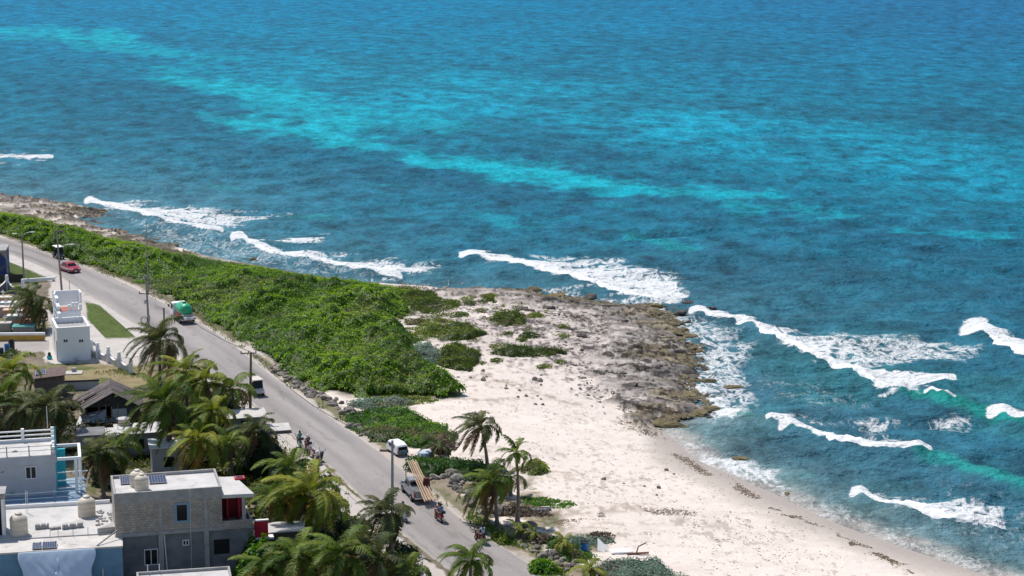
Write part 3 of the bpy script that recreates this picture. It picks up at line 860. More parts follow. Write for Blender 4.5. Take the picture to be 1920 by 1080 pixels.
PAL = {  # dark, mid, bright leaf colours and dead-twig colour
    "hedge": ((.062, .135, .010), (.155, .29, .016), (.26, .41, .03), (.20, .18, .08)),
    "creeper": ((.038, .105, .012), (.085, .205, .016), (.165, .29, .028), (.19, .15, .08)),
    "coast": ((.055, .090, .012), (.115, .165, .018), (.19, .24, .035), (.17, .14, .08)),
    "under": ((.035, .050, .014), (.080, .10, .022), (.15, .17, .04), (.17, .13, .08)),
    "grey": ((.12, .185, .135), (.19, .265, .20), (.28, .36, .28), (.20, .165, .13)),
    "dark": ((.010, .030, .008), (.025, .065, .010), (.060, .120, .018), (.10, .08, .05)),
    "bright": ((.030, .090, .010), (.075, .19, .014), (.18, .32, .03), (.12, .09, .05)),
    "brown": ((.07, .05, .035), (.14, .105, .07), (.24, .19, .13), (.2, .16, .12)),
}
def leafy(name, poly, h, pal, step=.30, leaf=.34, per=2, edge=1.6, mound=.14, seed=0, fallsea=False, ragged=.8, parent=None, flop=.6, dead=.08):
    """a canopy of single leaf faces over a dark inner surface, on the world polygon given"""
    xs = [p[0] for p in poly]; ys = [p[1] for p in poly]
    r = np.random.default_rng(seed + 11)
    gx = np.arange(min(xs) - 1, max(xs) + 1, step); gy = np.arange(min(ys) - 1, max(ys) + 1, step)
    X, Y = np.meshgrid(gx, gy)
    def height(x, y):
        s = sdf(x, y, poly) + (fbm(x * .6, y * .6, seed + 1, 3) - .5) * 2 * ragged
        e = np.sqrt(np.clip(s / edge, 0, 1))
        hh = h * e * (.28 + 1.10 * ss(.2, .8, fbm(x * mound, y * mound, seed + 2, 3)))
        bil = np.abs(2 * fbm(x * .55, y * .55, seed + 3, 2) - 1)
        hh = hh * (1.05 - .75 * (bil < .5) * (.5 - bil)) + .35 * h ** .5 * e * (fbm(x * .9, y * .9, seed + 4, 2) - .5)
        if fallsea:
            cd = coast_d(x, y)
            hh = hh * (.35 + .65 * ss(3, 20, cd))
        return hh, s
    H, S = height(X, Y)
    base, _ = base_h(X, Y)
    # inner surface
    ny, nx = X.shape
    idx = np.arange(nx * ny).reshape(ny, nx)
    f0 = np.stack([idx[:-1, :-1], idx[:-1, 1:], idx[1:, 1:], idx[1:, :-1]], -1).reshape(-1, 4)
    Sf = S.ravel()
    f0 = f0[(Sf[f0] > 0.02).all(1)]
    used, inv = np.unique(f0, return_inverse=True)
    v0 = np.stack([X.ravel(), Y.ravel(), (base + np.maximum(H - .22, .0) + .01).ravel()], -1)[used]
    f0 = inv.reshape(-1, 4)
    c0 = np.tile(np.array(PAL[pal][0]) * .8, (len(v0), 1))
    # leaves
    m = (S > -.05).ravel()
    P0 = np.stack([X.ravel()[m], Y.ravel()[m]], -1)
    P = np.repeat(P0, per, 0)
    n = len(P)
    P = P + r.uniform(-step * .7, step * .7, (n, 2))
    Hh, Ss = height(P[:, 0], P[:, 1])
    ok = Ss > -.02
    P, Hh, Ss = P[ok], Hh[ok], Ss[ok]; n = len(P)
    ep = .25
    hx, _ = height(P[:, 0] + ep, P[:, 1]); hy, _ = height(P[:, 0], P[:, 1] + ep)
    N = np.stack([-(hx - Hh) / ep, -(hy - Hh) / ep, np.ones(n)], -1)
    N = N + r.normal(0, flop, (n, 3))
    N /= np.linalg.norm(N, axis=1)[:, None]
    A = np.cross(N, r.normal(0, 1, (n, 3))); A /= np.linalg.norm(A, axis=1)[:, None] + 1e-9
    B = np.cross(N, A)
    b_, _ = base_h(P[:, 0], P[:, 1])
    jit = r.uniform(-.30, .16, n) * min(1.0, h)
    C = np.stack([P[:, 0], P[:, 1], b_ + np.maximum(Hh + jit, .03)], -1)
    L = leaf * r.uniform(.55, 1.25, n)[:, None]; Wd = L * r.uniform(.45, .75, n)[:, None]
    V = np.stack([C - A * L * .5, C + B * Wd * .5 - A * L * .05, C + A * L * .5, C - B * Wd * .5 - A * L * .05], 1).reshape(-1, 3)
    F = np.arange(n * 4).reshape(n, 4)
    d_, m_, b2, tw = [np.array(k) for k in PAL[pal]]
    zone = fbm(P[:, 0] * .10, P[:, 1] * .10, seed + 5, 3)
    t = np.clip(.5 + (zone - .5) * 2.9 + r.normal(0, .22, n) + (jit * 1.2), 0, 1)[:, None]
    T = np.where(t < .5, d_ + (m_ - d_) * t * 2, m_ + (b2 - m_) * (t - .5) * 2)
    dz = ss(.60, .70, fbm(P[:, 0] * .16, P[:, 1] * .16, seed + 6, 4))
    isd = r.random(n) < np.clip(dead * .3 + dz * dead * 7, 0, .85)
    T = np.where(isd[:, None], tw * r.uniform(.6, 1.3, n)[:, None], T)
    T = np.repeat(T, 4, 0)
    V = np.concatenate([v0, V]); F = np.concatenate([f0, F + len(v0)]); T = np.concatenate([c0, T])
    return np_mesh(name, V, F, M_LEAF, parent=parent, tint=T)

def ellipse_px(cx, cy, rx, ry, n=18, rag=.16, seed=0):
    r = random.Random(seed)
    return [(cx + rx * (1 + r.uniform(-rag, rag)) * math.cos(2 * math.pi * k / n), cy + ry * (1 + r.uniform(-rag, rag)) * math.sin(2 * math.pi * k / n)) for k in range(n)]

hedge_px = [p for p in HEDGE_PX if p[0] > -300]
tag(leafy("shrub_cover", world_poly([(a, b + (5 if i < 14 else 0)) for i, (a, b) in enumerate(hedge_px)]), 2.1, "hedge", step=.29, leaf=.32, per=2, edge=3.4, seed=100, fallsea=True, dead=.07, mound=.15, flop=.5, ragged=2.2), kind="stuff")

SHRUBS = [  # cx, cy, rx, ry, height, palette, label
    (852, 626, 60, 14, 1.0, "coast", "wide rounded green shrub on pale rubble, the largest between hedge and reef rock"),
    (955, 602, 38, 14, .9, "coast", "green shrub with a pointed right end lying on grey rubble below the reef ledge"),
    (990, 663, 68, 8, .75, "coast", "long narrow green shrub stretched across the white sand edge"),
    (938, 652, 22, 8, .6, "coast", "small round shrub touching the left end of the long narrow shrub"),
    (862, 674, 42, 24, .9, "coast", "olive green shrub lowest on the white sand beside the grey-green bush"),
    (790, 562, 38, 12, .7, "coast", "low green shrub at the far edge of the rubble nearest the hedge top"),
    (848, 572, 18, 7, .5, "coast", "small green shrub behind the far rubble, second from the hedge"),
    (918, 562, 26, 7, .5, "coast", "flat green shrub just under the dark far ledge of reef rock"),
    (975, 574, 26, 6, .5, "coast", "flat shrub right of its twin under the dark far ledge"),
    (860, 592, 22, 5, .45, "coast", "thin strip of green scrub above the wide rounded shrub"),
    (1005, 594, 17, 5, .4, "coast", "pale olive tuft in the middle of the grey reef rubble"),
    (993, 631, 20, 6, .5, "coast", "small green tuft on pale sand above the long narrow shrub"),
    (1056, 633, 16, 6, .5, "coast", "small green tuft farthest right, against the dark reef rock"),
    (1020, 689, 17, 5, .4, "coast", "olive tuft on white sand below the long narrow shrub"),
    (1052, 679, 13, 5, .45, "coast", "round tuft at the right end of the long narrow shrub"),
    (930, 678, 13, 4, .35, "coast", "tiny olive tuft on the sand left of the long narrow shrub"),
    (904, 682, 9, 4, .35, "coast", "tiny tuft beside the olive shrub lowest on the sand"),
    (796, 585, 12, 6, .5, "coast", "small tuft on pale ground close to the hedge's right edge"),
    (955, 628, 11, 4, .3, "coast", "pale dry tuft between the pointed shrub and the long narrow one"),
    (885, 552, 14, 4, .4, "coast", "small tuft at the far rim of the point, beside the ledge"),
    (796, 668, 30, 24, .8, "grey", "grey-green bush tucked between the hedge and the white sand"),
    (1003, 880, 28, 14, .9, "coast", "yellowish green bush behind the slim leaning palm on the sand"),
    (1105, 1018, 48, 10, .8, "grey", "low grey-green bush behind the blue barrel"),
    (1015, 1012, 26, 12, .8, "brown", "dry brown thicket beside the road, below the beach palms"),
    (1130, 1005, 26, 9, .5, "brown", "withered brown scrub behind the white boards"),
    (985, 962, 52, 10, .7, "brown", "wide dead brown scrub under the slim leaning palm"),
    (830, 842, 22, 13, 1.2, "brown", "hanging brown heap of dead palm leaves by the stripped van"),
    (940, 1012, 16, 12, .8, "coast", "weedy green clump on the verge nearest the scooter with two riders"),
    (1020, 1070, 30, 12, .7, "bright", "glossy green weeds at the lower verge beside grey boulders"),
    (485, 882, 50, 18, 3.2, "dark", "dark green leafy tree behind the block house roof"),
    (476, 1086, 40, 20, 3.7, "bright", "glossy broad-leaved tree against the right end of the block house"),
    (640, 1005, 24, 14, 2.4, "dark", "dark bush at the foot of the yellowish palm beside the road"),
    (760, 1044, 30, 12, 2.2, "dark", "dark green bush right of the lamp post's foot"),
    (205, 905, 34, 12, 2.2, "dark", "dark bush in the gap left of the block house"),
    (395, 775, 60, 12, 2.0, "dark", "dark undergrowth among the bright palms behind the ruined shed"),
    (540, 905, 40, 14, 2.2, "dark", "tangled green bush between the road and the block house"),
    (40, 800, 40, 10, 2.0, "dark", "dark undergrowth behind the white railed roof terrace"),
    (25, 668, 24, 5, .9, "coast", "pale weed bush by the black and blue barrels"),
]
for i, (cx, cy, rx, ry, h, pal, lab) in enumerate(SHRUBS):
    small = rx < 30 and pal == "coast"
    o = leafy("shrub", world_poly(ellipse_px(cx, cy, rx, ry, seed=i)), h, pal, step=.20 if rx < 45 else .26, leaf=.26 if pal != "bright" else .36, per=2 if not pal == "dark" else 3,
              edge=.8 + h * .25, seed=200 + i * 13, ragged=.35 if small else .5, mound=.25, flop=.8)
    tag(o, lab, "shrub")
_t = random.Random(21)
TUFT_LABEL = "small low green tuft among many scattered on the rubble between the hedge and the reef"
for k in range(60):
    cx, cy = (_t.uniform(770, 1060), _t.uniform(548, 640)) if k < 36 else (_t.uniform(755, 850), _t.uniform(545, 610))
    if cy < 545 + (cx - 770) * .03 or (cx > 990 and cy > 625): continue
    rx = _t.uniform(5, 16)
    tag(leafy("shrub", world_poly(ellipse_px(cx, cy, rx, rx * .28, seed=400 + k)), .4, "coast", step=.22, leaf=.24, per=2, edge=.8, seed=1200 + 7 * k, ragged=.6, mound=.3, flop=.8, dead=.2), TUFT_LABEL, "shrub", "scattered tufts on the rubble")
tag(leafy("shrub", world_poly([(1105, 1100), (1120, 1066), (1160, 1052), (1230, 1054), (1290, 1080), (1340, 1110), (1300, 1150), (1150, 1150)]), .65, "grey", step=.22, leaf=.24, per=2, edge=1.0, seed=931, mound=.35, flop=.5),
    "broad grey-green bush spreading over the sand at the bottom edge of the picture", "shrub")
tag(leafy("shrub", world_poly(ellipse_px(712, 758, 62, 11, seed=77)), 1.1, "grey", step=.26, leaf=.3, per=2, edge=1.0, seed=951, mound=.2),
    "silvery grey-green bush along the lower end of the hedge, by the boulders", "shrub")
for k, (poly, h, pal) in enumerate([
    ([(640, 778), (690, 768), (770, 775), (835, 798), (862, 820), (850, 838), (800, 842), (770, 842), (730, 832), (690, 826), (655, 800)], .75, "creeper"),
    ([(757, 880), (768, 858), (800, 852), (830, 862), (890, 868), (940, 885), (955, 910), (930, 925), (890, 905), (850, 892), (800, 893)], .8, "creeper"),
    ([(975, 928), (1050, 936), (1098, 950), (1060, 955), (985, 950)], .35, "creeper"),
    ([(985, 1000), (1050, 1010), (1110, 1028), (1130, 1045), (1080, 1060), (1030, 1040)], .35, "creeper"),
    ([(690, 745), (770, 742), (830, 750), (780, 762), (700, 768)], .35, "coast"),
    ([(735, 540), (800, 543), (850, 560), (835, 600), (800, 640), (770, 640), (755, 600), (765, 585), (740, 560)], .32, "coast")]):
    tag(leafy("ground_cover", world_poly(poly), h, pal, step=.24, leaf=.28, per=2, edge=.7, seed=600 + 31 * k, mound=.25, dead=.14, ragged=.8 if k < 5 else 4.5), kind="stuff")
tag(leafy("undergrowth", world_poly([(-40, 770), (60, 740), (140, 760), (150, 800), (240, 800), (330, 740), (420, 760), (480, 800), (540, 850), (600, 905), (655, 960), (720, 1020), (775, 1065), (800, 1110), (640, 1150), (505, 1130), (470, 1000), (440, 900), (330, 870), (215, 885), (150, 860), (-40, 850)]), .9, "under", step=.30, leaf=.34, per=2, edge=1.0, seed=777, mound=.3, ragged=3.2, flop=.9, dead=.30), kind="stuff")
# weeds along the verges
def weeds(seed, pts_px, n, spread, size, pal):
    r = np.random.default_rng(seed)
    lx, ly = resample(pts_px, 400)
    k = r.integers(0, 400, n)
    x, y, z, d = ground_xy(lx[k] + r.normal(0, spread, n), ly[k] + r.normal(0, spread * .5, n))
    keep = fbm(x * .35, y * .35, seed, 3) > .48
    x, y, z = x[keep], y[keep], z[keep]; n = len(x)
    a = r.uniform(0, 2 * math.pi, n); hgt = size * r.uniform(.3, 1.2, n); w = size * r.uniform(.2, .5, n)
    C = np.stack([x, y, z], -1); U = np.stack([np.cos(a), np.sin(a), 0 * a], -1); K = np.stack([r.normal(0, .5, n), r.normal(0, .5, n), np.ones(n)], -1)
    V = np.stack([C - U * w[:, None] * .3, C + U * w[:, None] * .3, C + U * w[:, None] * .6 + K * hgt[:, None], C - U * w[:, None] * .6 + K * hgt[:, None]], 1).reshape(-1, 3)
    d_, m_, b2, tw = [np.array(q) for q in PAL[pal]]
    t = r.random(n)[:, None]
    T = np.where(r.random(n)[:, None] < .25, tw, d_ + (b2 - d_) * t)
    o = np_mesh("verge_weeds", V, np.arange(n * 4).reshape(n, 4), M_LEAF, tint=np.repeat(T, 4, 0))
    tag(o, kind="stuff")
weeds(1, [(60, 460), (240, 528), (330, 574), (400, 615), (470, 662), (560, 734), (650, 796)], 2600, 5, .22, "coast")
weeds(2, [(800, 905), (860, 950), (940, 1010), (1000, 1045), (1060, 1080)], 2600, 10, .25, "creeper")
weeds(3, [(60, 700), (160, 690), (260, 700), (300, 720)], 1500, 10, .2, "coast")
weeds(5, [(0, 700), (120, 740), (230, 790), (330, 760), (420, 780)], 2600, 26, .28, "coast")
weeds(6, [(230, 900), (480, 850), (600, 960), (700, 1050)], 2600, 26, .3, "coast")
weeds(4, [(480, 790), (560, 860), (640, 940), (720, 1010), (780, 1060)], 700, 10, .25, "coast")

# ------------------------------------------------------------------ palms
M_TRUNK = mat("palm_trunk", (.20, .165, .13), .9, var=.35, scale=4, bump=.5, bscale=8)
M_FROND = leaf_mat("palm_frond", rough=.5, trans=.38, spec=.15)
def frond_mesh(r, O, az, el, R, droop, wind, V, F, T, colr, sparse=1.0):
    n = 12
    pts = []; p = Vector(O); h = el
    for i in range(n + 1):
        pts.append(p.copy())
        d = Vector((math.cos(az) * math.cos(h), math.sin(az) * math.cos(h), math.sin(h)))
        d = (d + wind * (.25 + .9 * i / n)).normalized()
        p = p + d * (R / n)
        h -= droop / n * (1 + .8 * i / n)
        h = max(h, -1.5)
    # midrib
    rc = [c * 1.0 + .05 for c in colr]
    for i in range(n):
        a, b = pts[i], pts[i + 1]
        d = (b - a).normalized(); s = d.cross(Vector((0, 0, 1)))
        s = s.normalized() if s.length > 1e-3 else Vector((1, 0, 0))
        w0 = .055 * (1 - i / n) + .012; w1 = .055 * (1 - (i + 1) / n) + .012
        k = len(V); V += [a - s * w0, a + s * w0, b + s * w1, b - s * w1]; F.append((k, k + 1, k + 2, k + 3)); T += [rc] * 4
    m = int(R * 16)
    for j in range(m):
        t = .12 + .88 * (j + r.random() * .6) / m
        q = min(t * n, n - .001); i = int(q); fr = q - i
        b = pts[i].lerp(pts[i + 1], fr)
        d = (pts[i + 1] - pts[i]).normalized()
        s0 = d.cross(Vector((0, 0, 1)))
        s0 = s0.normalized() if s0.length > 1e-3 else Vector((1, 0, 0))
        up = s0.cross(d)
        ll = R * .26 * (math.sin(math.pi * min(1, .16 + .80 * t)) ** .7) * r.uniform(.75, 1.1)
        for sg in (-1, 1):
            if r.random() > sparse:
                continue
            dr = (s0 * sg * .75 + d * r.uniform(.55, .85) + up * r.uniform(.05, .3)).normalized()
            dr2 = (dr * .8 + Vector((0, 0, -1)) * r.uniform(.5, 1.1) + wind * 1.6).normalized()
            mid = b + dr * ll * .5; tip = mid + dr2 * ll * .5
            wv = d * .036 * (1 if ll > .4 else .7)
            k = len(V)
            c = [x * r.uniform(.75, 1.25) for x in colr]
            V += [b - wv, b + wv, mid + wv * 1.1, mid - wv * 1.1, tip + wv * .25, tip - wv * .25]
            F.append((k, k + 1, k + 2, k + 3)); F.append((k + 3, k + 2, k + 4, k + 5)); T += [c] * 6

def palm(cx, cy, bx, by, R, nf, tone, label, ndead=4, wind=.32, seed=0, group=None, bend=.0):
    r = random.Random(seed)
    base = G(bx, by); R *= 1.0
    s = (716 + .981 * (by - 540)) / 55
    h = (by - cy) / (s * .96); dx = (cx - bx) / s
    root = thing("palm_tree", label, "palm tree", base, 0, group)
    top = Vector((dx, r.uniform(-.3, .3), h))
    mb = MB(); pts = []; rr = []
    for i in range(13):
        t = i / 12
        p = Vector((dx * (t ** 1.6) + bend * math.sin(math.pi * t), top.y * t, h * t - .1 * (1 - t)))
        pts.append(p); rr.append((.19 - .075 * t + .12 * math.exp(-t * 14)) * (1 + .06 * (i % 2)) * (.75 + R / 16))
    mb.tube(pts, rr, 9)
    mb.build("trunk", M_TRUNK, root, smooth=True)
    W = Vector((-wind * 1.25, -wind * .35, 0))
    green = [((.060, .108, .015), (.20, .26, .05)), ((.105, .155, .015), (.37, .385, .07)), ((.050, .074, .020), (.18, .19, .08))][tone]
    V, F, T = [], [], []
    for k in range(nf):
        u = (k + .5) / nf
        el = rad(82 - 105 * u ** .85 + r.uniform(-9, 9))
        az = k * 2.39996 + r.uniform(-.35, .35)
        a = r.random()
        c = [green[0][q] + (green[1][q] - green[0][q]) * a for q in range(3)]
        if u > .72 and r.random() < .55:
            c = [c[0] * 1.5 + .04, c[1] * 1.0 + .01, c[2] + .015]
        frond_mesh(r, top, az, el, R * r.uniform(.82, 1.1) * (.72 if u < .1 else 1), rad(58 + 62 * u) * r.uniform(.8, 1.2), W * r.uniform(.6, 1.3), V, F, T, c)
    def fin(nm, V, F, T):
        return np_mesh(nm, np.array([tuple(p) for p in V]), np.array(F), M_FROND, parent=root, tint=np.array(T))
    fin("crown", V, F, T)
    if ndead:
        V, F, T = [], [], []
        for k in range(ndead):
            c0 = r.uniform(.7, 1.2)
            frond_mesh(r, top + Vector((0, 0, -.15)), r.uniform(0, 6.28), rad(r.uniform(-50, -10)), R * r.uniform(.55, .9), rad(75), W * .5, V, F, T, (.22 * c0, .165 * c0, .105 * c0), .8)
        fin("dead_fronds", V, F, T)
    # nut cluster and leaf bases under the crown
    nb = MB()
    for k in range(9):
        a = r.uniform(0, 6.28); e = r.uniform(-.5, .1)
        c = top + Vector((math.cos(a) * .24, math.sin(a) * .24, e * .5 - .1))
        nb.lathe([(.02, -.15), (.10, -.09), (.13, 0), (.10, .09), (.02, .14)], tuple(c), 7)
    nb.build("coconuts", mat("coconut_husk", (.13, .13, .04), .6, var=.3, scale=3), root, smooth=True)
    return root

PALMS = [  # crown px, base px, frond length m, fronds, tone, label, dead fronds, wind, bend
    (303, 642, 300, 722, 5.0, 24, 2, "big dark palm standing alone beside the road above the ruined shed", 7, .40, .0),
    (26, 700, 30, 790, 4.2, 20, 1, "green palm at the left edge of the picture, the upper one", 4, .30, .0),
    (8, 745, 12, 820, 4.2, 18, 0, "palm cut by the left edge just under another palm", 4, .30, .0),
    (98, 762, 105, 850, 4.4, 22, 2, "dark palm left of the ruined shed behind the white railing", 6, .25, .2),
    (52, 770, 55, 850, 3.6, 16, 2, "dim palm between the left edge and the dark palm by the shed", 4, .3, .0),
    (312, 758, 318, 880, 5.2, 26, 0, "largest bright palm with swept fronds in front of the ruined shed", 7, .42, .3),
    (385, 718, 392, 800, 4.4, 20, 1, "bright palm beside the road left of the wooden utility pole", 3, .34, .0),
    (437, 730, 442, 800, 3.8, 18, 0, "palm touching the wooden utility pole that carries a crossbar", 5, .34, .0),
    (350, 700, 352, 790, 4.4, 20, 1, "tall bright palm with upright fronds right of the big dark palm", 2, .30, .0),
    (405, 775, 410, 850, 3.8, 18, 1, "yellow-green palm below the pair beside the utility pole", 3, .30, .0),
    (372, 828, 375, 905, 4.2, 20, 1, "yellow-green palm just behind the block house roof", 5, .30, .0),
    (432, 832, 436, 900, 3.4, 16, 0, "low palm right of the yellow-green palm behind the block house", 4, .3, .0),
    (482, 812, 490, 885, 3.6, 18, 2, "dark palm with upright fronds by the parked scooters", 5, .28, .0),
    (185, 855, 195, 935, 3.9, 22, 2, "dark drooping palm between the terrace house and the block house", 5, .22, .0),
    (225, 840, 232, 910, 3.4, 16, 0, "smaller palm just left of the block house roof tanks", 3, .30, .0),
    (18, 880, 66, 985, 3.4, 16, 2, "leaning palm in front of the terrace house wall with a hairy trunk", 5, .30, .25),
    (588, 928, 598, 1022, 4.6, 24, 1, "yellowish palm in the middle between block house and road", 7, .34, .0),
    (548, 878, 552, 950, 3.9, 18, 0, "tangled palm behind the yellowish palm, nearer the road", 5, .32, .0),
    (520, 935, 524, 1010, 3.6, 18, 0, "palm hugging the right end of the block house roof", 4, .30, .0),
    (726, 962, 738, 1066, 3.4, 22, 2, "dark palm in front of the grey lamp post", 6, .24, .0),
    (884, 1050, 880, 1135, 3.2, 20, 0, "palm at the bottom edge overlapping the road", 4, .30, .0),
    (62, 565, 66, 618, 4.0, 18, 2, "brownish palm left of the white cemetery gatehouse, the taller one", 7, .42, .0),
    (78, 580, 84, 620, 3.2, 14, 2, "brownish palm touching the white cemetery gatehouse", 5, .42, .0),
    (48, 552, 50, 600, 3.2, 14, 0, "brownish palm nearest the grey curved wall", 4, .42, .0),
    (902, 800, 914, 878, 3.5, 20, 2, "windswept palm rooted at the top of the sand, highest of the beach palms", 4, .50, .0),
    (968, 850, 970, 978, 2.2, 15, 0, "slim tall palm on the beach side with a thin leaning trunk", 3, .34, .1),
    (925, 902, 932, 985, 3.3, 18, 0, "beach palm with two thick trunks of shade beside the road verge", 8, .42, .0),
    (908, 912, 912, 978, 3.3, 14, 2, "brown-tipped palm left of the thick beach palm", 6, .40, .0),
    (560, 1046, 566, 1130, 4.0, 20, 0, "bottom-edge palm right of the glossy broad-leaved tree", 5, .30, .0),
    (640, 1045, 646, 1135, 4.2, 22, 0, "bottom-edge palm below the yellowish palm", 5, .30, .0),
    (708, 1050, 714, 1130, 3.7, 18, 2, "bottom-edge palm below the dark palm by the lamp post", 5, .30, .0),
    (500, 1062, 504, 1130, 3.2, 16, 0, "small bottom-edge palm in front of the broad-leaved tree", 4, .30, .0),
    (770, 1072, 776, 1130, 3.0, 16, 0, "small bottom-edge palm close to the pale roadside path", 4, .30, .0),
    (1057, 1014, 1058, 1040, 1.7, 11, 1, "young palm just left of the blue barrel", 1, .2, .0),
    (1108, 1068, 1108, 1092, 2.2, 11, 1, "young bright palm at the bottom by the grey-green bush", 1, .2, .0),
    (972, 992, 974, 1008, 1.7, 9, 1, "stunted yellow palm on the verge below the beach palms", 1, .2, .0),
    (1000, 998, 1002, 1012, 1.5, 9, 1, "tiny yellow palm among brown scrub by the verge", 1, .2, .0),
    (822, 838, 826, 858, 2.2, 10, 2, "collapsed short palm behind the stripped van", 8, .2, .0),
    (955, 895, 958, 930, 2.4, 12, 2, "short brownish palm between the two tall beach palms", 5, .35, .0),
]
for i, (cx, cy, bx, by, R, nf, tone, lab, nd, wd, bend) in enumerate(PALMS):
    palm(cx, cy, bx, by, R, nf, tone, lab, nd, wd, 40 + i, "wind-swept palms", bend)

# ------------------------------------------------------------------ boulders
def rock_mat():
    m, nt, b = new_mat("limestone_boulder")
    N, L = nt.nodes, nt.links
    tc = N.new("ShaderNodeTexCoord"); oi = N.new("ShaderNodeObjectInfo")
    nz = N.new("ShaderNodeTexNoise"); nz.inputs["Scale"].default_value = 2.6; nz.inputs["Detail"].default_value = 8; nz.inputs["Roughness"].default_value = .7
    L.new(tc.outputs["Object"], nz.inputs["Vector"])
    cr = N.new("ShaderNodeValToRGB")
    cr.color_ramp.elements[0].position = .36; cr.color_ramp.elements[0].color = (.09, .08, .07, 1)
    cr.color_ramp.elements[1].position = .62; cr.color_ramp.elements[1].color = (.46, .41, .36, 1)
    L.new(nz.outputs["Fac"], cr.inputs[0])
    mr = N.new("ShaderNodeMapRange"); mr.inputs[3].default_value = .55; mr.inputs[4].default_value = 1.15
    L.new(oi.outputs["Random"], mr.inputs[0])
    mx = N.new("ShaderNodeMix"); mx.data_type = 'RGBA'; mx.blend_type = 'MULTIPLY'; mx.inputs[0].default_value = 1
    L.new(cr.outputs[0], mx.inputs[6]); L.new(mr.outputs[0], mx.inputs[7]); L.new(mx.outputs[2], b.inputs["Base Color"])
    b.inputs["Roughness"].default_value = .95; b.inputs["Specular IOR Level"].default_value = .1
    bp = N.new("ShaderNodeBump"); bp.inputs["Strength"].default_value = .8; bp.inputs["Distance"].default_value = .1
    L.new(nz.outputs["Fac"], bp.inputs["Height"]); L.new(bp.outputs[0], b.inputs["Normal"])
    return m
M_ROCK = rock_mat()
M_REEF = mat("reef_rock", (.19, .155, .085), .95, var=.5, scale=1.6, bump=.9, bscale=3.5, spec=.1, dirt=((.05, .045, .04), 1.2, .8))
def rock_data(seed, sub=3, flat=1.0, material=None, karst=.12):
    r = np.random.default_rng(seed)
    bm = bmesh.new()
    bmesh.ops.create_icosphere(bm, subdivisions=sub, radius=1.0)
    pl = r.normal(0, 1, (11, 3)); pl /= np.linalg.norm(pl, axis=1)[:, None]; pd = r.uniform(.62, .95, 11)
    for v in bm.verts:
        n = np.array(v.co)
        dd = pl @ n
        k = min([1.05] + [pd[i] / dd[i] for i in range(11) if dd[i] > .2])
        k *= 1 + karst * (float(fbm(np.array([n[0] * 2.3 + n[2] * 1.7 + seed]), np.array([n[1] * 2.3 - n[2] * 1.3]), seed, 3)[0]) - .5) * 2
        v.co = Vector(n * k)
        v.co.z *= flat
    me = bpy.data.meshes.new("boulder")
    bm.to_mesh(me); bm.free()
    me.materials.append(material or M_ROCK)
    return me
BOULDERS = [rock_data(500 + k) for k in range(8)]
def boulder_run(px_line, n, spread, s0, s1, label, group, r, name="boulder", cat="boulder"):
    lx, ly = resample(px_line, 300)
    done = []
    for _ in range(n):
        for _t in range(8):
            k = r.randrange(300)
            a, b = lx[k] + r.gauss(0, spread), ly[k] + r.gauss(0, spread * .55)
            sz = s0 + (s1 - s0) * r.random() ** 2
            g = G(a, b)
            if all((g - q).length > (sz + t) * .62 for q, t in done):
                break
        done.append((g, sz))
        o = bpy.data.objects.new(name, r.choice(BOULDERS))
        COL.objects.link(o)
        o.location = g + Vector((0, 0, sz * .22))
        o.scale = (sz * r.uniform(.8, 1.25), sz * r.uniform(.7, 1.1), sz * r.uniform(.5, .8))
        o.rotation_euler = (r.uniform(-.25, .25), r.uniform(-.25, .25), r.uniform(0, 6.28))
        tag(o, label, cat, group)
_r = random.Random(3)
boulder_run([(512, 690), (545, 712), (580, 738), (608, 748), (640, 765), (668, 784)], 52, 5, .28, .85, "rough grey limestone boulder in the row between the hedge and the road", "boulders along the hedge", _r)
boulder_run([(655, 796), (675, 806), (692, 816)], 12, 5, .25, .7, "rough pale boulder in the short row below the hedge boulders, beside green creeper", "boulders by the creeper", _r)
boulder_run([(815, 888), (850, 900), (875, 925), (900, 945), (925, 965)], 46, 12, .3, 1.0, "jagged grey boulder in the heap between the loaded pickup and the beach palms", "boulder heap by the pickup", _r)
boulder_run([(980, 1000), (1000, 1025), (1040, 1045), (1075, 1062)], 26, 11, .25, .85, "weathered boulder in the rubble heap at the lower verge left of the blue barrel", "boulders on the lower verge", _r)
boulder_run([(820, 705), (860, 712), (900, 700), (960, 730), (1040, 770), (1000, 705)], 18, 10, .18, .5, "small weathered rock lying loose on the white sand", "loose rocks on the sand", _r, "rock", "rock")
boulder_run([(1225, 880), (1275, 900), (1250, 930), (1150, 900)], 7, 14, .15, .32, "small dark rock far down the open sand", "dark rocks on the open sand", _r, "rock", "rock")
REEFS = [rock_data(700 + k, 4, .45, M_REEF, .30) for k in range(5)]
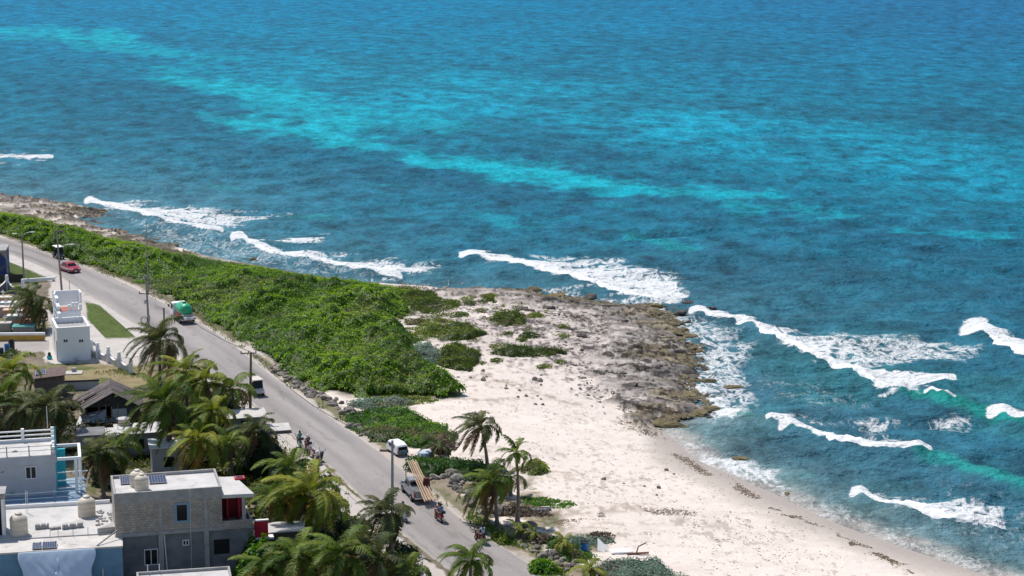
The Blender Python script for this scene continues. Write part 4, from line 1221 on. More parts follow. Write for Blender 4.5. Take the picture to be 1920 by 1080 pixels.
for k, (cx, cy, rx, ry, hz, lab) in enumerate([
    (1226, 578, 26, 6, 1.5, "dark square reef block at the seaward tip of the rocky point"), (1262, 803, 32, 6, .9, "low tan rock lying at the edge of the sand just under the reef point"),
    (1322, 767, 26, 8, .8, "rounded olive rock at the lower tip of the reef washed by foam"), (1326, 719, 20, 3, .5, "thin dark rock standing in the foam off the reef"),
    (1375, 736, 22, 3, .4, "dark rock awash farthest out from the reef"), (1392, 870, 20, 4, .5, "brown rock awash off the sand beach"), (1312, 660, 10, 3, .5, "small dark rock in the foam beside the reef's middle"),
    (1296, 655, 12, 4, .7, "brown rock at the waterline in the middle of the reef"), (1270, 668, 12, 5, .7, "round rock standing in the pool within the reef"), (1000, 547, 18, 6, 1.1, "dark overhanging ledge block on the far side of the point"),
    (905, 543, 26, 5, .7, "flat dark ledge on the far side of the point near the shrubs"), (475, 491, 8, 4, .8, "reddish rock poking out behind the hedge"), (322, 462, 13, 5, .9, "brown shore rock seen left of the tall mast"),
    (170, 396, 34, 4, .7, "long dark shelf rock at the far left shore"), (110, 383, 40, 4, .7, "upper dark shelf rock at the far left shore"), (30, 370, 30, 3, .6, "dark shelf rock touching the left edge of the picture"),
    (262, 448, 10, 4, .6, "low rock strip below the far left shelf"), (1475, 928, 5, 2, .3, "single small dark rock on the wet sand"), (1250, 612, 20, 6, 1.0, "olive reef block right of the dark rocks on the point"),
    (1285, 690, 18, 6, .9, "olive reef block jutting into the foam"), (1280, 745, 24, 7, .9, "large olive reef block near the lower end of the reef"), (1235, 775, 38, 7, .9, "long olive reef ledge above the sand at the reef's lower end"),
    (1200, 560, 5, 2, .2, "pebble-like dark rock in front of the square reef block"), (1080, 566, 30, 4, .6, "dark low ledge along the far rim of the reef")]):
    g = G(cx, cy)
    s = (716 + .981 * (cy - 540)) / 55
    o = bpy.data.objects.new("shore_rock", REEFS[k % 5]); COL.objects.link(o)
    o.location = (g.x, g.y, max(g.z, 0) + hz * .12)
    o.scale = (rx / s, max(.6, ry / s * 2.2), hz)
    o.rotation_euler = (0, 0, _r.uniform(-.5, .3))
    tag(o, lab, "rock")

_q = random.Random(17)
RIM = [(1015, 549), (1060, 562), (1150, 574), (1225, 580), (1262, 612), (1290, 640), (1280, 668), (1302, 700), (1288, 715), (1296, 745), (1310, 770), (1280, 786), (1240, 793)]
lx_, ly_ = resample(RIM, 400)
for k in range(46):
    j = _q.randrange(400)
    px_, py_ = lx_[j] + _q.gauss(-8, 12), ly_[j] + _q.gauss(2, 4)
    g = G(px_, py_); sz = _q.uniform(.35, 1.25)
    o = bpy.data.objects.new("shore_rock", REEFS[k % 5]); COL.objects.link(o)
    o.location = (g.x, g.y, max(g.z, -.1) + .05)
    o.scale = (sz * _q.uniform(.9, 1.8), sz * _q.uniform(.7, 1.2), sz * _q.uniform(.5, .95)); o.rotation_euler = (_q.uniform(-.15, .15), _q.uniform(-.15, .15), _q.uniform(0, 6.28))
    tag(o, "jagged olive-brown rock in the broken rim of the reef along the waterline", "rock", "broken rocks along the reef rim")
LR = [(20, 372), (90, 382), (190, 398), (150, 410), (215, 438), (265, 452), (320, 470)]
lx_, ly_ = resample(LR, 400)
for k in range(26):
    j = _q.randrange(400); g = G(lx_[j] + _q.gauss(-6, 10), ly_[j] + _q.gauss(1, 2.5)); sz = _q.uniform(.4, 1.1)
    o = bpy.data.objects.new("shore_rock", REEFS[k % 5]); COL.objects.link(o)
    o.location = (g.x, g.y, max(g.z, -.1) + .05); o.scale = (sz * _q.uniform(1.2, 2.6), sz * _q.uniform(.7, 1.2), sz * _q.uniform(.4, .8)); o.rotation_euler = (0, 0, _q.uniform(-.4, .4))
    tag(o, "low brown rock broken off the far left shore shelf behind the hedge", "rock", "broken rocks along the far left shore")

chips_todo = True
M_DARKREEF = mat("dark_reef_rock", (.105, .092, .082), .95, var=.5, scale=1.8, bump=.9, bscale=3.5, spec=.1, dirt=((.20, .175, .15), 1.4, .7))
DREEF = [rock_data(760 + k, 3, .6, M_DARKREEF, .34) for k in range(5)]
for k in range(64):
    t_ = _q.random()
    px_, py_ = (_q.gauss(1210, 45), _q.uniform(575, 765)) if t_ < .6 else (_q.uniform(960, 1180), _q.uniform(556, 600)) if t_ < .85 else (_q.uniform(1060, 1180), _q.uniform(600, 720))
    g = G(px_, py_); sz = _q.uniform(.3, .95)
    o = bpy.data.objects.new("shore_rock", DREEF[k % 5]); COL.objects.link(o)
    o.location = (g.x, g.y, max(g.z, 0) + .18)
    o.scale = (sz * _q.uniform(1.0, 2.0), sz * _q.uniform(.8, 1.3), sz * _q.uniform(.5, .9)); o.rotation_euler = (_q.uniform(-.2, .2), _q.uniform(-.2, .2), _q.uniform(-.5, .5))
    tag(o, "dark grey jagged rock standing up from the flat of the rocky point", "rock", "dark rocks on the flat of the point")
# seaweed wrack and litter on the sand
def chips(name, line, n, spread, size, tints, seed, zoff=.02, clump=.5):
    r = np.random.default_rng(seed)
    lx, ly = resample(line, 500)
    k = r.integers(0, 500, n)
    a = lx[k] + r.normal(0, spread, n); b = ly[k] + r.normal(0, spread * .35, n)
    x, y, z, d = ground_xy(a, b)
    keep = fbm(x * .35, y * .35, seed, 3) > clump
    x, y, z = x[keep], y[keep], z[keep]; n = len(x)
    ang = r.uniform(0, 6.28, n); L = size * r.uniform(.4, 1.5, n); W = L * r.uniform(.25, .8, n); H = L * r.uniform(.15, .45, n)
    U = np.stack([np.cos(ang), np.sin(ang), 0 * ang], -1); Vv = np.stack([-np.sin(ang), np.cos(ang), 0 * ang], -1)
    C = np.stack([x, y, z + zoff], -1)
    up = np.stack([0 * x, 0 * x, H], -1)
    P = np.stack([C - U * L[:, None], C + Vv * W[:, None], C + U * L[:, None], C - Vv * W[:, None], C + up], 1)
    F = []
    base = np.arange(n)[:, None] * 5
    F = np.concatenate([base + np.array([0, 3, 4]), base + np.array([3, 2, 4]), base + np.array([2, 1, 4]), base + np.array([1, 0, 4])])
    t = r.random(n)[:, None]
    T = np.array(tints[0]) * (1 - t) + np.array(tints[1]) * t
    tag(np_mesh(name, P.reshape(-1, 3), F, bpy.data.materials["ground_surface"], tint=np.repeat(T, 5, 0)), kind="stuff")
chips("seaweed", [(1165, 784), (1215, 805), (1255, 842), (1290, 866), (1325, 890), (1375, 910), (1430, 940), (1470, 962), (1520, 985), (1580, 1012), (1650, 1040), (1730, 1080), (1800, 1110)], 6500, 6, .085, ((.07, .05, .035), (.20, .145, .09)), 5, clump=.50)
chips("seaweed", [(1170, 790), (1200, 800), (1230, 815), (1180, 795)], 900, 12, .085, ((.06, .045, .03), (.16, .12, .08)), 6, clump=.48)
chips("beach_litter", [(900, 700), (1000, 740), (1090, 770), (1150, 830), (1250, 900), (1400, 990), (1500, 1060), (1300, 1000), (1150, 960), (1020, 860), (900, 760)], 2200, 60, .085, ((.10, .075, .055), (.30, .24, .18)), 7, clump=.47)
chips("beach_litter", [(960, 985), (1060, 975), (1180, 958), (1300, 962)], 1800, 12, .085, ((.09, .07, .05), (.26, .2, .15)), 8, clump=.45)

chips("reef_rubble", RIM, 2600, 16, .42, ((.045, .038, .03), (.20, .165, .10)), 61, zoff=.30, clump=.40)
chips("reef_rubble", [(1010, 560), (1100, 590), (1180, 620), (1220, 660), (1230, 720), (1200, 760)], 2600, 30, .36, ((.06, .052, .045), (.27, .235, .20)), 62, zoff=.30, clump=.48)
chips("reef_rubble", [(790, 555), (880, 575), (960, 600), (1060, 640), (1120, 690), (1130, 740)], 2400, 38, .24, ((.08, .07, .065), (.34, .30, .27)), 63, zoff=.12, clump=.50)
chips("reef_rubble", [(0, 375), (80, 390), (180, 405), (210, 430), (300, 465)], 1300, 12, .42, ((.06, .05, .04), (.25, .2, .15)), 64, zoff=.30, clump=.45)
# ------------------------------------------------------------------ buildings
CAMP = Vector((0, 0, CAM_Z))
def z_at(P, py):                 # height at which the upright through P meets photo row py
    v = (540 - py) / FPX
    t = P.y / (math.cos(PITCH) + v * math.sin(PITCH))
    return CAM_Z + t * (-math.sin(PITCH) + v * math.cos(PITCH))
class Frame:
    """footprint axes of a building: x along its front, y away from the viewer"""
    def __init__(s, fl, fr, bl, z, name, label, cat="house"):
        a, b, c = Q(*fl, z), Q(*fr, z), Q(*bl, z)
        s.u = Vector((b.x - a.x, b.y - a.y, 0)); s.W = s.u.length; s.u.normalize()
        s.v = Vector((-s.u.y, s.u.x, 0)); s.D = (c - a).dot(s.v); s.O = Vector((a.x, a.y, 2.0)); s.top = z - 2.0
        s.root = thing(name, label, cat, s.O, math.atan2(s.u.y, s.u.x))
    def face(s, px, py, y=0.0):  # local x, z on the wall plane at depth y
        dx, dy, dz = ray(px, py); d = Vector((float(dx), float(dy), float(dz)))
        o = s.O + s.v * y
        t = (o - CAMP).dot(s.v) / d.dot(s.v)
        p = CAMP + d * t
        return (p - s.O).dot(s.u), p.z - 2.0
    def flat(s, px, py, z):      # local x, y on a level surface at local height z
        p = Q(px, py, z + 2.0) - s.O
        return p.dot(s.u), p.dot(s.v)
    def world(s, x, y, z):
        return s.O + s.u * x + s.v * y + Vector((0, 0, z))

def block_mat(name, c1, c2, mortar, sc=1.0):
    m, nt, b = new_mat(name)
    N, L = nt.nodes, nt.links
    tc = N.new("ShaderNodeTexCoord"); sp = N.new("ShaderNodeSeparateXYZ"); cb = N.new("ShaderNodeCombineXYZ"); ad = N.new("ShaderNodeMath")
    L.new(tc.outputs["Object"], sp.inputs[0]); ad.operation = 'ADD'
    L.new(sp.outputs[0], ad.inputs[0]); L.new(sp.outputs[1], ad.inputs[1]); L.new(ad.outputs[0], cb.inputs[0]); L.new(sp.outputs[2], cb.inputs[1])
    br = N.new("ShaderNodeTexBrick"); br.inputs["Scale"].default_value = sc; br.inputs["Brick Width"].default_value = .42; br.inputs["Row Height"].default_value = .21
    br.inputs["Mortar Size"].default_value = .022; br.inputs["Color1"].default_value = (*c1, 1); br.inputs["Color2"].default_value = (*c2, 1); br.inputs["Mortar"].default_value = (*mortar, 1)
    L.new(cb.outputs[0], br.inputs["Vector"])
    nz = N.new("ShaderNodeTexNoise"); nz.inputs["Scale"].default_value = .9; nz.inputs["Detail"].default_value = 8; nz.inputs["Roughness"].default_value = .7
    L.new(tc.outputs["Object"], nz.inputs["Vector"])
    mr = N.new("ShaderNodeMapRange"); mr.inputs[1].default_value = .3; mr.inputs[2].default_value = .7; mr.inputs[3].default_value = .65; mr.inputs[4].default_value = 1.25
    L.new(nz.outputs["Fac"], mr.inputs[0])
    mx = N.new("ShaderNodeMix"); mx.data_type = 'RGBA'; mx.blend_type = 'MULTIPLY'; mx.inputs[0].default_value = 1
    L.new(br.outputs["Color"], mx.inputs[6]); L.new(mr.outputs[0], mx.inputs[7]); L.new(mx.outputs[2], b.inputs["Base Color"])
    b.inputs["Roughness"].default_value = .92
    bp = N.new("ShaderNodeBump"); bp.inputs["Strength"].default_value = .6; bp.inputs["Distance"].default_value = .03; bp.invert = True
    L.new(br.outputs["Fac"], bp.inputs["Height"]); L.new(bp.outputs[0], b.inputs["Normal"])
    return m
M_BLOCK = block_mat("concrete_block", (.48, .40, .34), (.35, .31, .27), (.30, .275, .25))
M_RENDER = mat("dark_render", (.19, .19, .195), .9, var=.35, scale=.7, bump=.2, dirt=((.24, .23, .22), .9, .7))
M_CAST = mat("cast_concrete", (.36, .35, .34), .9, var=.2, scale=1.1, bump=.15, dirt=((.19, .18, .17), .8, .6))
M_ROOF = mat("white_roof_coat", (.55, .53, .51), .85, var=.16, scale=.5, bump=.05, dirt=((.33, .30, .27), .7, .75))
M_ROOF2 = mat("dirty_roof_coat", (.58, .545, .51), .88, var=.16, scale=.6, bump=.05, dirt=((.24, .20, .165), .55, .85))
M_WHITE = mat("white_paint", (.84, .83, .82), .7, var=.07, scale=1.2, dirt=((.55, .50, .46), 1.1, .35))
M_PALEGREY = mat("pale_grey_paint", (.46, .465, .485), .8, var=.10, scale=.9, dirt=((.38, .38, .39), .8, .5))
M_BLUE = mat("faded_blue_paint", (.15, .30, .45), .85, var=.16, scale=.8, dirt=((.25, .33, .40), 1.3, .6))
M_BLUEGREY = mat("blue_grey_paint", (.22, .31, .40), .85, var=.12, scale=.8)
M_TURQ = mat("turquoise_paint", (.03, .40, .46), .7, var=.1, scale=1.2)
M_GLASS = mat("dark_glass", (.010, .014, .018), .12, var=.05, spec=.22)
M_VOID = mat("dark_interior", (.012, .011, .011), .95, var=.2)
M_RED = mat("red_paint", (.52, .012, .035), .55, var=.15, scale=1.5)
M_STEEL = mat("grey_steel", (.30, .30, .31), .5, .6, var=.15, scale=3)
M_RUST = mat("rusty_bar", (.15, .085, .055), .85, var=.3, scale=5)
M_ALU = mat("white_window_frame", (.72, .73, .75), .5, var=.05)
M_PANEL = mat("solar_cells", (.045, .065, .12), .3, var=.2, scale=5, spec=.3)
M_WOOD = mat("weathered_wood", (.19, .15, .12), .85, var=.3, scale=3, bump=.3)

def window(root, x0, x1, z0, z1, y=-.02, frame=M_ALU, split=1, fw=.06, name="window"):
    t = MB()
    t.span(x0, x1, y - .05, y + .02, z0, z0 + fw); t.span(x0, x1, y - .05, y + .02, z1 - fw, z1)
    for k in range(split + 1):
        xc = x0 + fw / 2 + (x1 - x0 - fw) * k / split
        t.span(xc - fw / 2, xc + fw / 2, y - .047, y + .018, z0 + fw, z1 - fw)
    f = t.build(name, frame, root)
    p = MB()
    for k in range(split):
        a = x0 + fw + (x1 - x0 - fw) * k / split; b = x0 + (x1 - x0 - fw) * (k + 1) / split
        p.span(a, b, y - .015, y + .01, z0 + fw, z1 - fw)
    p.build("pane", M_GLASS, f)
    return f

def parapet(root, x0, x1, y0, y1, z0, z1, t, material, sides="fblr", name="parapet"):
    mb = MB()
    if "f" in sides: mb.span(x0, x1, y0, y0 + t, z0, z1)
    if "b" in sides: mb.span(x0, x1, y1 - t, y1, z0, z1)
    a = y0 + (t if "f" in sides else 0); b = y1 - (t if "b" in sides else 0)
    if "l" in sides: mb.span(x0, x0 + t, a, b, z0, z1)
    if "r" in sides: mb.span(x1 - t, x1, a, b, z0, z1)
    return mb.build(name, material, root)

# --- block house
B = Frame((214, 926), (415, 912), (190, 893), 9.2, "block_house", "two-storey bare concrete block house with water tanks on its flat roof")
W, D, Ht = B.W, B.D, B.top
zs = B.face(300, 1001)[1]                       # first-floor slab line
zb = B.face(300, 940)[1]                        # ring beam under the parapet
R = B.root
MB().span(0, W, 0, D, zs + .22, zb).build("upper_wall", M_BLOCK, R)
MB().span(.10, W + 2.6, .12, D, 0, zs - .06).build("lower_wall", M_RENDER, R)
MB().span(-.05, W + .04, -.06, D + .05, zs - .06, zs + .22).build("floor_slab", M_CAST, R)
MB().span(-.03, W + .03, -.035, D + .03, zb, Ht - .32).build("ring_beam", M_CAST, R)
MB().span(.14, W - .14, .14, D - .14, Ht - .32, Ht - .26).build("roof", M_ROOF, R)
parapet(R, -.03, W + .03, -.035, D + .03, Ht - .32, Ht, .17, M_CAST)
for px in (300, 386):
    x = B.face(px, 960)[0]
    MB().span(x - .14, x + .14, -.04, .0, zs + .22, zb).build("pillar", M_CAST, R)
    MB().span(x - .20, x + .20, -.03, .12, 0, zs - .06).build("pillar", M_CAST, R)
(x0, z1), (x1, z0) = B.face(331, 947), B.face(351, 975)
f = MB().span(x0 - .24, x1 + .24, -.07, .0, z1, z1 + .2).span(x0 - .24, x1 + .24, -.08, .0, z0 - .2, z0).span(x0 - .24, x0, -.06, .0, z0, z1).span(x1, x1 + .24, -.06, .0, z0, z1).build("window", M_BLUEGREY, R)
MB().span(x0, x1, -.012, -.002, z0, z1).build("pane", M_GLASS, f)
(x0, z1), (x1, z0) = B.face(270, 1031), B.face(297, 1059)
window(R, x0, x1, z0, z1, .10, M_ALU, 2, .07)
(x0, z1), (x1, z0) = B.face(342, 1013), B.face(355, 1023)
window(R, x0, x1, z0, z1, .10, M_ALU, 2, .08)
(x0, z1), (x1, z0) = B.face(401, 1013), B.face(431, 1038)
MB().span(x0, x1, .095, .115, z0, z1).build("opening", M_VOID, R)
# open bay on the right
bx = B.face(476, 935)[0]
MB().prism([(W + .03, -.05), (bx, -.25), (bx - 1.0, D * .95), (W + .03, D * .98)], zb - .12, zb + .18).build("bay_roof", M_ROOF, R)
zp = B.face(440, 976)[1]
MB().span(W + .04, bx - .15, .0, .16, zs - .05, zp).span(bx - .31, bx - .15, .16, D * .8, zs - .05, zp - .1).build("bay_parapet", M_BLOCK, R)
x = B.face(457, 950)[0]
MB().span(x - .13, x + .13, .02, .24, zp, zb - .12).build("pillar", M_CAST, R)
MB().span(W + .05, bx - .4, D * .55, D * .6, zs + .0, zb - .14).span(W + .55, W + .75, D * .35, D * .549, zs + .07, zb - .14).span(W + 1.5, W + 1.7, D * .35, D * .549, zs + .07, zb - .14).build("red_back_wall", mat("shaded_red_paint", (.30, .006, .02), .6, var=.2), R)  # red darkened so the colour carries the bay's inner shade
MB().span(W + .05, bx - .16, .17, D * .8, zs - .04, zs + .06).build("bay_floor", M_CAST, R)
cx_, cy_ = B.flat(449, 897, zb + .2)
sk = MB().box((cx_, cy_, zb + .26), (.85, .8, .14)).build("skylight", M_RED, R)
MB().box((cx_, cy_, zb + .345), (.55, .5, .03)).build("pane", M_GLASS, sk)
c_ = MB(); x = B.face(311, 1000)[0]; c_.cyl((x + .02, -.10, .0), (x - .14, -.08, zs - .1), .05, 8)
c_.build("drain_pipe", M_ALU, R)
x = B.face(357, 1000)[0]
MB().cyl((x, -.09, 0), (x + .06, -.12, Ht + .02), .018, 6).build("hanging_cable", M_ALU, R)

# red gate wall and white lean-to right of the block house
g0 = G(472, 1042); zt = z_at(g0, 979)
t = thing("red_wall", "bright red rendered wall with pale coping at the right end of the block house", "wall", B.world(bx - .05, .6, 0), B.root.rotation_euler.z)
zr0 = B.face(485, 1012)[1]; zr1 = B.face(485, 980)[1]
MB().span(.1, 1.25, 0, .18, zr0, zr1 - .06).build("wall_panel", M_RED, t)
MB().span(-.2, 1.7, -.15, .6, zr0 - .16, zr0 - .003).build("ledge", M_WHITE, t)
MB().span(.0, 1.3, .05, .3, 0, zr0 - .163).build("footing_wall", M_RENDER, t)
MB().span(.04, 1.31, -.05, .23, zr1 - .06, zr1 + .04).build("coping", M_WHITE, t)
t = thing("lean_to_roof", "white sheet roof of a low lean-to between the red wall and the palms", "shed", G(530, 1040), B.root.rotation_euler.z)
MB().span(-1.6, 1.9, -1.2, 1.6, 2.35, 2.45).build("roof", M_ROOF, t)
w_ = MB()
for a in (-1.4, 1.7):
    for b in (-1.0, 1.4): w_.box((a, b, 1.17), (.14, .14, 2.36))
w_.build("posts", M_WOOD, t)
MB().span(-1.4, 1.7, 1.3, 1.4, 0, 2.34).build("wall", M_RENDER, t)

# --- blue flat-roofed house at the lower left
B2 = Frame((-70, 1041), (229, 1023), (-92, 962), 5.5, "blue_house", "single-storey faded blue house with a wide white flat roof at the lower left")
W2, D2, H2 = B2.W, B2.D, B2.top
R = B2.root
MB().span(0, W2, 0, D2, 0, H2 - .14).build("wall", M_BLUE, R)
MB().span(-.06, W2 + .05, -.07, D2 + .05, H2 - .14, H2).build("roof", M_ROOF2, R)
yl = B2.flat(100, 1008, H2)[1]
MB().span(-.05, W2 - .9, yl, D2 + .04, H2 + .003, H2 + .10).build("upper_roof_bed", M_ROOF, R)
MB().span(-.05, W2 - 1.0, D2 - .12, D2 + .04, H2 + .10, H2 + .42).build("kerb", M_WHITE, R)
yk = B2.flat(120, 1040, H2)[1]
mbp = MB(); x = B2.face(193, 1070)[0]
mbp.cyl((x, -.12, 0), (x, -.12, B2.face(193, 1065)[1]), .05, 8); mbp.build("vent_pipe", M_ALU, R)
H2r = H2 + .10

def on_roof(F, px, py, z):
    x, y = F.flat(px, py, z)
    return F.world(x, y, z)

def water_tank(loc, r, h, material, label, bands=3):
    t = thing("water_tank", label, "water tank", loc, random.uniform(0, 6), "rooftop water tanks" if material is not M_BLACKTANK else None)
    prof = [(r * .96, 0), (r, .04)]
    for k in range(bands):
        z0 = h * .72 * k / bands + .06; z1 = h * .72 * (k + 1) / bands
        prof += [(r, z0), (r, z1 - .05), (r * .96, z1 - .03), (r * .96, z1)]
    prof += [(r, h * .73), (r * .92, h * .80), (r * .62, h * .90), (r * .36, h * .94), (r * .36, h * .96)]
    MB().lathe(prof, n=24).build("tank_body", material, t, smooth=True)
    MB().lathe([(r * .40, h * .96), (r * .40, h * 1.0), (r * .30, h * 1.03), (.02, h * 1.04)], n=18).build("lid", material, t, smooth=True)
    MB().cyl((r * .98, 0, .15), (r * 1.12, 0, .15), .04, 8).build("outlet", M_STEEL, t)
    return t
M_TANK = mat("beige_plastic", (.60, .53, .43), .55, var=.08, scale=1.5, dirt=((.42, .36, .29), 1.2, .4))
M_BLACKTANK = mat("black_plastic", (.012, .013, .015), .45, var=.2)
def on_slab(loc, r):
    mb = MB()
    for k in range(5):
        a = 2 * math.pi * k / 5
        mb.box((loc.x + math.cos(a) * r * .85, loc.y + math.sin(a) * r * .85, loc.z + .07), (.3, .2, .14), a)
    return mb
zr = Ht - .26
water_tank(on_roof(B, 266, 918, zr), .58, 1.35, M_TANK, "nearer of the two beige water tanks standing together on the block house roof")
water_tank(on_roof(B, 258, 911, zr), .62, 1.40, M_TANK, "farther, half-hidden beige tank of the pair on the block house roof")
water_tank(on_roof(B2, 163, 967, H2r), .74, 1.75, M_TANK, "beige water tank on the low white roof beside the block house's side wall")
water_tank(on_roof(B2, 36, 1002, H2r), .72, 1.85, M_TANK, "beige water tank near the left edge of the low white roof")

def solar_panel(loc, rot, w, d, label, tilt=8):
    t = thing("solar_panel", label, "solar panel", loc, rot)
    mb = MB(); mb.M = Matrix.Rotation(rad(tilt), 4, 'X'); mb.span(0, w, 0, d, .10, .14); mb.build("frame", M_STEEL, t)
    mb = MB(); mb.M = Matrix.Rotation(rad(tilt), 4, 'X')
    nx, ny = 6, 4
    for i in range(nx):
        for j in range(ny):
            mb.span(.04 + (w - .06) * i / nx, .02 + (w - .06) * (i + 1) / nx, .04 + (d - .06) * j / ny, .02 + (d - .06) * (j + 1) / ny, .142, .15)
    mb.build("cells", M_PANEL, t)
    mb = MB()
    for a in (.1, w - .15):
        mb.span(a, a + .05, .05, .1, 0, .12); mb.span(a, a + .05, d - .15, d - .1, 0, .14 + d * .12)
    mb.build("legs", M_STEEL, t)
rz = B.root.rotation_euler.z
solar_panel(on_roof(B, 226, 910, zr), rz, 1.15, 1.5, "blue solar panel left of the tanks on the block house roof")
solar_panel(on_roof(B, 280, 909, zr), rz, 1.45, 1.55, "blue solar panel right of the tanks on the block house roof")
rz2 = B2.root.rotation_euler.z
solar_panel(on_roof(B2, 60, 1032, H2), rz2, .75, 1.3, "narrow solar panel above the tarp on the low white roof", 4)
solar_panel(on_roof(B2, 79, 1031, H2), rz2, 1.15, 1.35, "wide solar panel above the tarp on the low white roof", 4)
# blocks stacked on the roof
blk = MB().box((0, 0, .1), (.40, .16, .2)); blk0 = None
for run, (pa, pb, n) in enumerate([((68, 992), (90, 990), 9), ((96, 993), (112, 991), 5), ((119, 992), (154, 988), 11)]):
    for k in range(n):
        px = pa[0] + (pb[0] - pa[0]) * k / (n - 1); py = pa[1] + (pb[1] - pa[1]) * k / (n - 1)
        for lv in range(2 if (run != 1 and k % 4 != 3) else 1):
            if blk0 is None:
                o = blk0 = blk.build("concrete_block", M_CAST)
            else:
                o = blk0.copy(); COL.objects.link(o)
            p = on_roof(B2, px, py, H2r)
            o.location = p + Vector((0, 0, .2 * lv)); o.rotation_euler = (0, 0, rz2 + math.pi / 2 + random.uniform(-.12, .12))
            tag(o, "grey concrete block stacked in rows on the low white roof between the two tanks", "block", "concrete blocks on the low roof")
for k, (px, py) in enumerate([(94, 1008), (109, 1007), (137, 1005), (165, 1004), (49, 962), (52, 962)]):
    p = on_roof(B2, px, py, H2r)
    lab = "thin rusty steel bar standing up from the low white roof's middle kerb" if k < 4 else "tall pale steel bar at the back kerb of the low white roof"
    tag(MB().cyl((p.x, p.y, p.z), (p.x + .02, p.y, p.z + (.7 if k < 4 else 2.0)), .022, 6).build("steel_bar", M_RUST if k < 4 else M_ALU), lab, "steel bar", "steel bars on the low roof" if k < 4 else "pale steel bars at the back kerb")
# rubble beside the block house
mbp = MB(); rr_ = random.Random(8)
for k in range(26):
    p = on_roof(B2, 188 + rr_.uniform(-8, 20), 972 + rr_.uniform(-14, 14), H2r)
    mbp.box((p.x, p.y, p.z + .06), (rr_.uniform(.1, .35), rr_.uniform(.1, .25), rr_.uniform(.06, .16)), rr_.uniform(0, 3))
tag(mbp.build("rubble", M_CAST), kind="stuff")
p = on_roof(B2, 183, 1003, H2); q = on_roof(B2, 208, 985, H2)
tag(MB().prism([(p.x, p.y), (p.x + 1.9, p.y + .7), (p.x + 2.0, p.y + 2.6), (p.x + 1.2, p.y + 1.9)], p.z + .02, p.z + .55).build("roof_hatch", M_CAST), "grey concrete stair hatch on the low roof against the block house", "hatch")
a = on_roof(B2, 182, 1024, H2) + Vector((0, 0, .05)); zz = z_at(B.world(.2, -.2, 0), 993)
b_ = B.world(.2, -.25, 0); b_.z = zz
tag(MB().tube([a, b_], .06, 8).build("leaning_pole", M_STEEL), "long dark pole leaning from the low roof edge onto the block house corner", "pole")
# stair hut at the left edge
t = thing("stair_hut", "unpainted rooftop stair hut cut by the left edge beside a beige tank", "hut", on_roof(B2, -10, 1004, H2r), rz2)
hh = z_at(on_roof(B2, 6, 1004, H2r), 926) - (H2r + 2)
MB().span(-2.0, .85, 0, 2.0, 0, hh - .12).build("wall", M_BLOCK, t)
MB().span(-2.1, 1.0, -.1, 2.1, hh - .12, hh).build("roof", M_CAST, t)
MB().span(.62, .9, -.06, .0, 0, hh - .5).build("door_jamb", M_WHITE, t)
MB().span(-.4, .6, -.02, -.004, 0, hh - .5).build("doorway", M_VOID, t)
# tarp hung from the roof edge
def tarp():
    nx, ny = 60, 40
    V = []
    (xa, za), (xb, zb_) = B2.face(35, 1037, -.1), B2.face(178, 1029, -.1)
    for j in range(ny):
        for i in range(nx):
            u, v = i / (nx - 1), j / (ny - 1)
            x = xa + (xb - xa) * u + .12 * math.sin(v * 6) * (2 * u - 1) - .35 * v * (1 if u > .5 else -1) * math.sin(v * 3)
            sag = .35 * math.sin(math.pi * u) * v
            wr = .05 * math.sin(u * 46 + 4 * math.sin(v * 5)) * v + .04 * math.sin(u * 17 + v * 9) * v
            V.append((x, -.12 - 1.15 * v - .3 * v * math.sin(math.pi * u) + wr, za + .02 + (zb_ - za) * u * 0 - 2.35 * v ** 1.15 - sag * .4 + wr))
    idx = np.arange(nx * ny).reshape(ny, nx)
    F = np.stack([idx[:-1, :-1], idx[:-1, 1:], idx[1:, 1:], idx[1:, :-1]], -1).reshape(-1, 4)
    m = mat("pale_blue_tarp", (.56, .66, .80), .6, var=.08, scale=1.2, dirt=((.75, .78, .82), .8, .5))
    o = np_mesh("tarp", np.array(V), F, m, smooth=True)
    so = o.modifiers.new("thickness", 'SOLIDIFY'); so.thickness = .012
    o.location = B2.root.location; o.rotation_euler = B2.root.rotation_euler
    tag(o, "pale blue wrinkled tarp hung from the edge of the low white roof", "tarp")
tarp()

# --- terrace house with white railings
B3 = Frame((-60, 862), (103, 852), (-72, 835), 9.0, "terrace_house", "pale grey two-storey house with white railings round its roof terrace at the left edge")
W3, D3, H3 = B3.W, B3.D, B3.top
R = B3.root
yt = -2.6                                            # the terrace reaches forward of the upper wall
zt3 = 3.35
MB().span(0, W3, 0, D3, zt3, H3 - .75).build("upper_wall", M_PALEGREY, R)
MB().span(-.15, W3 + .1, -.18, D3 + .1, H3 - .75, H3).build("roof_slab", M_PALEGREY, R)
MB().span(-.05, W3, -.08, D3, H3, H3 + .03).build("roof", M_ROOF, R)
MB().span(0, W3 + 2.4, yt, D3, 0, zt3 - .2).build("lower_wall", mat("grey_render", (.34, .335, .335), .9, var=.15, scale=.7, bump=.1), R)
MB().span(-.05, W3 + 2.5, yt - .06, D3, zt3 - .2, zt3).build("terrace_slab", M_BLUEGREY, R)
(x0, z1), (x1, z0) = B3.face(47, 875), B3.face(69, 897)
window(R, x0, x1, z0, z1, -.02, M_ALU, 2, .07)
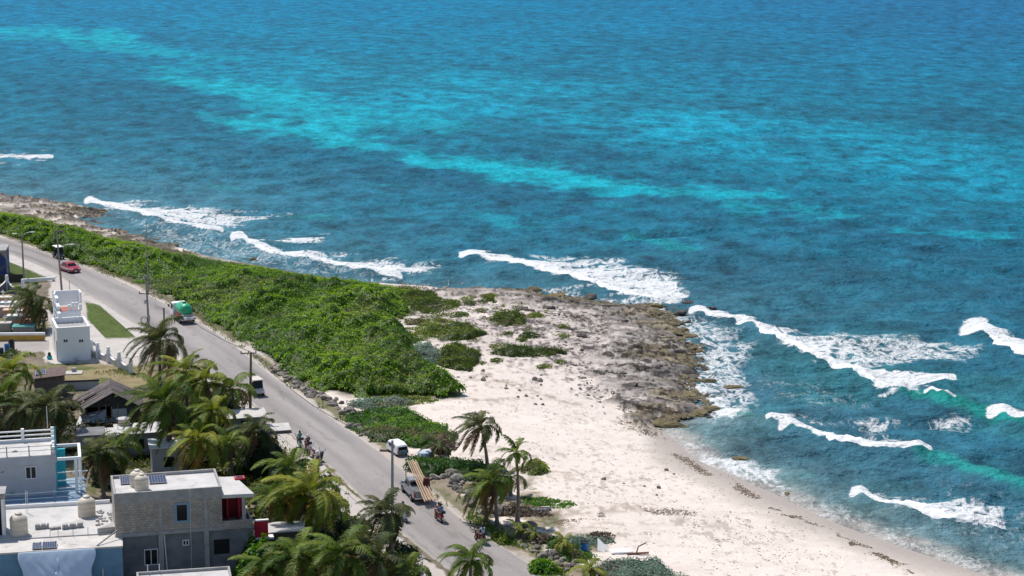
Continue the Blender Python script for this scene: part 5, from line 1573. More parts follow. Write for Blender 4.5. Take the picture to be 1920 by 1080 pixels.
# roof railing: back, right and a thin front one
rb = MB()
for k in range(7):
    x = W3 - .16 - k * 2.6
    if x < .2: break
    rb.span(x - .14, x + .14, D3 - .3, D3 - .02, H3 + .03, H3 + 1.25)
rb.span(0, W3, D3 - .22, D3 - .10, H3 + .95, H3 + 1.07).span(0, W3, D3 - .22, D3 - .10, H3 + .55, H3 + .67).span(0, W3, D3 - .26, D3 - .06, H3 + .03, H3 + .28)
for k in range(4):
    y = D3 - 1.1 - k * 1.2
    rb.span(W3 - .24, W3, y - .12, y + .12, H3 + .03, H3 + 1.15 - k * .16)
rb.span(W3 - .18, W3 - .06, .3, D3 - .3, H3 + .55, H3 + .66)
rb.span(W3 - .30, W3 - .02, .1, D3 - .31, H3 + .028, H3 + .14)
rb.build("white_railing", M_WHITE, R)
fb = MB()
for k in range(6):
    x = W3 - .3 - k * 1.9
    if x < .1: break
    fb.span(x - .05, x + .05, .0, .1, H3 + .03, H3 + .95)
fb.span(0, W3, .03, .07, H3 + .80, H3 + .85).span(0, W3, .03, .07, H3 + .42, H3 + .46)
fb.build("front_rail", M_STEEL, R)
MB().cyl((W3 - .55, D3 - .16, H3 + 1.2), (W3 - .55, D3 - .16, H3 + 3.2), .03, 6).build("roof_mast", M_ALU, R)
MB().cyl((W3 + .1, D3 * .3, H3 - .2), (W3 + .1, D3 * .3, H3 + 2.1), .05, 6).build("roof_post", M_TURQ, R)
# turquoise bay and white pergola frame
(xa, zA), (xb, zB) = B3.face(108, 856), B3.face(146, 900)
MB().span(W3 + .02, W3 + .12, .0, D3 * .9, zt3, H3 - .9).span(W3 + .12, W3 + .9, D3 * .55, D3 * .62, zt3, H3 - .3).build("turquoise_wall", M_TURQ, R)
pg = MB(); x1 = W3 + 2.25; zt_ = H3 - .35
pg.span(W3 + .15, x1, .0, .22, zt_ - .25, zt_).span(x1 - .25, x1, .22, D3 * .95, zt_ - .25, zt_).span(W3 + .15, x1 - .25, D3 * .95 - .22, D3 * .95, zt_ - .25, zt_)
pg.span(x1 - .62, x1 - .36, .0, .22, zt3, zt_ - .25).span(x1 - .25, x1, .5, .72, zt3, zt_ - .25).span(x1 - .25, x1, D3 * .95 - .24, D3 * .95, zt3, zt_ - .25)
for z in (zt3 + .45, zt3 + 1.15, zt3 + 1.9):
    pg.span(W3 + .15, x1 + .5, .07, .15, z, z + .09)
pg.build("white_pergola", M_WHITE, R)
tr = MB()
for k in range(5):
    x = W3 + 2.1 - k * 2.3
    if x < .1: break
    tr.span(x - .07, x + .07, yt + .02, yt + .16, zt3, zt3 + 1.05)
tr.span(0, W3 + 2.4, yt + .06, yt + .12, zt3 + .92, zt3 + 1.0).span(0, W3 + 2.4, yt + .06, yt + .12, zt3 + .45, zt3 + .5)
tr.build("terrace_rail", M_BLUEGREY, R)

# --- roof at the very bottom
B4 = Frame((258, 1106), (436, 1094), (249, 1076), 5.0, "small_flat_house", "flat concrete roof with raised rim cut by the bottom edge below the block house")
R = B4.root
MB().span(0, B4.W, -3, B4.D, 0, B4.top - .15).build("wall", M_RENDER, R)
MB().span(.15, B4.W - .15, -2.9, B4.D - .15, B4.top - .15, B4.top - .1).build("roof", M_ROOF, R)
parapet(R, -.02, B4.W + .02, -3, B4.D + .02, B4.top - .15, B4.top + .12, .17, M_CAST)
for px in (277, 299):
    x, y = B4.flat(px, 1074, B4.top)
    MB().cyl((x, B4.D - .1, B4.top + .12), (x, B4.D - .1, B4.top + .7), .035, 6).build("roof_pipe", M_ALU, R)

# --- white cemetery gatehouse
g = G(106, 679)
zg = z_at(g, 615) 
B5 = Frame((106, 615), (168, 611), (86, 597), zg, "cemetery_gatehouse", "white cemetery gatehouse with stepped lettered wall and black tank at its foot", "gatehouse")
W5, D5, H5 = B5.W, max(B5.D, 3.5), B5.top
R = B5.root
M_GW = mat("gatehouse_white", (.84, .85, .86), .75, var=.06, scale=.9, dirt=((.60, .58, .56), .9, .4))
MB().span(0, W5, 0, D5, 0, H5 - .75).build("wall", M_GW, R)
MB().span(.2, W5 - .2, .2, D5 - .2, H5 - .75, H5 - .7).build("roof", M_CAST, R)
parapet(R, 0, W5, 0, D5, H5 - .75, H5 - .08, .18, M_GW)
parapet(R, -.05, W5 + .05, -.05, D5 + .05, H5 - .08, H5, .28, M_WHITE, name="coping")
pr = MB()
for k in range(5): pr.span(W5 * .42 + k * .55, W5 * .42 + k * .55 + .07, D5 - .45, D5 - .38, H5 - .7, H5 + .5)
pr.build("roof_rail", M_WHITE, R)
for px in (123, 152):
    x, z = B5.face(px, 639)
    window(R, x - .3, x + .3, z - .22, z + .22, -.01, M_GW, 2, .06)
d0 = MB(); d0.span(-.03, .0, .25, 1.0, 0, 2.5); d0.build("door", mat("maroon_door", (.16, .015, .02), .6), R)
fl = MB()
for k in range(8):
    a = k * math.pi / 4
    y, z = D5 * .55, H5 * .60
    fl.quad((-.012, y, z), (-.014, y + math.cos(a - .3) * .55, z + math.sin(a - .3) * .55), (-.016, y + math.cos(a) * .95, z + math.sin(a) * .95), (-.014, y + math.cos(a + .3) * .55, z + math.sin(a + .3) * .55))
fl.span(-.02, -.004, D5 * .48, D5 * .52, H5 * .18, H5 * .5)
fl.build("flower_emblem", mat("ochre_paint", (.62, .36, .05), .7), R)
# the taller stepped wall behind
yb = D5 + .1
zt5 = z_at(B5.world(0, D5 + 6, 0), 545) - 2
prof = [(yb, 0), (yb, H5 + .5), (yb + .9, H5 + .7), (yb + .9, H5 + 1.2), (yb + 2.2, H5 + 1.5), (yb + 2.2, H5 + 2.0), (yb + 4.0, H5 + 2.0), (yb + 4.0, H5 + 1.6), (yb + 5.6, H5 + 1.6), (yb + 5.6, H5 + 2.1), (yb + 6.4, H5 + 2.1), (yb + 6.4, 0)]
mb = MB(); mb.M = Matrix.Translation((.95, 0, 0)); mb.side(prof, .18); mb.build("stepped_wall", M_GW, R)
arc = [(yb + 4.2 + 1.5 * math.cos(a), 2.2 + 1.5 * math.sin(a)) for a in np.linspace(0, math.pi, 12)] + [(yb + 2.7, 0), (yb + 5.7, 0)]
mb = MB(); mb.M = Matrix.Translation((.76, 0, 0)); mb.side(arc, .015); mb.build("archway", mat("arch_shade", (.22, .22, .23), .9), R)
lt = MB(); rl = random.Random(4)
for row in range(2):
    y = yb + .6
    while y < yb + 4.6:
        w_ = rl.uniform(.12, .25)
        lt.span(.755, .768, y, y + w_, H5 + .55 - row * .75, H5 + .55 - row * .75 + rl.choice((.32, .42)))
        y += w_ + rl.uniform(.07, .14) + (.25 if rl.random() < .15 else 0)
lt.build("lettering", mat("grey_letters", (.36, .37, .40), .7), R)
MB().span(1.15, W5 * .95, yb + 1.6, yb + 4.4, 0, H5 + .35).build("rear_block", M_GW, R)
MB().span(1.20, W5 * .9, yb + 1.7, yb + 4.3, H5 + .352, H5 + .42).build("rear_roof", mat("red_roof_tile", (.36, .12, .09), .8), R)
cr = MB()
for k in range(4):
    cr.prism([(2.2 + k * .45, yb + 1.65), (2.55 + k * .45, yb + 1.65), (2.55 + k * .45, yb + 1.95), (2.2 + k * .45, yb + 1.95)], H5 + .36, H5 + 1.0 + .45 * math.sin((k + .5) * math.pi / 4))
cr.build("crown", M_WHITE, R)
parapet(R, .77, 4.2, yb + 4.6, yb + 6.6, H5 + .2, H5 + 2.1, .2, M_GW, "blr", "tower_parapet")
water_tank(G(154, 673), .62, 1.75, M_BLACKTANK, "black plastic water tank at the foot of the white cemetery gatehouse")
tag(MB().lathe([(.26, 0), (.3, .1), (.28, .5), (.2, .55)], tuple(G(142, 679)), 12).build("bucket", M_PALEGREY, smooth=True), "small pale bucket beside the black tank", "bucket")
t = thing("planter", "small turquoise planter by the maroon door of the cemetery gatehouse", "planter", G(93, 674))
MB().lathe([(.28, 0), (.34, .45), (.3, .46), (.26, .3)], n=12).build("pot", M_TURQ, t, smooth=True)
MB().lathe([(.05, .35), (.22, .6), (.16, .85), (.02, .95)], n=9).build("plant", mat("dark_plant", (.03, .05, .02), .8, var=.4, scale=8), t)

# --- scalloped walls
def scallop(pts_px, h, material, label, post_mat=M_WHITE, ball=True, name="scalloped_wall"):
    P = [G(*p) for p in pts_px]
    t = thing(name, label, "wall", P[0])
    wl, ps = MB(), MB()
    for a, b in zip(P[:-1], P[1:]):
        d = b - a; L = d.length; u = d / L; n = Vector((-u.y, u.x, 0)) * .09
        top = [(k / 10, h - .55 * h * math.sin(math.pi * k / 10) ** .8) for k in range(11)]
        for (s0, z0), (s1, z1) in zip(top[:-1], top[1:]):
            q = [a - P[0] + d * s0, a - P[0] + d * s1]
            for c, (zz0, zz1), m_ in ((n, (z0, z1), wl), (n * 1.35, (z0 + .09, z1 + .09), ps)):
                lo0 = 0 if m_ is wl else z0; lo1 = 0 if m_ is wl else z1
                vs = [q[0] - c + Vector((0, 0, lo0)), q[1] - c + Vector((0, 0, lo1)), q[1] + c + Vector((0, 0, lo1)), q[0] + c + Vector((0, 0, lo0)),
                      q[0] - c + Vector((0, 0, zz0)), q[1] - c + Vector((0, 0, zz1)), q[1] + c + Vector((0, 0, zz1)), q[0] + c + Vector((0, 0, zz0))]
                m_.add(vs, [(0, 3, 2, 1), (4, 5, 6, 7), (0, 1, 5, 4), (1, 2, 6, 5), (2, 3, 7, 6), (3, 0, 4, 7)])
    wl.build("panel", material, t); ps.build("coping", post_mat, t)
    for p in P:
        o = MB(); c = p - P[0]
        o.span(c.x - .2, c.x + .2, c.y - .2, c.y + .2, 0, h + .25)
        if ball: o.lathe([(.05, h + .25), (.2, h + .32), (.24, h + .45), (.18, h + .6), (.03, h + .66)], (c.x, c.y, 0), 10)
        o.build("post", post_mat, t)
scallop([(172, 668), (184, 672), (204, 680), (224, 690), (246, 700)], 1.35, mat("stained_white_wall", (.55, .52, .49), .85, var=.2, scale=1.2, dirt=((.30, .27, .24), 1.0, .6)), "stained white wall with scooped tops between posts right of the cemetery gatehouse")
scallop([(-30, 556), (14, 548), (44, 556)], 1.9, mat("grey_wall", (.17, .17, .18), .9, var=.15), "dark grey wall with a swooping top and white ball finial at the left edge", ball=True)
t = thing("low_wall", "low white wall with an ochre band at the left edge before the cemetery", "wall", G(-60, 640))
e = G(84, 639) - G(-60, 640); L = e.length; t.rotation_euler.z = math.atan2(e.y, e.x)
MB().span(0, L, 0, .25, 0, .75).build("plinth", mat("ochre_band", (.50, .30, .06), .8, var=.15), t)
MB().span(-.02, L + .02, -.04, .29, .75, 1.05).build("coping", M_WHITE, t)
t = thing("rail_wall", "long thin white rail wall on the kerb beyond the black fence", "wall", G(44, 531)); e = G(104, 527) - G(44, 531); t.rotation_euler.z = math.atan2(e.y, e.x)
MB().span(0, e.length, 0, .3, .15, .6).build("beam", M_WHITE, t); MB().span(.1, .4, .02, .28, 0, .15).span(e.length - .4, e.length - .1, .02, .28, 0, .15).build("feet", M_CAST, t)
t = thing("black_fence", "black sheet fence panel at the left edge beside the mural house", "fence", G(-30, 534)); e = G(45, 531) - G(-30, 534); t.rotation_euler.z = math.atan2(e.y, e.x)
MB().span(0, e.length, 0, .06, .1, 1.35).build("panel", M_BLACKTANK, t); MB().span(0, .1, -.02, .08, 0, 1.45).span(e.length - .1, e.length, -.02, .08, 0, 1.45).build("posts", M_STEEL, t)
g = G(12, 522)
t = thing("mural_house", "corner of a house with a dark blue painted wall cut by the left edge", "house", g, rad(8))
hm = z_at(g, 472) - 2
mm_, nt, b = new_mat("mural_wall")
vz = nt.nodes.new("ShaderNodeTexVoronoi"); vz.inputs["Scale"].default_value = .9
tc = nt.nodes.new("ShaderNodeTexCoord"); nt.links.new(tc.outputs["Object"], vz.inputs["Vector"])
rp = nt.nodes.new("ShaderNodeValToRGB"); rp.color_ramp.elements[0].color = (.02, .06, .20, 1); rp.color_ramp.elements[1].color = (.04, .16, .33, 1)
e1 = rp.color_ramp.elements.new(.62); e1.color = (.03, .05, .16, 1); e2 = rp.color_ramp.elements.new(.8); e2.color = (.35, .25, .16, 1)
sp_ = nt.nodes.new("ShaderNodeSeparateColor"); nt.links.new(vz.outputs["Color"], sp_.inputs[0]); nt.links.new(sp_.outputs[0], rp.inputs[0]); nt.links.new(rp.outputs[0], b.inputs["Base Color"]); b.inputs["Roughness"].default_value = .8
MB().span(-6, 0, 0, 5, 0, hm).build("wall", mm_, t)
MB().span(-6.1, .1, -.1, 5.1, hm, hm + .25).build("roof_edge", M_CAST, t)

# --- tombs
TOMB = [(44, 627, 2.6, 1.6, .95, (.25, .24, .24), (.16, .52, .48), "grey tomb with a turquoise rim, nearest to the ochre-banded wall"), (30, 612, 2.2, 1.2, 1.3, (.30, .36, .34), (.70, .68, .66), "dull green tomb with a white lid behind the turquoise-rimmed tomb"),
        (42, 612, 2.0, 1.0, .8, (.55, .22, .18), (.62, .30, .26), "salmon red tomb right of the dull green tomb"), (20, 604, 1.8, 1.2, 1.5, (.60, .34, .20), (.66, .45, .32), "tall peach tomb among the cemetery tombs"),
        (30, 597, 2.2, 1.1, .9, (.66, .64, .62), (.74, .73, .72), "white flat tomb behind the peach tomb"), (10, 594, 1.8, 1.2, 1.2, (.50, .36, .36), (.62, .52, .50), "dusty pink tomb left of the peach tomb"),
        (16, 584, 2.0, 1.1, 1.1, (.60, .61, .64), (.70, .72, .76), "bluish white tomb in the third row of tombs"), (5, 578, 1.6, 1.1, 1.4, (.62, .40, .22), (.70, .60, .50), "orange tomb at the left edge in the back row"),
        (12, 572, 1.6, 1.0, .9, (.70, .69, .68), (.78, .77, .76), "smallest white tomb in the back row"), (8, 622, 1.6, 1.2, 1.0, (.38, .34, .31), (.5, .46, .42), "bare concrete tomb at the left edge in the front row")]
for k, (px, py, w_, d_, h_, ca, cb, lab) in enumerate(TOMB):
    t = thing("tomb", lab, "tomb", G(px, py), rad(6), "painted tombs in the cemetery")
    MB().span(-w_ / 2, w_ / 2, 0, d_, 0, h_).build("body", mat("tomb_body_%s" % "abcdefghij"[k], ca, .8, var=.15, scale=2), t)
    MB().span(-w_ / 2 - .08, w_ / 2 + .08, -.08, d_ + .08, h_, h_ + .14).build("lid", mat("tomb_lid_%s" % "abcdefghij"[k], cb, .8, var=.1, scale=2), t)
    if k % 2:
        MB().span(-.06, .06, d_ - .2, d_ - .1, h_ + .14, h_ + .95).span(-.28, .28, d_ - .19, d_ - .11, h_ + .62, h_ + .74).build("cross", M_WHITE, t)

def barrel(px, py, r, h, material, label, rim=None):
    t = thing("barrel", label, "barrel", G(px, py))
    MB().lathe([(r * .92, 0), (r, .06), (r, h * .32), (r * 1.05, h * .34), (r, h * .36), (r, h * .65), (r * 1.05, h * .67), (r, h * .69), (r * .97, h), (r * .88, h), (r * .86, h * .9), (.02, h * .88)], n=18).build("drum", material, t, smooth=True)
    if rim: MB().lathe([(r * 1.03, h - .03), (r * 1.05, h + .05), (r * .92, h + .05), (r * .9, h - .02)], n=18).build("rim", rim, t)
barrel(22, 656, .38, 1.25, M_BLACKTANK, "black barrel beside a blue one at the left edge below the ochre-banded wall")
barrel(14, 660, .36, 1.0, mat("blue_plastic", (.03, .16, .36), .5), "small blue barrel left of a black barrel at the left edge")
barrel(2, 666, .35, .9, mat("navy_plastic", (.02, .04, .10), .5), "navy barrel cut by the left edge")
barrel(1096, 1036, .36, .92, mat("bin_blue", (.02, .17, .42), .5, var=.12), "blue barrel bin with a dark rim standing in weeds on the beach side", M_BLACKTANK)

# --- ruined shed
g = G(163, 808); zr_ = 4.6
t = thing("ruined_shed", "collapsing dark wooden shed with a patched gable roof among the palms", "shed", g, rad(14))
wd, dp, eh, rh = 5.6, 6.0, 2.5, 4.0
M_BOARD = mat("dark_boards", (.060, .052, .048), .9, var=.5, scale=2.5, bump=.4)
M_SHEET = mat("patched_roof_sheet", (.085, .072, .07), .8, var=.45, scale=1.6, bump=.4, bscale=7, dirt=((.33, .17, .15), 1.5, .75))
mb = MB(); mb.span(0, .12, 0, dp, 0, eh).span(wd - .12, wd, 0, dp, 0, eh).span(.12, wd - .12, dp - .12, dp, 0, eh).span(2.6, wd - .12, 0, .12, 0, eh); mb.build("wall", M_BOARD, t)
gb = MB(); gb.add([(0, .02, eh), (wd, .02, eh), (wd / 2, .02, rh), (0, .14, eh), (wd, .14, eh), (wd / 2, .14, rh)], [(0, 1, 2), (5, 4, 3), (0, 3, 4, 1), (1, 4, 5, 2), (2, 5, 3, 0)]); gb.build("gable", M_BOARD, t)
def slab(mb, a, b, c, d, th=.07):
    a, b, c, d = map(Vector, (a, b, c, d)); n = (b - a).cross(d - a).normalized() * th
    mb.add([a, b, c, d, a + n, b + n, c + n, d + n], [(0, 3, 2, 1), (4, 5, 6, 7), (0, 1, 5, 4), (1, 2, 6, 5), (2, 3, 7, 6), (3, 0, 4, 7)])
rs = MB(); rq = random.Random(12)
for sgn in (0, 1):
    n_ = 8
    for k in range(n_):
        y0 = -.4 + (dp + .6) * k / n_; y1 = -.4 + (dp + .6) * (k + 1) / n_ - .03
        if sgn == 0: slab(rs, (-.5 + rq.uniform(-.3, .2), y0, eh - .25 + rq.uniform(-.1, .1)), (wd / 2, y0, rh), (wd / 2, y1, rh + rq.uniform(-.06, .06)), (-.5 + rq.uniform(-.3, .2), y1, eh - .25))
        else: slab(rs, (wd / 2, y0, rh), (wd + .5 + rq.uniform(-.3, .2), y0, eh - .25 + rq.uniform(-.1, .1)), (wd + .5, y1, eh - .25), (wd / 2, y1, rh + rq.uniform(-.06, .06)))
rs.build("roof", M_SHEET, t)
MB().span(2.7, 4.2, -.05, -.01, .8, 2.2).build("board_panel", M_PALEGREY, t)
fs_ = MB(); slab(fs_, (-1.6, -1.6, .1), (1.7, -1.2, .3), (2.1, .1, 2.2), (-.6, .3, 1.7)); slab(fs_, (1.0, -1.9, .2), (3.3, -1.5, .15), (3.2, -.3, 1.1), (1.2, -.2, 1.3)); fs_.build("fallen_sheet", M_STEEL, t)
mb = MB()
for x, y, h_ in ((-.2, -.3, 2.4), (1.3, -.2, 2.6), (2.5, -2.0, 2.9), (1.0, -2.6, 2.6)): mb.cyl((x, y, 0), (x + .05, y, h_), .05, 6)
mb.build("prop_posts", M_WOOD, t)
g = G(66, 746); t = thing("brown_hut", "low brown block hut with a dark collapsing roof left of the ruined shed", "hut", g, rad(10))
MB().span(0, 3.2, 0, 2.4, 0, 2.3).build("wall", mat("brown_block", (.15, .115, .10), .9, var=.3), t)
rs = MB(); slab(rs, (-.3, -.4, 2.2), (3.4, -.3, 2.5), (3.5, 2.7, 2.9), (-.2, 2.6, 2.35)); rs.build("roof", mat("brown_roof", (.13, .085, .075), .85, var=.35, scale=2), t)
solar_panel(t.matrix_basis @ Vector((.1, .6, 2.42)), rad(10), 1.1, 1.4, "small solar panel on the brown hut left of the ruined shed", 10)
g = G(112, 733); t = thing("yard_wall", "low pale yard wall with dark coping behind the ruined shed", "wall", g, rad(9))
MB().span(0, 4.4, 0, .2, 0, 1.0).build("wall", M_PALEGREY, t); MB().span(-.05, 4.45, -.06, .26, 1.0, 1.14).build("coping", M_VOID, t)
g = G(135, 700); t = thing("concrete_slab", "pale concrete slab with a small cap lying in the dry yard", "slab", g, rad(8))
MB().span(-1.0, 1.2, -.8, .9, 0, .12).build("plate", M_CONC, t); MB().box((.2, .5, .33), (.5, .45, .42)).build("cap", M_CAST, t)
# unfinished annex with cistern in front of the shed
g = G(168, 858); t = thing("unfinished_annex", "half-built concrete room with bare slab and rusty starter bars below the ruined shed", "building site", g, rad(12))
MB().span(-1.2, 1.6, 0, 3.2, 0, 2.3).build("wall", M_RENDER, t); MB().span(1.6, 4.6, .3, 3.4, 1.9, 2.1).build("slab", M_ROOF2, t); MB().span(1.75, 4.4, .5, .7, 0, 1.9).span(4.2, 4.4, .7, 3.2, 0, 1.9).build("support_wall", M_CAST, t)
mb = MB()
for x, y in ((1.8, .5), (2.9, .5), (4.3, .6), (1.8, 3.1), (3.0, 3.1)): mb.cyl((x, y, 2.0), (x, y, 4.6), .03, 6)
mb.span(1.8, 4.3, .48, .54, 3.2, 3.26).build("starter_bars", M_RUST, t)
t2 = thing("cistern", "beige eight-sided cistern on the bare slab below the ruined shed", "cistern", t.matrix_basis @ Vector((3.5, 2.0, 2.1)), .3)
MB().lathe([(.62, 0), (.62, 1.15)], n=8).build("body", M_TANK, t2); MB().lathe([(.70, 1.15), (.70, 1.27), (.3, 1.34), (.05, 1.36)], n=8).build("lid", M_ROOF, t2)
# other roofs glimpsed between the palms
for px, py, w_, d_, h_, mat_, lab in [(262, 858, 4.2, 3.0, 2.6, M_ROOF, "pale lilac-white sheet roof between the large bright palm and the block house"), (318, 892, 3.2, 2.6, 2.9, M_WHITE, "small white hut with a dark window behind the block house tanks"),
                                      (462, 822, 4.0, 2.6, 2.3, M_ROOF2, "white sheet roof below the crossarm pole by the road"), (520, 812, 2.4, 1.8, .35, M_ROOF, "low white slab platform at the roadside by the parked scooters")]:
    t = thing("roadside_hut" if h_ > 1 else "slab_platform", lab, "hut" if h_ > 1 else "platform", G(px, py), rad(14))
    MB().span(-w_ / 2, w_ / 2, 0, d_, 0, h_ - .1).build("wall", M_RENDER if mat_ is not M_WHITE else M_PALEGREY, t)
    rs = MB(); slab(rs, (-w_ / 2 - .25, -.3, h_ - .08), (w_ / 2 + .25, -.3, h_ - .05), (w_ / 2 + .25, d_ + .25, h_ + .12), (-w_ / 2 - .25, d_ + .25, h_ + .1), .06); rs.build("roof", mat_, t)
    if h_ > 1: MB().span(-.5, .5, -.02, -.004, .9, 1.9).build("window", M_GLASS, t)

# ------------------------------------------------------------------ poles
M_POLE = mat("pole_concrete", (.26, .235, .22), .85, var=.15, scale=2)
M_INS = mat("insulator", (.10, .06, .05), .4)
def pole(px, pt, pb, r0, r1, name, label, cat="utility pole", bx=None, material=M_POLE):
    g = G(bx if bx is not None else px, pb)
    h = z_at(g, pt) - g.z
    s = (716 + .981 * (pb - 540)) / 55
    t = thing(name, label, cat, g)
    dx = (px - (bx if bx is not None else px)) / s
    MB().tube([(0, 0, -.05), (dx * .5, 0, h * .5), (dx, 0, h)], [r0, (r0 + r1) / 2, r1], 10).build("shaft", material, t, smooth=True)
    return t, h, dx
def crossarm(t, x, z, L, rot=0.0, n=3, off=0.0):
    c, s_ = math.cos(rot), math.sin(rot)
    a = MB(); a.box((x + off * c, -.14, z), (L, .10, .12), rot); arm = a.build("crossarm", M_WOOD, t)
    for k in range(n):
        q = (k / (n - 1) - .5) * (L - .15) + off
        MB().lathe([(.03, .06), (.07, .12), (.04, .17), (.07, .22), (.03, .28)], (x + q * c, -.14 + q * s_, z), 8).build("insulator", M_INS, arm, smooth=True)
def lamp_arm(t, x, z, L, rot, up=.5):
    c, s_ = math.cos(rot), math.sin(rot)
    pts = [(x + c * L * k / 6, s_ * L * k / 6, z + up * math.sin(k / 6 * 1.5)) for k in range(7)]
    a = MB().tube(pts, .045, 7).build("lamp_arm", M_STEEL, t, smooth=True)
    e = pts[-1]
    MB().box((e[0] + c * .25, e[1] + s_ * .25, e[2] - .02), (.62, .24, .14), rot).build("lamp_head", M_ALU, a, bevel=.04)
t, h, dx = pole(45, 438, 527, .15, .09, "street_lamp", "grey street lamp pole with a double arm nearest the left edge", "street lamp")
lamp_arm(t, 0, h - .3, 1.3, .2); lamp_arm(t, 0, h - .5, .8, math.pi)
t, h, dx = pole(111, 431, 546, .16, .10, "utility_pole", "utility pole with a curved lamp arm beside the red car", bx=116)
crossarm(t, dx, h - .15, 1.6, 0, 3, .3); lamp_arm(t, dx * .8, h * .70, 1.7, .15, .55)
P_A = t.location + Vector((dx, 0, h))
t, h, dx = pole(279, 415, 552, .11, .025, "radio_mast", "tall thin mast rising above the hedge line against the sea", "mast", bx=278, material=M_STEEL)
MB().box((0, 0, h * .66), (.12, .12, .35)).build("junction_box", M_STEEL, t)
t, h, dx = pole(277.5, 517, 630, .16, .10, "utility_pole", "utility pole with two crossarms and a cable coil near the green tank truck", bx=280)
crossarm(t, dx * .7, h - 2.3, 2.0, 0, 2); crossarm(t, dx, h - .55, 1.2, 0, 2, .5)
MB().lathe([(.10, 0), (.16, .05), (.16, .5), (.1, .56)], (dx * .6 - .25, -.2, h - 3.6), 10).build("transformer", M_PALEGREY, t, smooth=True)
co = MB(); co.tube([(-.55 + .42 * math.cos(a), -.2, h * .27 + .42 * math.sin(a)) for a in np.linspace(0, 2 * math.pi, 25)], .05, 6, False); co.build("cable_coil", M_BLACKTANK, t, smooth=True)
MB().box((.1, -.18, h * .30), (.22, .2, .7)).build("meter_box", M_STEEL, t)
P_B = t.location + Vector((dx, 0, h - .5))
pole(309, 577, 634, .12, .11, "wooden_post", "short thick wooden post right of the pole with the cable coil", "post", material=M_WOOD)
t, h, dx = pole(474, 660, 792, .17, .12, "utility_pole", "wooden utility pole with one crossarm beside the golf cart with the beige roof", bx=469, material=M_WOOD)
crossarm(t, dx - .25, h - .1, 1.7, .12, 3)
P_C = t.location + Vector((dx, 0, h))
t, h, dx = pole(738, 826, 1022, .16, .10, "lamp_post", "plain grey metal pole rising from behind a dark palm at the roadside", "pole", bx=736, material=mat("galvanised", (.33, .32, .31), .6, .3, var=.1))
MB().lathe([(.26, 0), (.26, .06), (.18, .08), (.18, .3)], n=10).build("base_plate", M_STEEL, t)
MB().lathe([(.11, h), (.13, h + .05), (.03, h + .10)], (dx, 0, 0), 10).build("cap", M_ALU, t)
pole(131, 526, 552, .045, .04, "sign_post", "thin bare sign post at the junction kerb above the gatehouse", "post", material=M_STEEL)
def cable(a, b, sag, label):
    pts = [a.lerp(b, k / 20) - Vector((0, 0, sag * math.sin(math.pi * k / 20))) for k in range(21)]
    tag(MB().tube(pts, .032, 5).build("power_cable", M_BLACKTANK), label, "cable")
cable(P_A, P_B, 1.0, "black overhead cable between the red car's pole and the pole with the coil")
cable(P_B, P_C, 1.2, "black overhead cable between the pole with the coil and the wooden crossarm pole")
cable(P_C, t.location + Vector((dx, 0, h - .3)), 1.3, "black overhead cable from the wooden crossarm pole to the plain grey pole")

# ------------------------------------------------------------------ odds and ends on the beach side
t = thing("white_board", "torn white board leaning upright in the grey-green bush by the blue barrel", "board", G(1128, 1034), rad(-15))
t.scale = (.6, .6, .6)
mb = MB(); mb.M = Matrix.Translation((0, 0, .15)) @ Matrix.Rotation(rad(48), 4, 'X'); mb.prism([(-.6, -.1), (.5, -.2), (.75, .9), (.2, 1.0), (-.2, 1.4), (-.9, 1.9), (-.75, 1.1)], 0, .04); mb.build("sheet", M_WHITE, t)
tag(MB().box(tuple(G(1165, 1036) + Vector((0, 0, .12))), (1.9, 1.0, .16), .15).build("white_plank", M_WHITE, bevel=.06), "flat white surfboard-like plank lying on the sand behind the grey-green bush", "plank")
g = G(1195, 1040)
t = thing("driftwood", "small reddish driftwood frame lying on the sand right of the white plank", "driftwood", g, .1)
MB().tube([(-.9, 0, .1), (1.0, .1, .12)], .09, 7).build("log", mat("red_wood", (.22, .09, .05), .8, var=.3), t); MB().tube([(-.1, 0, .1), (.1, .1, .7), (.8, .3, .95)], .06, 6).build("branch", M_WOOD, t)
g = G(1010, 958)
t = thing("rowing_boat", "small upturned blue-grey rowing boat on the sand beside the slim leaning palm", "boat", g, .12)
t.scale = (.62, .62, .62)
mb = MB()
hull = []; nb = 11
for i in range(nb):
    u = i / (nb - 1) * 2 - 1; w_ = .62 * (1 - abs(u) ** 2.4); hull.append((u * 1.9, max(w_, .03), .5 * (1 - .35 * abs(u) ** 3)))
vs = []; fs = []
for x, w_, h_ in hull:
    for k in range(7):
        a = math.pi * k / 6; vs.append((x, -math.cos(a) * w_, math.sin(a) ** .7 * h_))
for i in range(nb - 1):
    for k in range(6): fs.append((i * 7 + k, i * 7 + k + 1, (i + 1) * 7 + k + 1, (i + 1) * 7 + k))
fs += [tuple(range(7)), tuple(reversed(range((nb - 1) * 7, nb * 7)))]
mb.add(vs, fs).build("hull", mat("boat_paint", (.16, .20, .27), .6, var=.2), t, smooth=True)
MB().span(-1.75, 1.75, -.03, .03, .44, .56).build("keel", M_WOOD, t)
tag(MB().lathe([(.7, 0), (.85, .2), (.7, .5), (.3, .62), (.05, .62)], tuple(G(797, 856)), 12).build("bundle", mat("pale_blue_cloth", (.45, .55, .66), .8, var=.2)), "pale blue plastic bundle half sunk in the creeper right of the stripped van", "bundle")
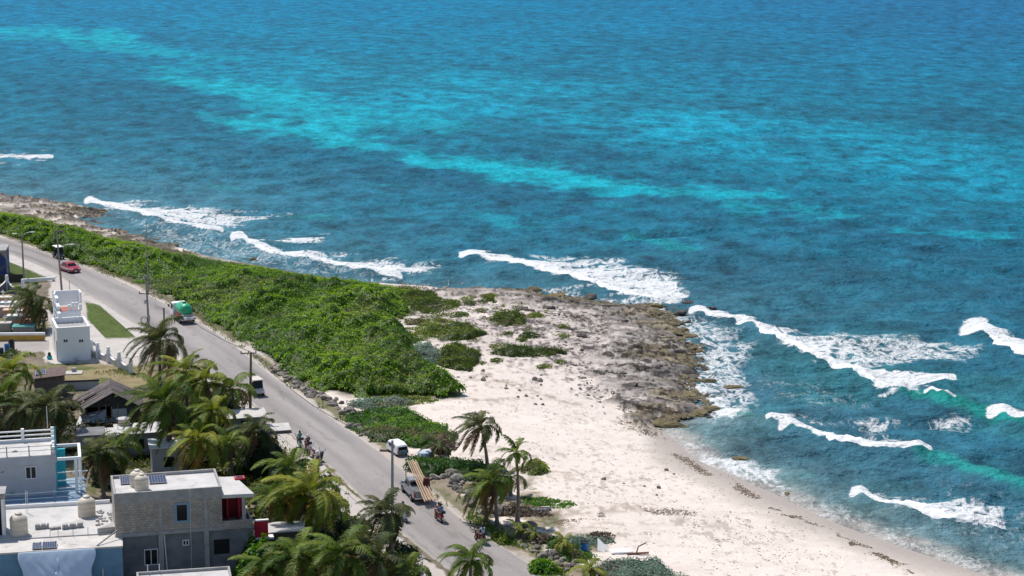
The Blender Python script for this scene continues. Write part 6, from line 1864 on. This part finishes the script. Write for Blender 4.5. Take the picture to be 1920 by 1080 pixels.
# ------------------------------------------------------------------ vehicles (local +Y is forward)
M_TYRE = mat("tyre_rubber", (.018, .018, .019), .8)
M_RIM = mat("alloy_rim", (.45, .45, .46), .35, .7)
M_CHROME = mat("chrome", (.6, .6, .6), .2, 1.0)
M_LAMP = mat("lamp_lens", (.75, .76, .74), .15)
M_TAIL = mat("tail_lens", (.40, .01, .015), .25)
M_PLASTIC = mat("dark_plastic", (.025, .025, .027), .6)
M_SEAT = mat("seat_vinyl", (.05, .045, .042), .6)
def heading(a, b):
    d = G(*b) - G(*a)
    return math.atan2(-d.x, d.y)
def spot(px, py, z=2.06):
    return Q(px, py, z)
def wheel(root, x, y, r, w, rim=True):
    mb = MB(); mb.M = Matrix.Translation((x, y, r)) @ Matrix.Rotation(math.pi / 2, 4, 'Y')
    mb.lathe([(r * .55, -w / 2), (r * .92, -w / 2), (r, -w * .32), (r, w * .32), (r * .92, w / 2), (r * .55, w / 2)], n=18)
    o = mb.build("wheel", M_TYRE, root, smooth=True)
    if rim:
        mb = MB(); mb.M = Matrix.Translation((x, y, r)) @ Matrix.Rotation(math.pi / 2, 4, 'Y')
        mb.lathe([(.03, -w * .53), (r * .25, -w * .53), (r * .56, -w * .46), (r * .56, w * .46), (r * .25, w * .53), (.03, w * .53)], n=14)
        mb.build("rim", M_RIM, o, smooth=True)
    return o
def carbody(root, prof, hw, cab, chw, taper, paint, glass_side, front_glass, rear_glass, hood=None):
    """prof: lower body outline (y, z); cab: greenhouse outline"""
    MB().side(prof, hw).build("body", paint, root, smooth=True, bevel=.09, bseg=3)
    zb = min(z for y, z in cab); zt = max(z for y, z in cab)
    tp = lambda z: 1 - taper * (z - zb) / (zt - zb)
    c = MB().side(cab, chw, tp).build("cabin", paint, root, smooth=True, bevel=.05, bseg=2)
    for quad in glass_side:
        for sg in (-1, 1):
            mb = MB(); mb.add([(sg * (chw * tp(z) + .012), y, z) for y, z in quad], [tuple(range(len(quad)))]); mb.build("side_window", M_GLASS, c)
    for nm, (a, b), off in (("windscreen", front_glass, 1), ("rear_window", rear_glass, -1)):
        if a is None: continue
        mb = MB(); (y0, z0), (y1, z1) = a, b
        n = Vector((0, (z1 - z0), -(y1 - y0))).normalized() * .014
        if n.y * off < 0: n = -n
        w0, w1 = chw * tp(z0) - .10, chw * tp(z1) - .12
        mb.add([(-w0, y0 + n.y, z0 + n.z), (w0, y0 + n.y, z0 + n.z), (w1, y1 + n.y, z1 + n.z), (-w1, y1 + n.y, z1 + n.z)], [(0, 1, 2, 3)])
        mb.build(nm, M_GLASS, c)
    return c
def lamps(root, y, z, x, w, h, material, name, d=.05):
    for sg in (-1, 1):
        MB().box((sg * x, y, z), (w, d, h)).build(name, material, root, bevel=.015)

# red saloon taxi, coming towards the viewer
M_REDCAR = mat("red_car_paint", (.42, .010, .030), .3, var=.03, coat=.6)
t = thing("car", "red saloon car with white side stripes on the far bend of the road", "car", spot(131, 509), heading((100, 488), (170, 520)) + rad(6))
carbody(t, [(-2.1, .35), (-2.15, .62), (-2.05, .92), (-1.2, .98), (1.0, .96), (1.95, .80), (2.12, .62), (2.1, .30), (-1.0, .25)], .86,
        [(-1.45, .93), (-.85, 1.44), (.25, 1.46), (1.05, .93)], .80, .20, M_REDCAR,
        [[(-1.15, .98), (-.78, 1.36), (-.30, 1.38), (-.30, .98)], [(-.22, .98), (-.22, 1.38), (.22, 1.38), (.80, .98)]], ((1.02, .97), (.30, 1.40)), ((-1.40, .98), (-.90, 1.38)))
for x in (-.78, .78):
    for y in (-1.35, 1.32): wheel(t, x, y, .31, .20)
for sg in (-1, 1):
    MB().box((sg * .872, 0, .66), (.012, 3.4, .16)).build("side_stripe", M_WHITE, t)
    MB().box((sg * .98, .78, 1.0), (.20, .12, .13)).build("mirror", M_REDCAR, t, bevel=.03)
lamps(t, 2.06, .68, .58, .38, .16, M_LAMP, "headlight", .12); lamps(t, -2.10, .75, .62, .32, .18, M_TAIL, "tail_light", .08)
MB().box((0, 2.10, .50), (.8, .06, .22)).build("grille", M_PLASTIC, t)
MB().box((0, 2.14, .38), (.42, .02, .12)).build("number_plate", M_WHITE, t)

# golf carts
def golf_cart(loc, rot, label, roofm, bodym):
    t = thing("golf_cart", label, "golf cart", loc, rot, "golf carts on the coast road")
    MB().side([(-1.25, .28), (-1.28, .75), (-.55, .80), (-.5, .42), (.45, .38), (.55, .85), (.85, .92), (1.22, .72), (1.28, .35), (1.1, .25)], .58).build("body", bodym, t, smooth=True, bevel=.05, bseg=2)
    MB().box((0, -.40, .84), (1.1, .52, .14)).build("seat", M_SEAT, t, bevel=.04)
    MB().box((0, -.68, 1.12), (1.1, .12, .46)).build("backrest", M_SEAT, t, bevel=.04)
    MB().box((0, -1.05, .82), (1.08, .46, .12)).build("rear_seat", M_SEAT, t, bevel=.04)
    for sg in (-1, 1):
        MB().tube([(sg * .52, .82, .86), (sg * .52, .58, 1.82)], .024, 7).build("front_post", M_PLASTIC, t)
        MB().tube([(sg * .52, -.78, .75), (sg * .52, -.82, 1.82)], .024, 7).build("rear_post", M_PLASTIC, t)
    MB().box((0, -.12, 1.87), (1.22, 2.15, .09)).build("roof", roofm, t, bevel=.04, bseg=2)
    mb = MB(); mb.add([(-.5, .84, .92), (.5, .84, .92), (.5, .60, 1.78), (-.5, .60, 1.78)], [(0, 1, 2, 3)]); mb.build("windscreen", M_GLASS, t)
    mb = MB(); mb.M = Matrix.Translation((-.28, .42, 1.05)) @ Matrix.Rotation(rad(60), 4, 'X'); mb.tube([(.17 * math.cos(a), .17 * math.sin(a), 0) for a in np.linspace(0, 2 * math.pi, 17)], .018, 6, False)
    mb.build("steering_wheel", M_PLASTIC, t)
    for x in (-.5, .5):
        for y in (-.85, .85): wheel(t, x, y, .23, .20)
    lamps(t, 1.24, .62, .42, .18, .12, M_LAMP, "headlight"); lamps(t, -1.29, .62, .46, .12, .12, M_TAIL, "tail_light")
    MB().box((0, 1.30, .36), (1.0, .07, .12)).build("bumper", M_PLASTIC, t, bevel=.02)
    return t
M_CARTB = mat("beige_roof", (.62, .55, .48), .6); M_DARKBODY = mat("dark_cart_paint", (.05, .05, .06), .4, coat=.4); M_CREAM = mat("cream_cart_paint", (.55, .52, .48), .45, coat=.4)
golf_cart(spot(110, 484), heading((100, 484), (180, 522)), "dark golf cart with a white roof behind the red car", M_WHITE, M_DARKBODY)
golf_cart(spot(481, 740), heading((470, 710), (540, 775)) + rad(4), "golf cart with a beige roof beside the wooden crossarm pole", M_CARTB, M_CREAM)

# tank truck, going away
hd = heading((420, 650), (330, 590))
t = thing("tank_truck", "white-cabbed truck carrying a big green tank away along the road", "truck", spot(344, 602), hd)
MB().side([(1.35, .55), (1.30, 1.25), (1.45, 2.25), (2.45, 2.28), (2.85, 1.55), (2.95, 1.1), (2.95, .5)], 1.02, lambda z: 1 - .10 * max(0, z - 1.2)).build("cab", M_WHITE, t, smooth=True, bevel=.07, bseg=2)
for sg in (-1, 1):
    mb = MB(); mb.add([(sg * 1.0, 1.55, 1.45), (sg * .94, 1.62, 2.1), (sg * .94, 2.35, 2.1), (sg * 1.0, 2.65, 1.45)], [(0, 1, 2, 3)]); mb.build("side_window", M_GLASS, t)
    MB().box((sg * 1.22, 2.55, 1.75), (.22, .10, .34)).build("mirror", M_PLASTIC, t, bevel=.03)
mb = MB(); mb.add([(-.75, 1.36, 1.55), (.75, 1.36, 1.55), (.72, 1.43, 2.1), (-.72, 1.43, 2.1)], [(0, 1, 2, 3)]); mb.build("rear_window", M_GLASS, t)
mb = MB(); mb.add([(-.85, 2.82, 1.65), (.85, 2.82, 1.65), (.78, 2.52, 2.16), (-.78, 2.52, 2.16)], [(0, 1, 2, 3)]); mb.build("windscreen", M_GLASS, t)
MB().span(-.45, .45, -2.4, 2.7, .50, .72).build("chassis", mat("red_chassis", (.35, .015, .02), .6, var=.2), t)
MB().span(-1.0, 1.0, -2.35, 1.25, .74, .84).build("deck", mat("dark_deck", (.08, .05, .05), .8, var=.3), t)
tk = MB(); tk.M = Matrix.Translation((0, -.35, 1.68)) @ Matrix.Rotation(-math.pi / 2, 4, 'X')
tk.lathe([(.05, -1.62), (.45, -1.56), (.74, -1.36), (.88, -1.05), (.92, -.7), (.92, .7), (.88, 1.05), (.74, 1.36), (.45, 1.56), (.05, 1.62)], n=26)
tank = tk.build("tank", mat("green_tank_paint", (.015, .38, .17), .4, var=.12, scale=1.2, coat=.3, dirt=((.02, .22, .11), 1.2, .5)), t, smooth=True)
MB().lathe([(.24, .86), (.24, 1.0), (.28, 1.02), (.28, 1.06), (.05, 1.09)], (0, -.7, 1.68), 14).build("hatch", M_PLASTIC, tank, smooth=True)
MB().span(-.95, -.75, -1.5, .6, .84, 1.15).span(.75, .95, -1.5, .6, .84, 1.15).build("cradle", mat("red_chassis", (.35, .015, .02), .6), t)
MB().span(-1.02, 1.02, -2.58, -2.35, .62, .98).build("rear_bumper", M_WHITE, t, bevel=.03)
MB().span(-.95, .95, -2.2, -1.95, .84, 1.28).build("pump_box", mat("pump_grey", (.40, .38, .38), .6, var=.3, scale=4), t, bevel=.03)
lamps(t, -2.60, .82, .80, .26, .16, M_TAIL, "tail_light", .04)
MB().box((0, -2.60, .78), (.5, .02, .18)).build("number_plate", M_PALEGREY, t)
for x in (-.86, .86):
    wheel(t, x, 1.95, .45, .26); wheel(t, x, -1.45, .45, .30)
MB().span(-1.04, -.70, -1.98, -.92, .96, 1.0).span(.70, 1.04, -1.98, -.92, .96, 1.0).build("mudguard", M_RED, t)

# pickup carrying long timbers, going away
M_PICK = mat("silver_car_paint", (.27, .285, .30), .32, .35, var=.04, coat=.5)
pk_rot = heading((890, 985), (770, 890)) + rad(-4)
pk = thing("pickup_truck", "silver double-cab pickup with long timbers sloping over its roof", "pickup truck", spot(780, 930), pk_rot)
MB().side([(-2.55, .50), (-2.6, .75), (-2.55, 1.08), (-.55, 1.08), (1.25, 1.06), (2.35, .98), (2.55, .75), (2.5, .42), (-1.2, .40)], .90).build("body", M_PICK, pk, smooth=True, bevel=.07, bseg=2)
zb_, zt__ = 1.02, 1.72
tp = lambda z: 1 - .18 * (z - zb_) / (zt__ - zb_)
cb_ = MB().side([(-.65, zb_), (-.50, zt__), (.75, zt__), (1.40, zb_)], .86, tp).build("cabin", M_PICK, pk, smooth=True, bevel=.05, bseg=2)
for sg in (-1, 1):
    for q in ([(-.48, 1.12), (-.40, 1.60), (.12, 1.60), (.12, 1.12)], [(.20, 1.12), (.20, 1.60), (.68, 1.60), (1.12, 1.12)]):
        mb = MB(); mb.add([(sg * (.86 * tp(z) + .012), y, z) for y, z in q], [(0, 1, 2, 3)]); mb.build("side_window", M_GLASS, cb_)
    MB().box((sg * 1.0, 1.05, 1.16), (.22, .12, .16)).build("mirror", M_PLASTIC, pk, bevel=.03)
    for y in (-.42, .45): MB().box((sg * .91, y, .92), (.02, .18, .04)).build("door_handle", M_PLASTIC, pk)
mb = MB(); mb.add([(-.70, -.62, 1.12), (.70, -.62, 1.12), (.62, -.55, 1.60), (-.62, -.55, 1.60)], [(0, 1, 2, 3)]); mb.build("rear_window", M_GLASS, cb_)
mb = MB(); mb.add([(-.72, 1.36, 1.10), (.72, 1.36, 1.10), (.62, .84, 1.66), (-.62, .84, 1.66)], [(0, 1, 2, 3)]); mb.build("windscreen", M_GLASS, cb_)
MB().span(-.76, .76, -2.42, -.75, 1.075, 1.10).build("load_bed", M_PLASTIC, pk)
MB().span(-.88, .88, -2.45, -.70, 1.10, 1.16).span(-.86, -.78, -2.4, -.8, 1.16, 1.36).span(.78, .86, -2.4, -.8, 1.16, 1.36).build("bed_rail", M_PICK, pk)
MB().box((0, -2.62, .56), (1.6, .12, .18)).build("rear_bumper", M_CHROME, pk, bevel=.03)
MB().box((0, -2.63, .80), (.46, .02, .14)).build("number_plate", M_WHITE, pk)
lamps(pk, -2.58, .86, .80, .14, .34, M_TAIL, "tail_light", .06); lamps(pk, 2.48, .78, .66, .34, .18, M_LAMP, "headlight", .1)
for x in (-.82, .82):
    wheel(pk, x, 1.55, .38, .25); wheel(pk, x, -1.50, .38, .25)
fr = MB()
for y, h_ in ((.95, 2.22), (-2.3, 1.14)):
    fr.tube([(-.70, y, 1.08), (-.70, y, h_)], .04, 6).tube([(.70, y, 1.08), (.70, y, h_)], .04, 6).tube([(-.74, y, h_), (.74, y, h_)], .04, 6)
fr.build("load_rack", M_RUST, pk)
M_TIMBER = mat("fresh_timber", (.50, .36, .235), .75, var=.22, scale=3, bump=.2)
pm = Matrix.Translation(pk.location) @ Matrix.Rotation(pk_rot, 4, 'Z')
for k in range(9):
    x = -.22 + 1.05 * (k % 5) / 4 + (.12 if k > 4 else 0); lift = .13 * (k > 4)
    e = random.uniform(-.35, .35)
    a = pm @ Vector((x, -3.9 + e * .4, .62 + lift)); b_ = pm @ Vector((x * .75 + .05, 2.25 + e, 2.72 + lift))
    tag(MB().tube([a, a.lerp(b_, .5), b_], [.065, .06, .055], 7).build("timber_pole", M_TIMBER), "pale timber pole in the bundle sloping over the silver pickup", "timber", "timbers on the pickup")
# dark red tarp-wrapped load on the far side
t = thing("load_bundle", "dark red bundle standing in the pickup bed beside the timbers", "bundle", pm @ Vector((.60, -1.5, 1.17)), pk_rot)
MB().lathe([(.30, 0), (.36, .15), (.34, .6), (.28, .95), (.05, 1.05)], n=10).build("wrapping", mat("dark_red_cloth", (.09, .015, .02), .8, var=.4, scale=4), t, smooth=True)

# stripped van at the edge of the creeper
t = thing("van", "old stripped white van with a dark open rear parked by the creeper", "van", spot(745, 850, 2.0), rad(28))
t.scale = (.78, .78, .78)
MB().side([(-1.7, .30), (-1.75, .75), (-1.55, 1.40), (-.6, 1.66), (1.25, 1.62), (1.7, 1.05), (1.85, .75), (1.8, .30)], .80, lambda z: 1 - .10 * max(0, z - .8)).build("body", M_WHITE, t, smooth=True, bevel=.10, bseg=3)
MB().box((0, -1.66, 1.06), (1.16, .28, .44)).build("rear_window", M_GLASS, t, bevel=.03)
MB().box((0, -1.75, .55), (1.50, .14, .40)).build("tailgate", mat("van_teal", (.10, .20, .22), .6, var=.3), t, bevel=.03)
for sg in (-1, 1):
    MB().box((sg * .765, .1, 1.18), (.06, 1.7, .36)).build("side_window", M_GLASS, t)
    for y in (-1.15, 1.2): wheel(t, sg * .70, y, .29, .18)
lamps(t, -1.80, .72, .64, .14, .30, M_TAIL, "tail_light")
lg = MB().tube([G(712, 846) + Vector((0, 0, .1)), G(738, 847) + Vector((0, 0, .12))], .12, 8).build("log", M_WOOD)
tag(lg, "short grey log lying left of the stripped van", "log")

# scooters
def scooter(loc, rot, body, label, lean=0.0, group=None):
    t = thing("scooter", label, "scooter", loc, rot, group)
    t.rotation_mode = 'ZYX' if False else 'XYZ'
    t.rotation_euler = (0, lean, rot)
    MB().side([(-.92, .62), (-.75, .80), (-.05, .74), (.0, .36), (-.2, .28), (-.6, .34)], .15).build("rear_body", body, t, smooth=True, bevel=.05, bseg=2)
    MB().side([(-.05, .26), (-.05, .34), (.42, .34), (.42, .27)], .17).build("footboard", M_PLASTIC, t, bevel=.02)
    MB().side([(.36, .30), (.56, .98), (.66, .98), (.56, .30)], .20, lambda z: .8 + .25 * (z - .3)).build("front_shield", body, t, smooth=True, bevel=.04, bseg=2)
    MB().side([(-.80, .80), (-.72, .90), (-.35, .86), (-.02, .88), (-.02, .76)], .14).build("seat", M_SEAT, t, smooth=True, bevel=.04, bseg=2)
    hb = MB().tube([(-.34, .44, 1.10), (-.14, .56, 1.08), (.14, .56, 1.08), (.34, .44, 1.10)], .022, 7).build("handlebar", M_PLASTIC, t)
    for sg in (-1, 1):
        MB().tube([(sg * .24, .52, 1.10), (sg * .30, .54, 1.28)], .012, 5).build("mirror_stalk", M_PLASTIC, hb)
        MB().box((sg * .31, .54, 1.30), (.12, .03, .08)).build("mirror", M_PLASTIC, hb, bevel=.01)
    MB().lathe([(.03, -.04), (.09, -.02), (.10, .02), (.05, .06)], (0, .68, .98), 10).build("headlight", M_LAMP, t)
    MB().tube([(0, .50, .95), (0, .72, .25)], .035, 7).build("fork", M_STEEL, t)
    MB().side([(.50, .46), (.72, .56), (.94, .44), (.72, .48)], .07).build("mudguard", body, t)
    wheel(t, 0, .74, .24, .10); wheel(t, 0, -.58, .24, .12)
    MB().box((0, -.92, .66), (.18, .05, .09)).build("tail_light", M_TAIL, t)
    MB().box((0, -.95, .50), (.16, .015, .13)).build("number_plate", M_WHITE, t)
    MB().tube([(.16, -.2, .32), (.18, -.85, .36)], .045, 8).build("exhaust", M_STEEL, t)
    return t

# ------------------------------------------------------------------ people
def skin_body(name, pts, edges, radii, material, parent, sub=1, root_i=0):
    me = bpy.data.meshes.new(name)
    me.from_pydata([tuple(p) for p in pts], edges, [])
    o = bpy.data.objects.new(name, me); COL.objects.link(o)
    sk = o.modifiers.new("skin", 'SKIN'); sk.use_smooth_shade = True
    for i, v in enumerate(me.skin_vertices[0].data):
        r = radii[i]
        v.radius = r if isinstance(r, tuple) else (r, r)
        v.use_root = i == root_i
    if sub:
        sb = o.modifiers.new("smooth", 'SUBSURF'); sb.levels = sub; sb.render_levels = sub
    dg = bpy.context.evaluated_depsgraph_get(); dg.update()
    m2 = bpy.data.meshes.new_from_object(o.evaluated_get(dg))
    o.modifiers.clear(); o.data = m2; bpy.data.meshes.remove(me)
    m2.name = name; m2.materials.clear(); m2.materials.append(material)
    if parent is not None: o.parent = parent
    return o
M_SKIN = mat("skin", (.30, .165, .105), .55, var=.05)
def seated_person(loc, rot, label, shirt, pants, hair=None, helmet=None, reach=.50, sleeve=True, lean=.06, group=None):
    """riding pose; local origin on the ground under the seat, seat 0.86 m high, +Y forward"""
    t = thing("person", label, "person", loc, rot, group)
    sz = .90
    P, E, Rr = [], [], []
    def add(p, r, par=None):
        P.append(Vector(p)); Rr.append(r)
        if par is not None: E.append((par, len(P) - 1))
        return len(P) - 1
    pel = add((0, -.30, sz + .06), (.135, .10))
    ab = add((0, -.29 + lean * .4, sz + .24), (.12, .095), pel)
    ch = add((0, -.27 + lean, sz + .44), (.145, .105), ab)
    nb = add((0, -.25 + lean * 1.4, sz + .58), .06, ch)
    hb = add((0, -.23 + lean * 1.5, sz + .66), .065, nb)
    hc = add((0, -.22 + lean * 1.6, sz + .75), (.078, .092), hb)
    ht = add((0, -.23 + lean * 1.6, sz + .84), .055, hc)
    arms = {}
    for sg in (-1, 1):
        sh = add((sg * .18, -.26 + lean, sz + .52), .058, ch)
        el = add((sg * .27, -.08 + lean, sz + .32), .042, sh)
        wr = add((sg * .30, -.30 + reach + .18, sz + .24), .030, el)
        pm_ = add((sg * .31, -.30 + reach + .26, sz + .235), .034, wr)
        for k in range(4):
            f0 = add((sg * (.285 + .018 * k), -.30 + reach + .32, sz + .24 - .004 * k), .0095, pm_)
            f1 = add((sg * (.285 + .018 * k), -.30 + reach + .345 - .004 * abs(k - 1), sz + .215), .009, f0)
            add((sg * (.285 + .018 * k), -.30 + reach + .325, sz + .19), .008, f1)
        th = add((sg * .270, -.30 + reach + .25, sz + .215), .011, pm_)
        add((sg * .265, -.30 + reach + .29, sz + .195), .009, th)
        arms[sg] = (sh, el, wr)
        hp = add((sg * .10, -.28, sz + .02), .095, pel)
        kn = add((sg * .19, .14, sz - .02), .066, hp)
        an = add((sg * .19, .16, .46), .042, kn)
        he = add((sg * .19, .13, .40), .040, an)
        add((sg * .20, .34, .385), .036, he)
    body = skin_body("body", P, E, Rr, M_SKIN, t)
    # face
    h = P[hc]
    fm = MB(); fm.lathe([(.004, -.012), (.014, 0), (.006, .03)], (0, h.y + .098, h.z - .005), 6); fm.build("nose", M_SKIN, body)
    for sg in (-1, 1):
        MB().lathe([(.004, -.010), (.012, 0), (.004, .010)], (sg * .032, h.y + .086, h.z + .02), 6).build("eye", M_VOID, body)
        MB().box((sg * .082, h.y + .0, h.z), (.02, .035, .06)).build("ear", M_SKIN, body, bevel=.008)
    MB().box((0, h.y + .092, h.z - .045), (.05, .012, .012)).build("mouth", mat("lips", (.25, .09, .07), .6), body)
    # clothes: slightly larger shells round torso, upper arms and thighs
    cp = [P[pel], P[ab], P[ch], P[nb] - Vector((0, 0, .03))]; ce = [(0, 1), (1, 2), (2, 3)]; cr = [(.150, .115), (.138, .112), (.165, .125), .075]
    for sg in (-1, 1):
        a, b_, w_ = (P[i] for i in arms[sg]); k = len(cp)
        cp += [a, a.lerp(b_, .85)]; ce += [(2, k), (k, k + 1)]; cr += [.075, .062]
        if sleeve == 'long': cp += [b_, b_.lerp(w_, .85)]; ce += [(k + 1, k + 2), (k + 2, k + 3)]; cr += [.056, .044]
    skin_body("shirt", cp, ce, cr, shirt, t)
    cp, ce, cr = [P[pel] - Vector((0, 0, .02))], [], [(.152, .12)]
    for sg in (-1, 1):
        k = len(cp); hp, kn, an = Vector((sg * .10, -.28, sz + .02)), Vector((sg * .19, .14, sz - .02)), Vector((sg * .19, .16, .52))
        cp += [hp, kn, kn.lerp(an, .75)]; ce += [(0, k), (k, k + 1), (k + 1, k + 2)]; cr += [.108, .080, .062]
    skin_body("trousers", cp, ce, cr, pants, t)
    for sg in (-1, 1):
        MB().side([(.06, .335), (.06, .43), (.18, .44), (.38, .40), (.40, .345)], .048).build("shoe", M_PLASTIC, t, bevel=.015)
        t.children[-1].location.x = sg * .20
    if helmet:
        MB().lathe([(.118, -.06), (.128, .02), (.122, .09), (.09, .15), (.04, .18), (.005, .185)], (0, h.y - .01, h.z + .0), 16).build("helmet", helmet, t, smooth=True)
    else:
        MB().lathe([(.088, -.09), (.105, -.02), (.108, .05), (.085, .11), (.04, .135), (.005, .14)], (0, h.y - .028, h.z + .0), 14).build("hair", hair or mat("dark_hair", (.015, .011, .009), .6), t, smooth=True)
    return t
def cloth(n, c): return mat(n, c, .85, var=.12, scale=6, bump=.2)
M_JEANS = cloth("dark_jeans", (.03, .04, .08))
def off(loc, rot, y, z=0.0):
    return loc + Vector((-math.sin(rot) * y, math.cos(rot) * y, z))
SG = "scooters on the coast road"; RG = "scooter riders"
# white scooter coming towards the viewer, behind the dark palm
p = spot(757, 976); r_ = heading((720, 940), (800, 1010))
scooter(p, r_, mat("scooter_white", (.72, .72, .72), .35, coat=.5), "white scooter coming down the road behind the dark palm by the lamp post", 0, SG)
seated_person(p, r_, "person in a white shirt riding the white scooter behind the dark palm", cloth("white_cotton", (.72, .71, .72)), M_JEANS, group=RG)
# red scooter with two, going away behind the pickup
p = spot(823, 977); r_ = heading((880, 1010), (800, 940)) + rad(4)
scooter(p, r_, mat("scooter_red", (.36, .02, .03), .35, coat=.5), "red scooter following the timbers of the silver pickup", 0, SG)
seated_person(off(p, r_, .16), r_, "person in a pink top driving the red scooter behind the pickup", cloth("pink_cotton", (.50, .07, .12)), M_JEANS, group=RG)
seated_person(off(p, r_, -.30, .02), r_, "passenger in a bright blue top on the back of the red scooter behind the pickup", cloth("bright_blue_cotton", (.06, .30, .50)), M_JEANS, reach=.38, group=RG)
# maroon scooter with two, lower down
p = spot(900, 1017); r_ = heading((960, 1060), (880, 1000)) + rad(6)
scooter(p, r_, mat("scooter_maroon", (.13, .02, .035), .35, coat=.5), "maroon scooter lowest on the road, above the bottom-edge palm", 0, SG)
seated_person(off(p, r_, .16), r_, "person in a dark shirt driving the maroon scooter lowest on the road", cloth("navy_cotton", (.02, .03, .06)), M_JEANS, group=RG)
seated_person(off(p, r_, -.30, .02), r_, "passenger in a pale blue top on the back of the maroon scooter", cloth("pale_blue_cotton", (.32, .52, .60)), M_JEANS, reach=.38, helmet=None, group=RG)
# the three at the kerb
p = spot(562, 838); r_ = rad(16)
scooter(p, r_, mat("scooter_teal", (.02, .30, .27), .35, coat=.5), "teal scooter farthest of the three at the left kerb", rad(-3), SG)
seated_person(p, r_, "person in a teal top sitting on the farthest scooter at the left kerb", cloth("teal_cotton", (.03, .38, .34)), M_JEANS, group=RG)
p = spot(577, 846); r_ = rad(20)
scooter(p, r_, mat("scooter_plum", (.15, .03, .08), .35, coat=.5), "plum scooter in the middle of the three at the left kerb", 0, SG)
seated_person(p, r_, "person in a plum top and white cap on the middle scooter at the left kerb", cloth("plum_cotton", (.13, .03, .07)), M_JEANS, helmet=M_WHITE, group=RG)
scooter(spot(583, 857), rad(24), mat("scooter_pink", (.62, .42, .46), .35, coat=.5), "pale pink scooter parked close behind the plum scooter at the left kerb", rad(8), SG)
scooter(spot(598, 867), rad(-14), mat("scooter_black", (.03, .03, .035), .35, coat=.5), "black scooter with a white bag on it, nearest at the left kerb", rad(9), SG)
t = thing("bag", "white bag on the handlebar of the nearest parked scooter at the left kerb", "bag", spot(596, 858) + Vector((0, 0, .3)))
MB().lathe([(.14, 0), (.20, .12), (.19, .32), (.10, .42)], n=10).build("sack", M_WHITE, t, smooth=True)
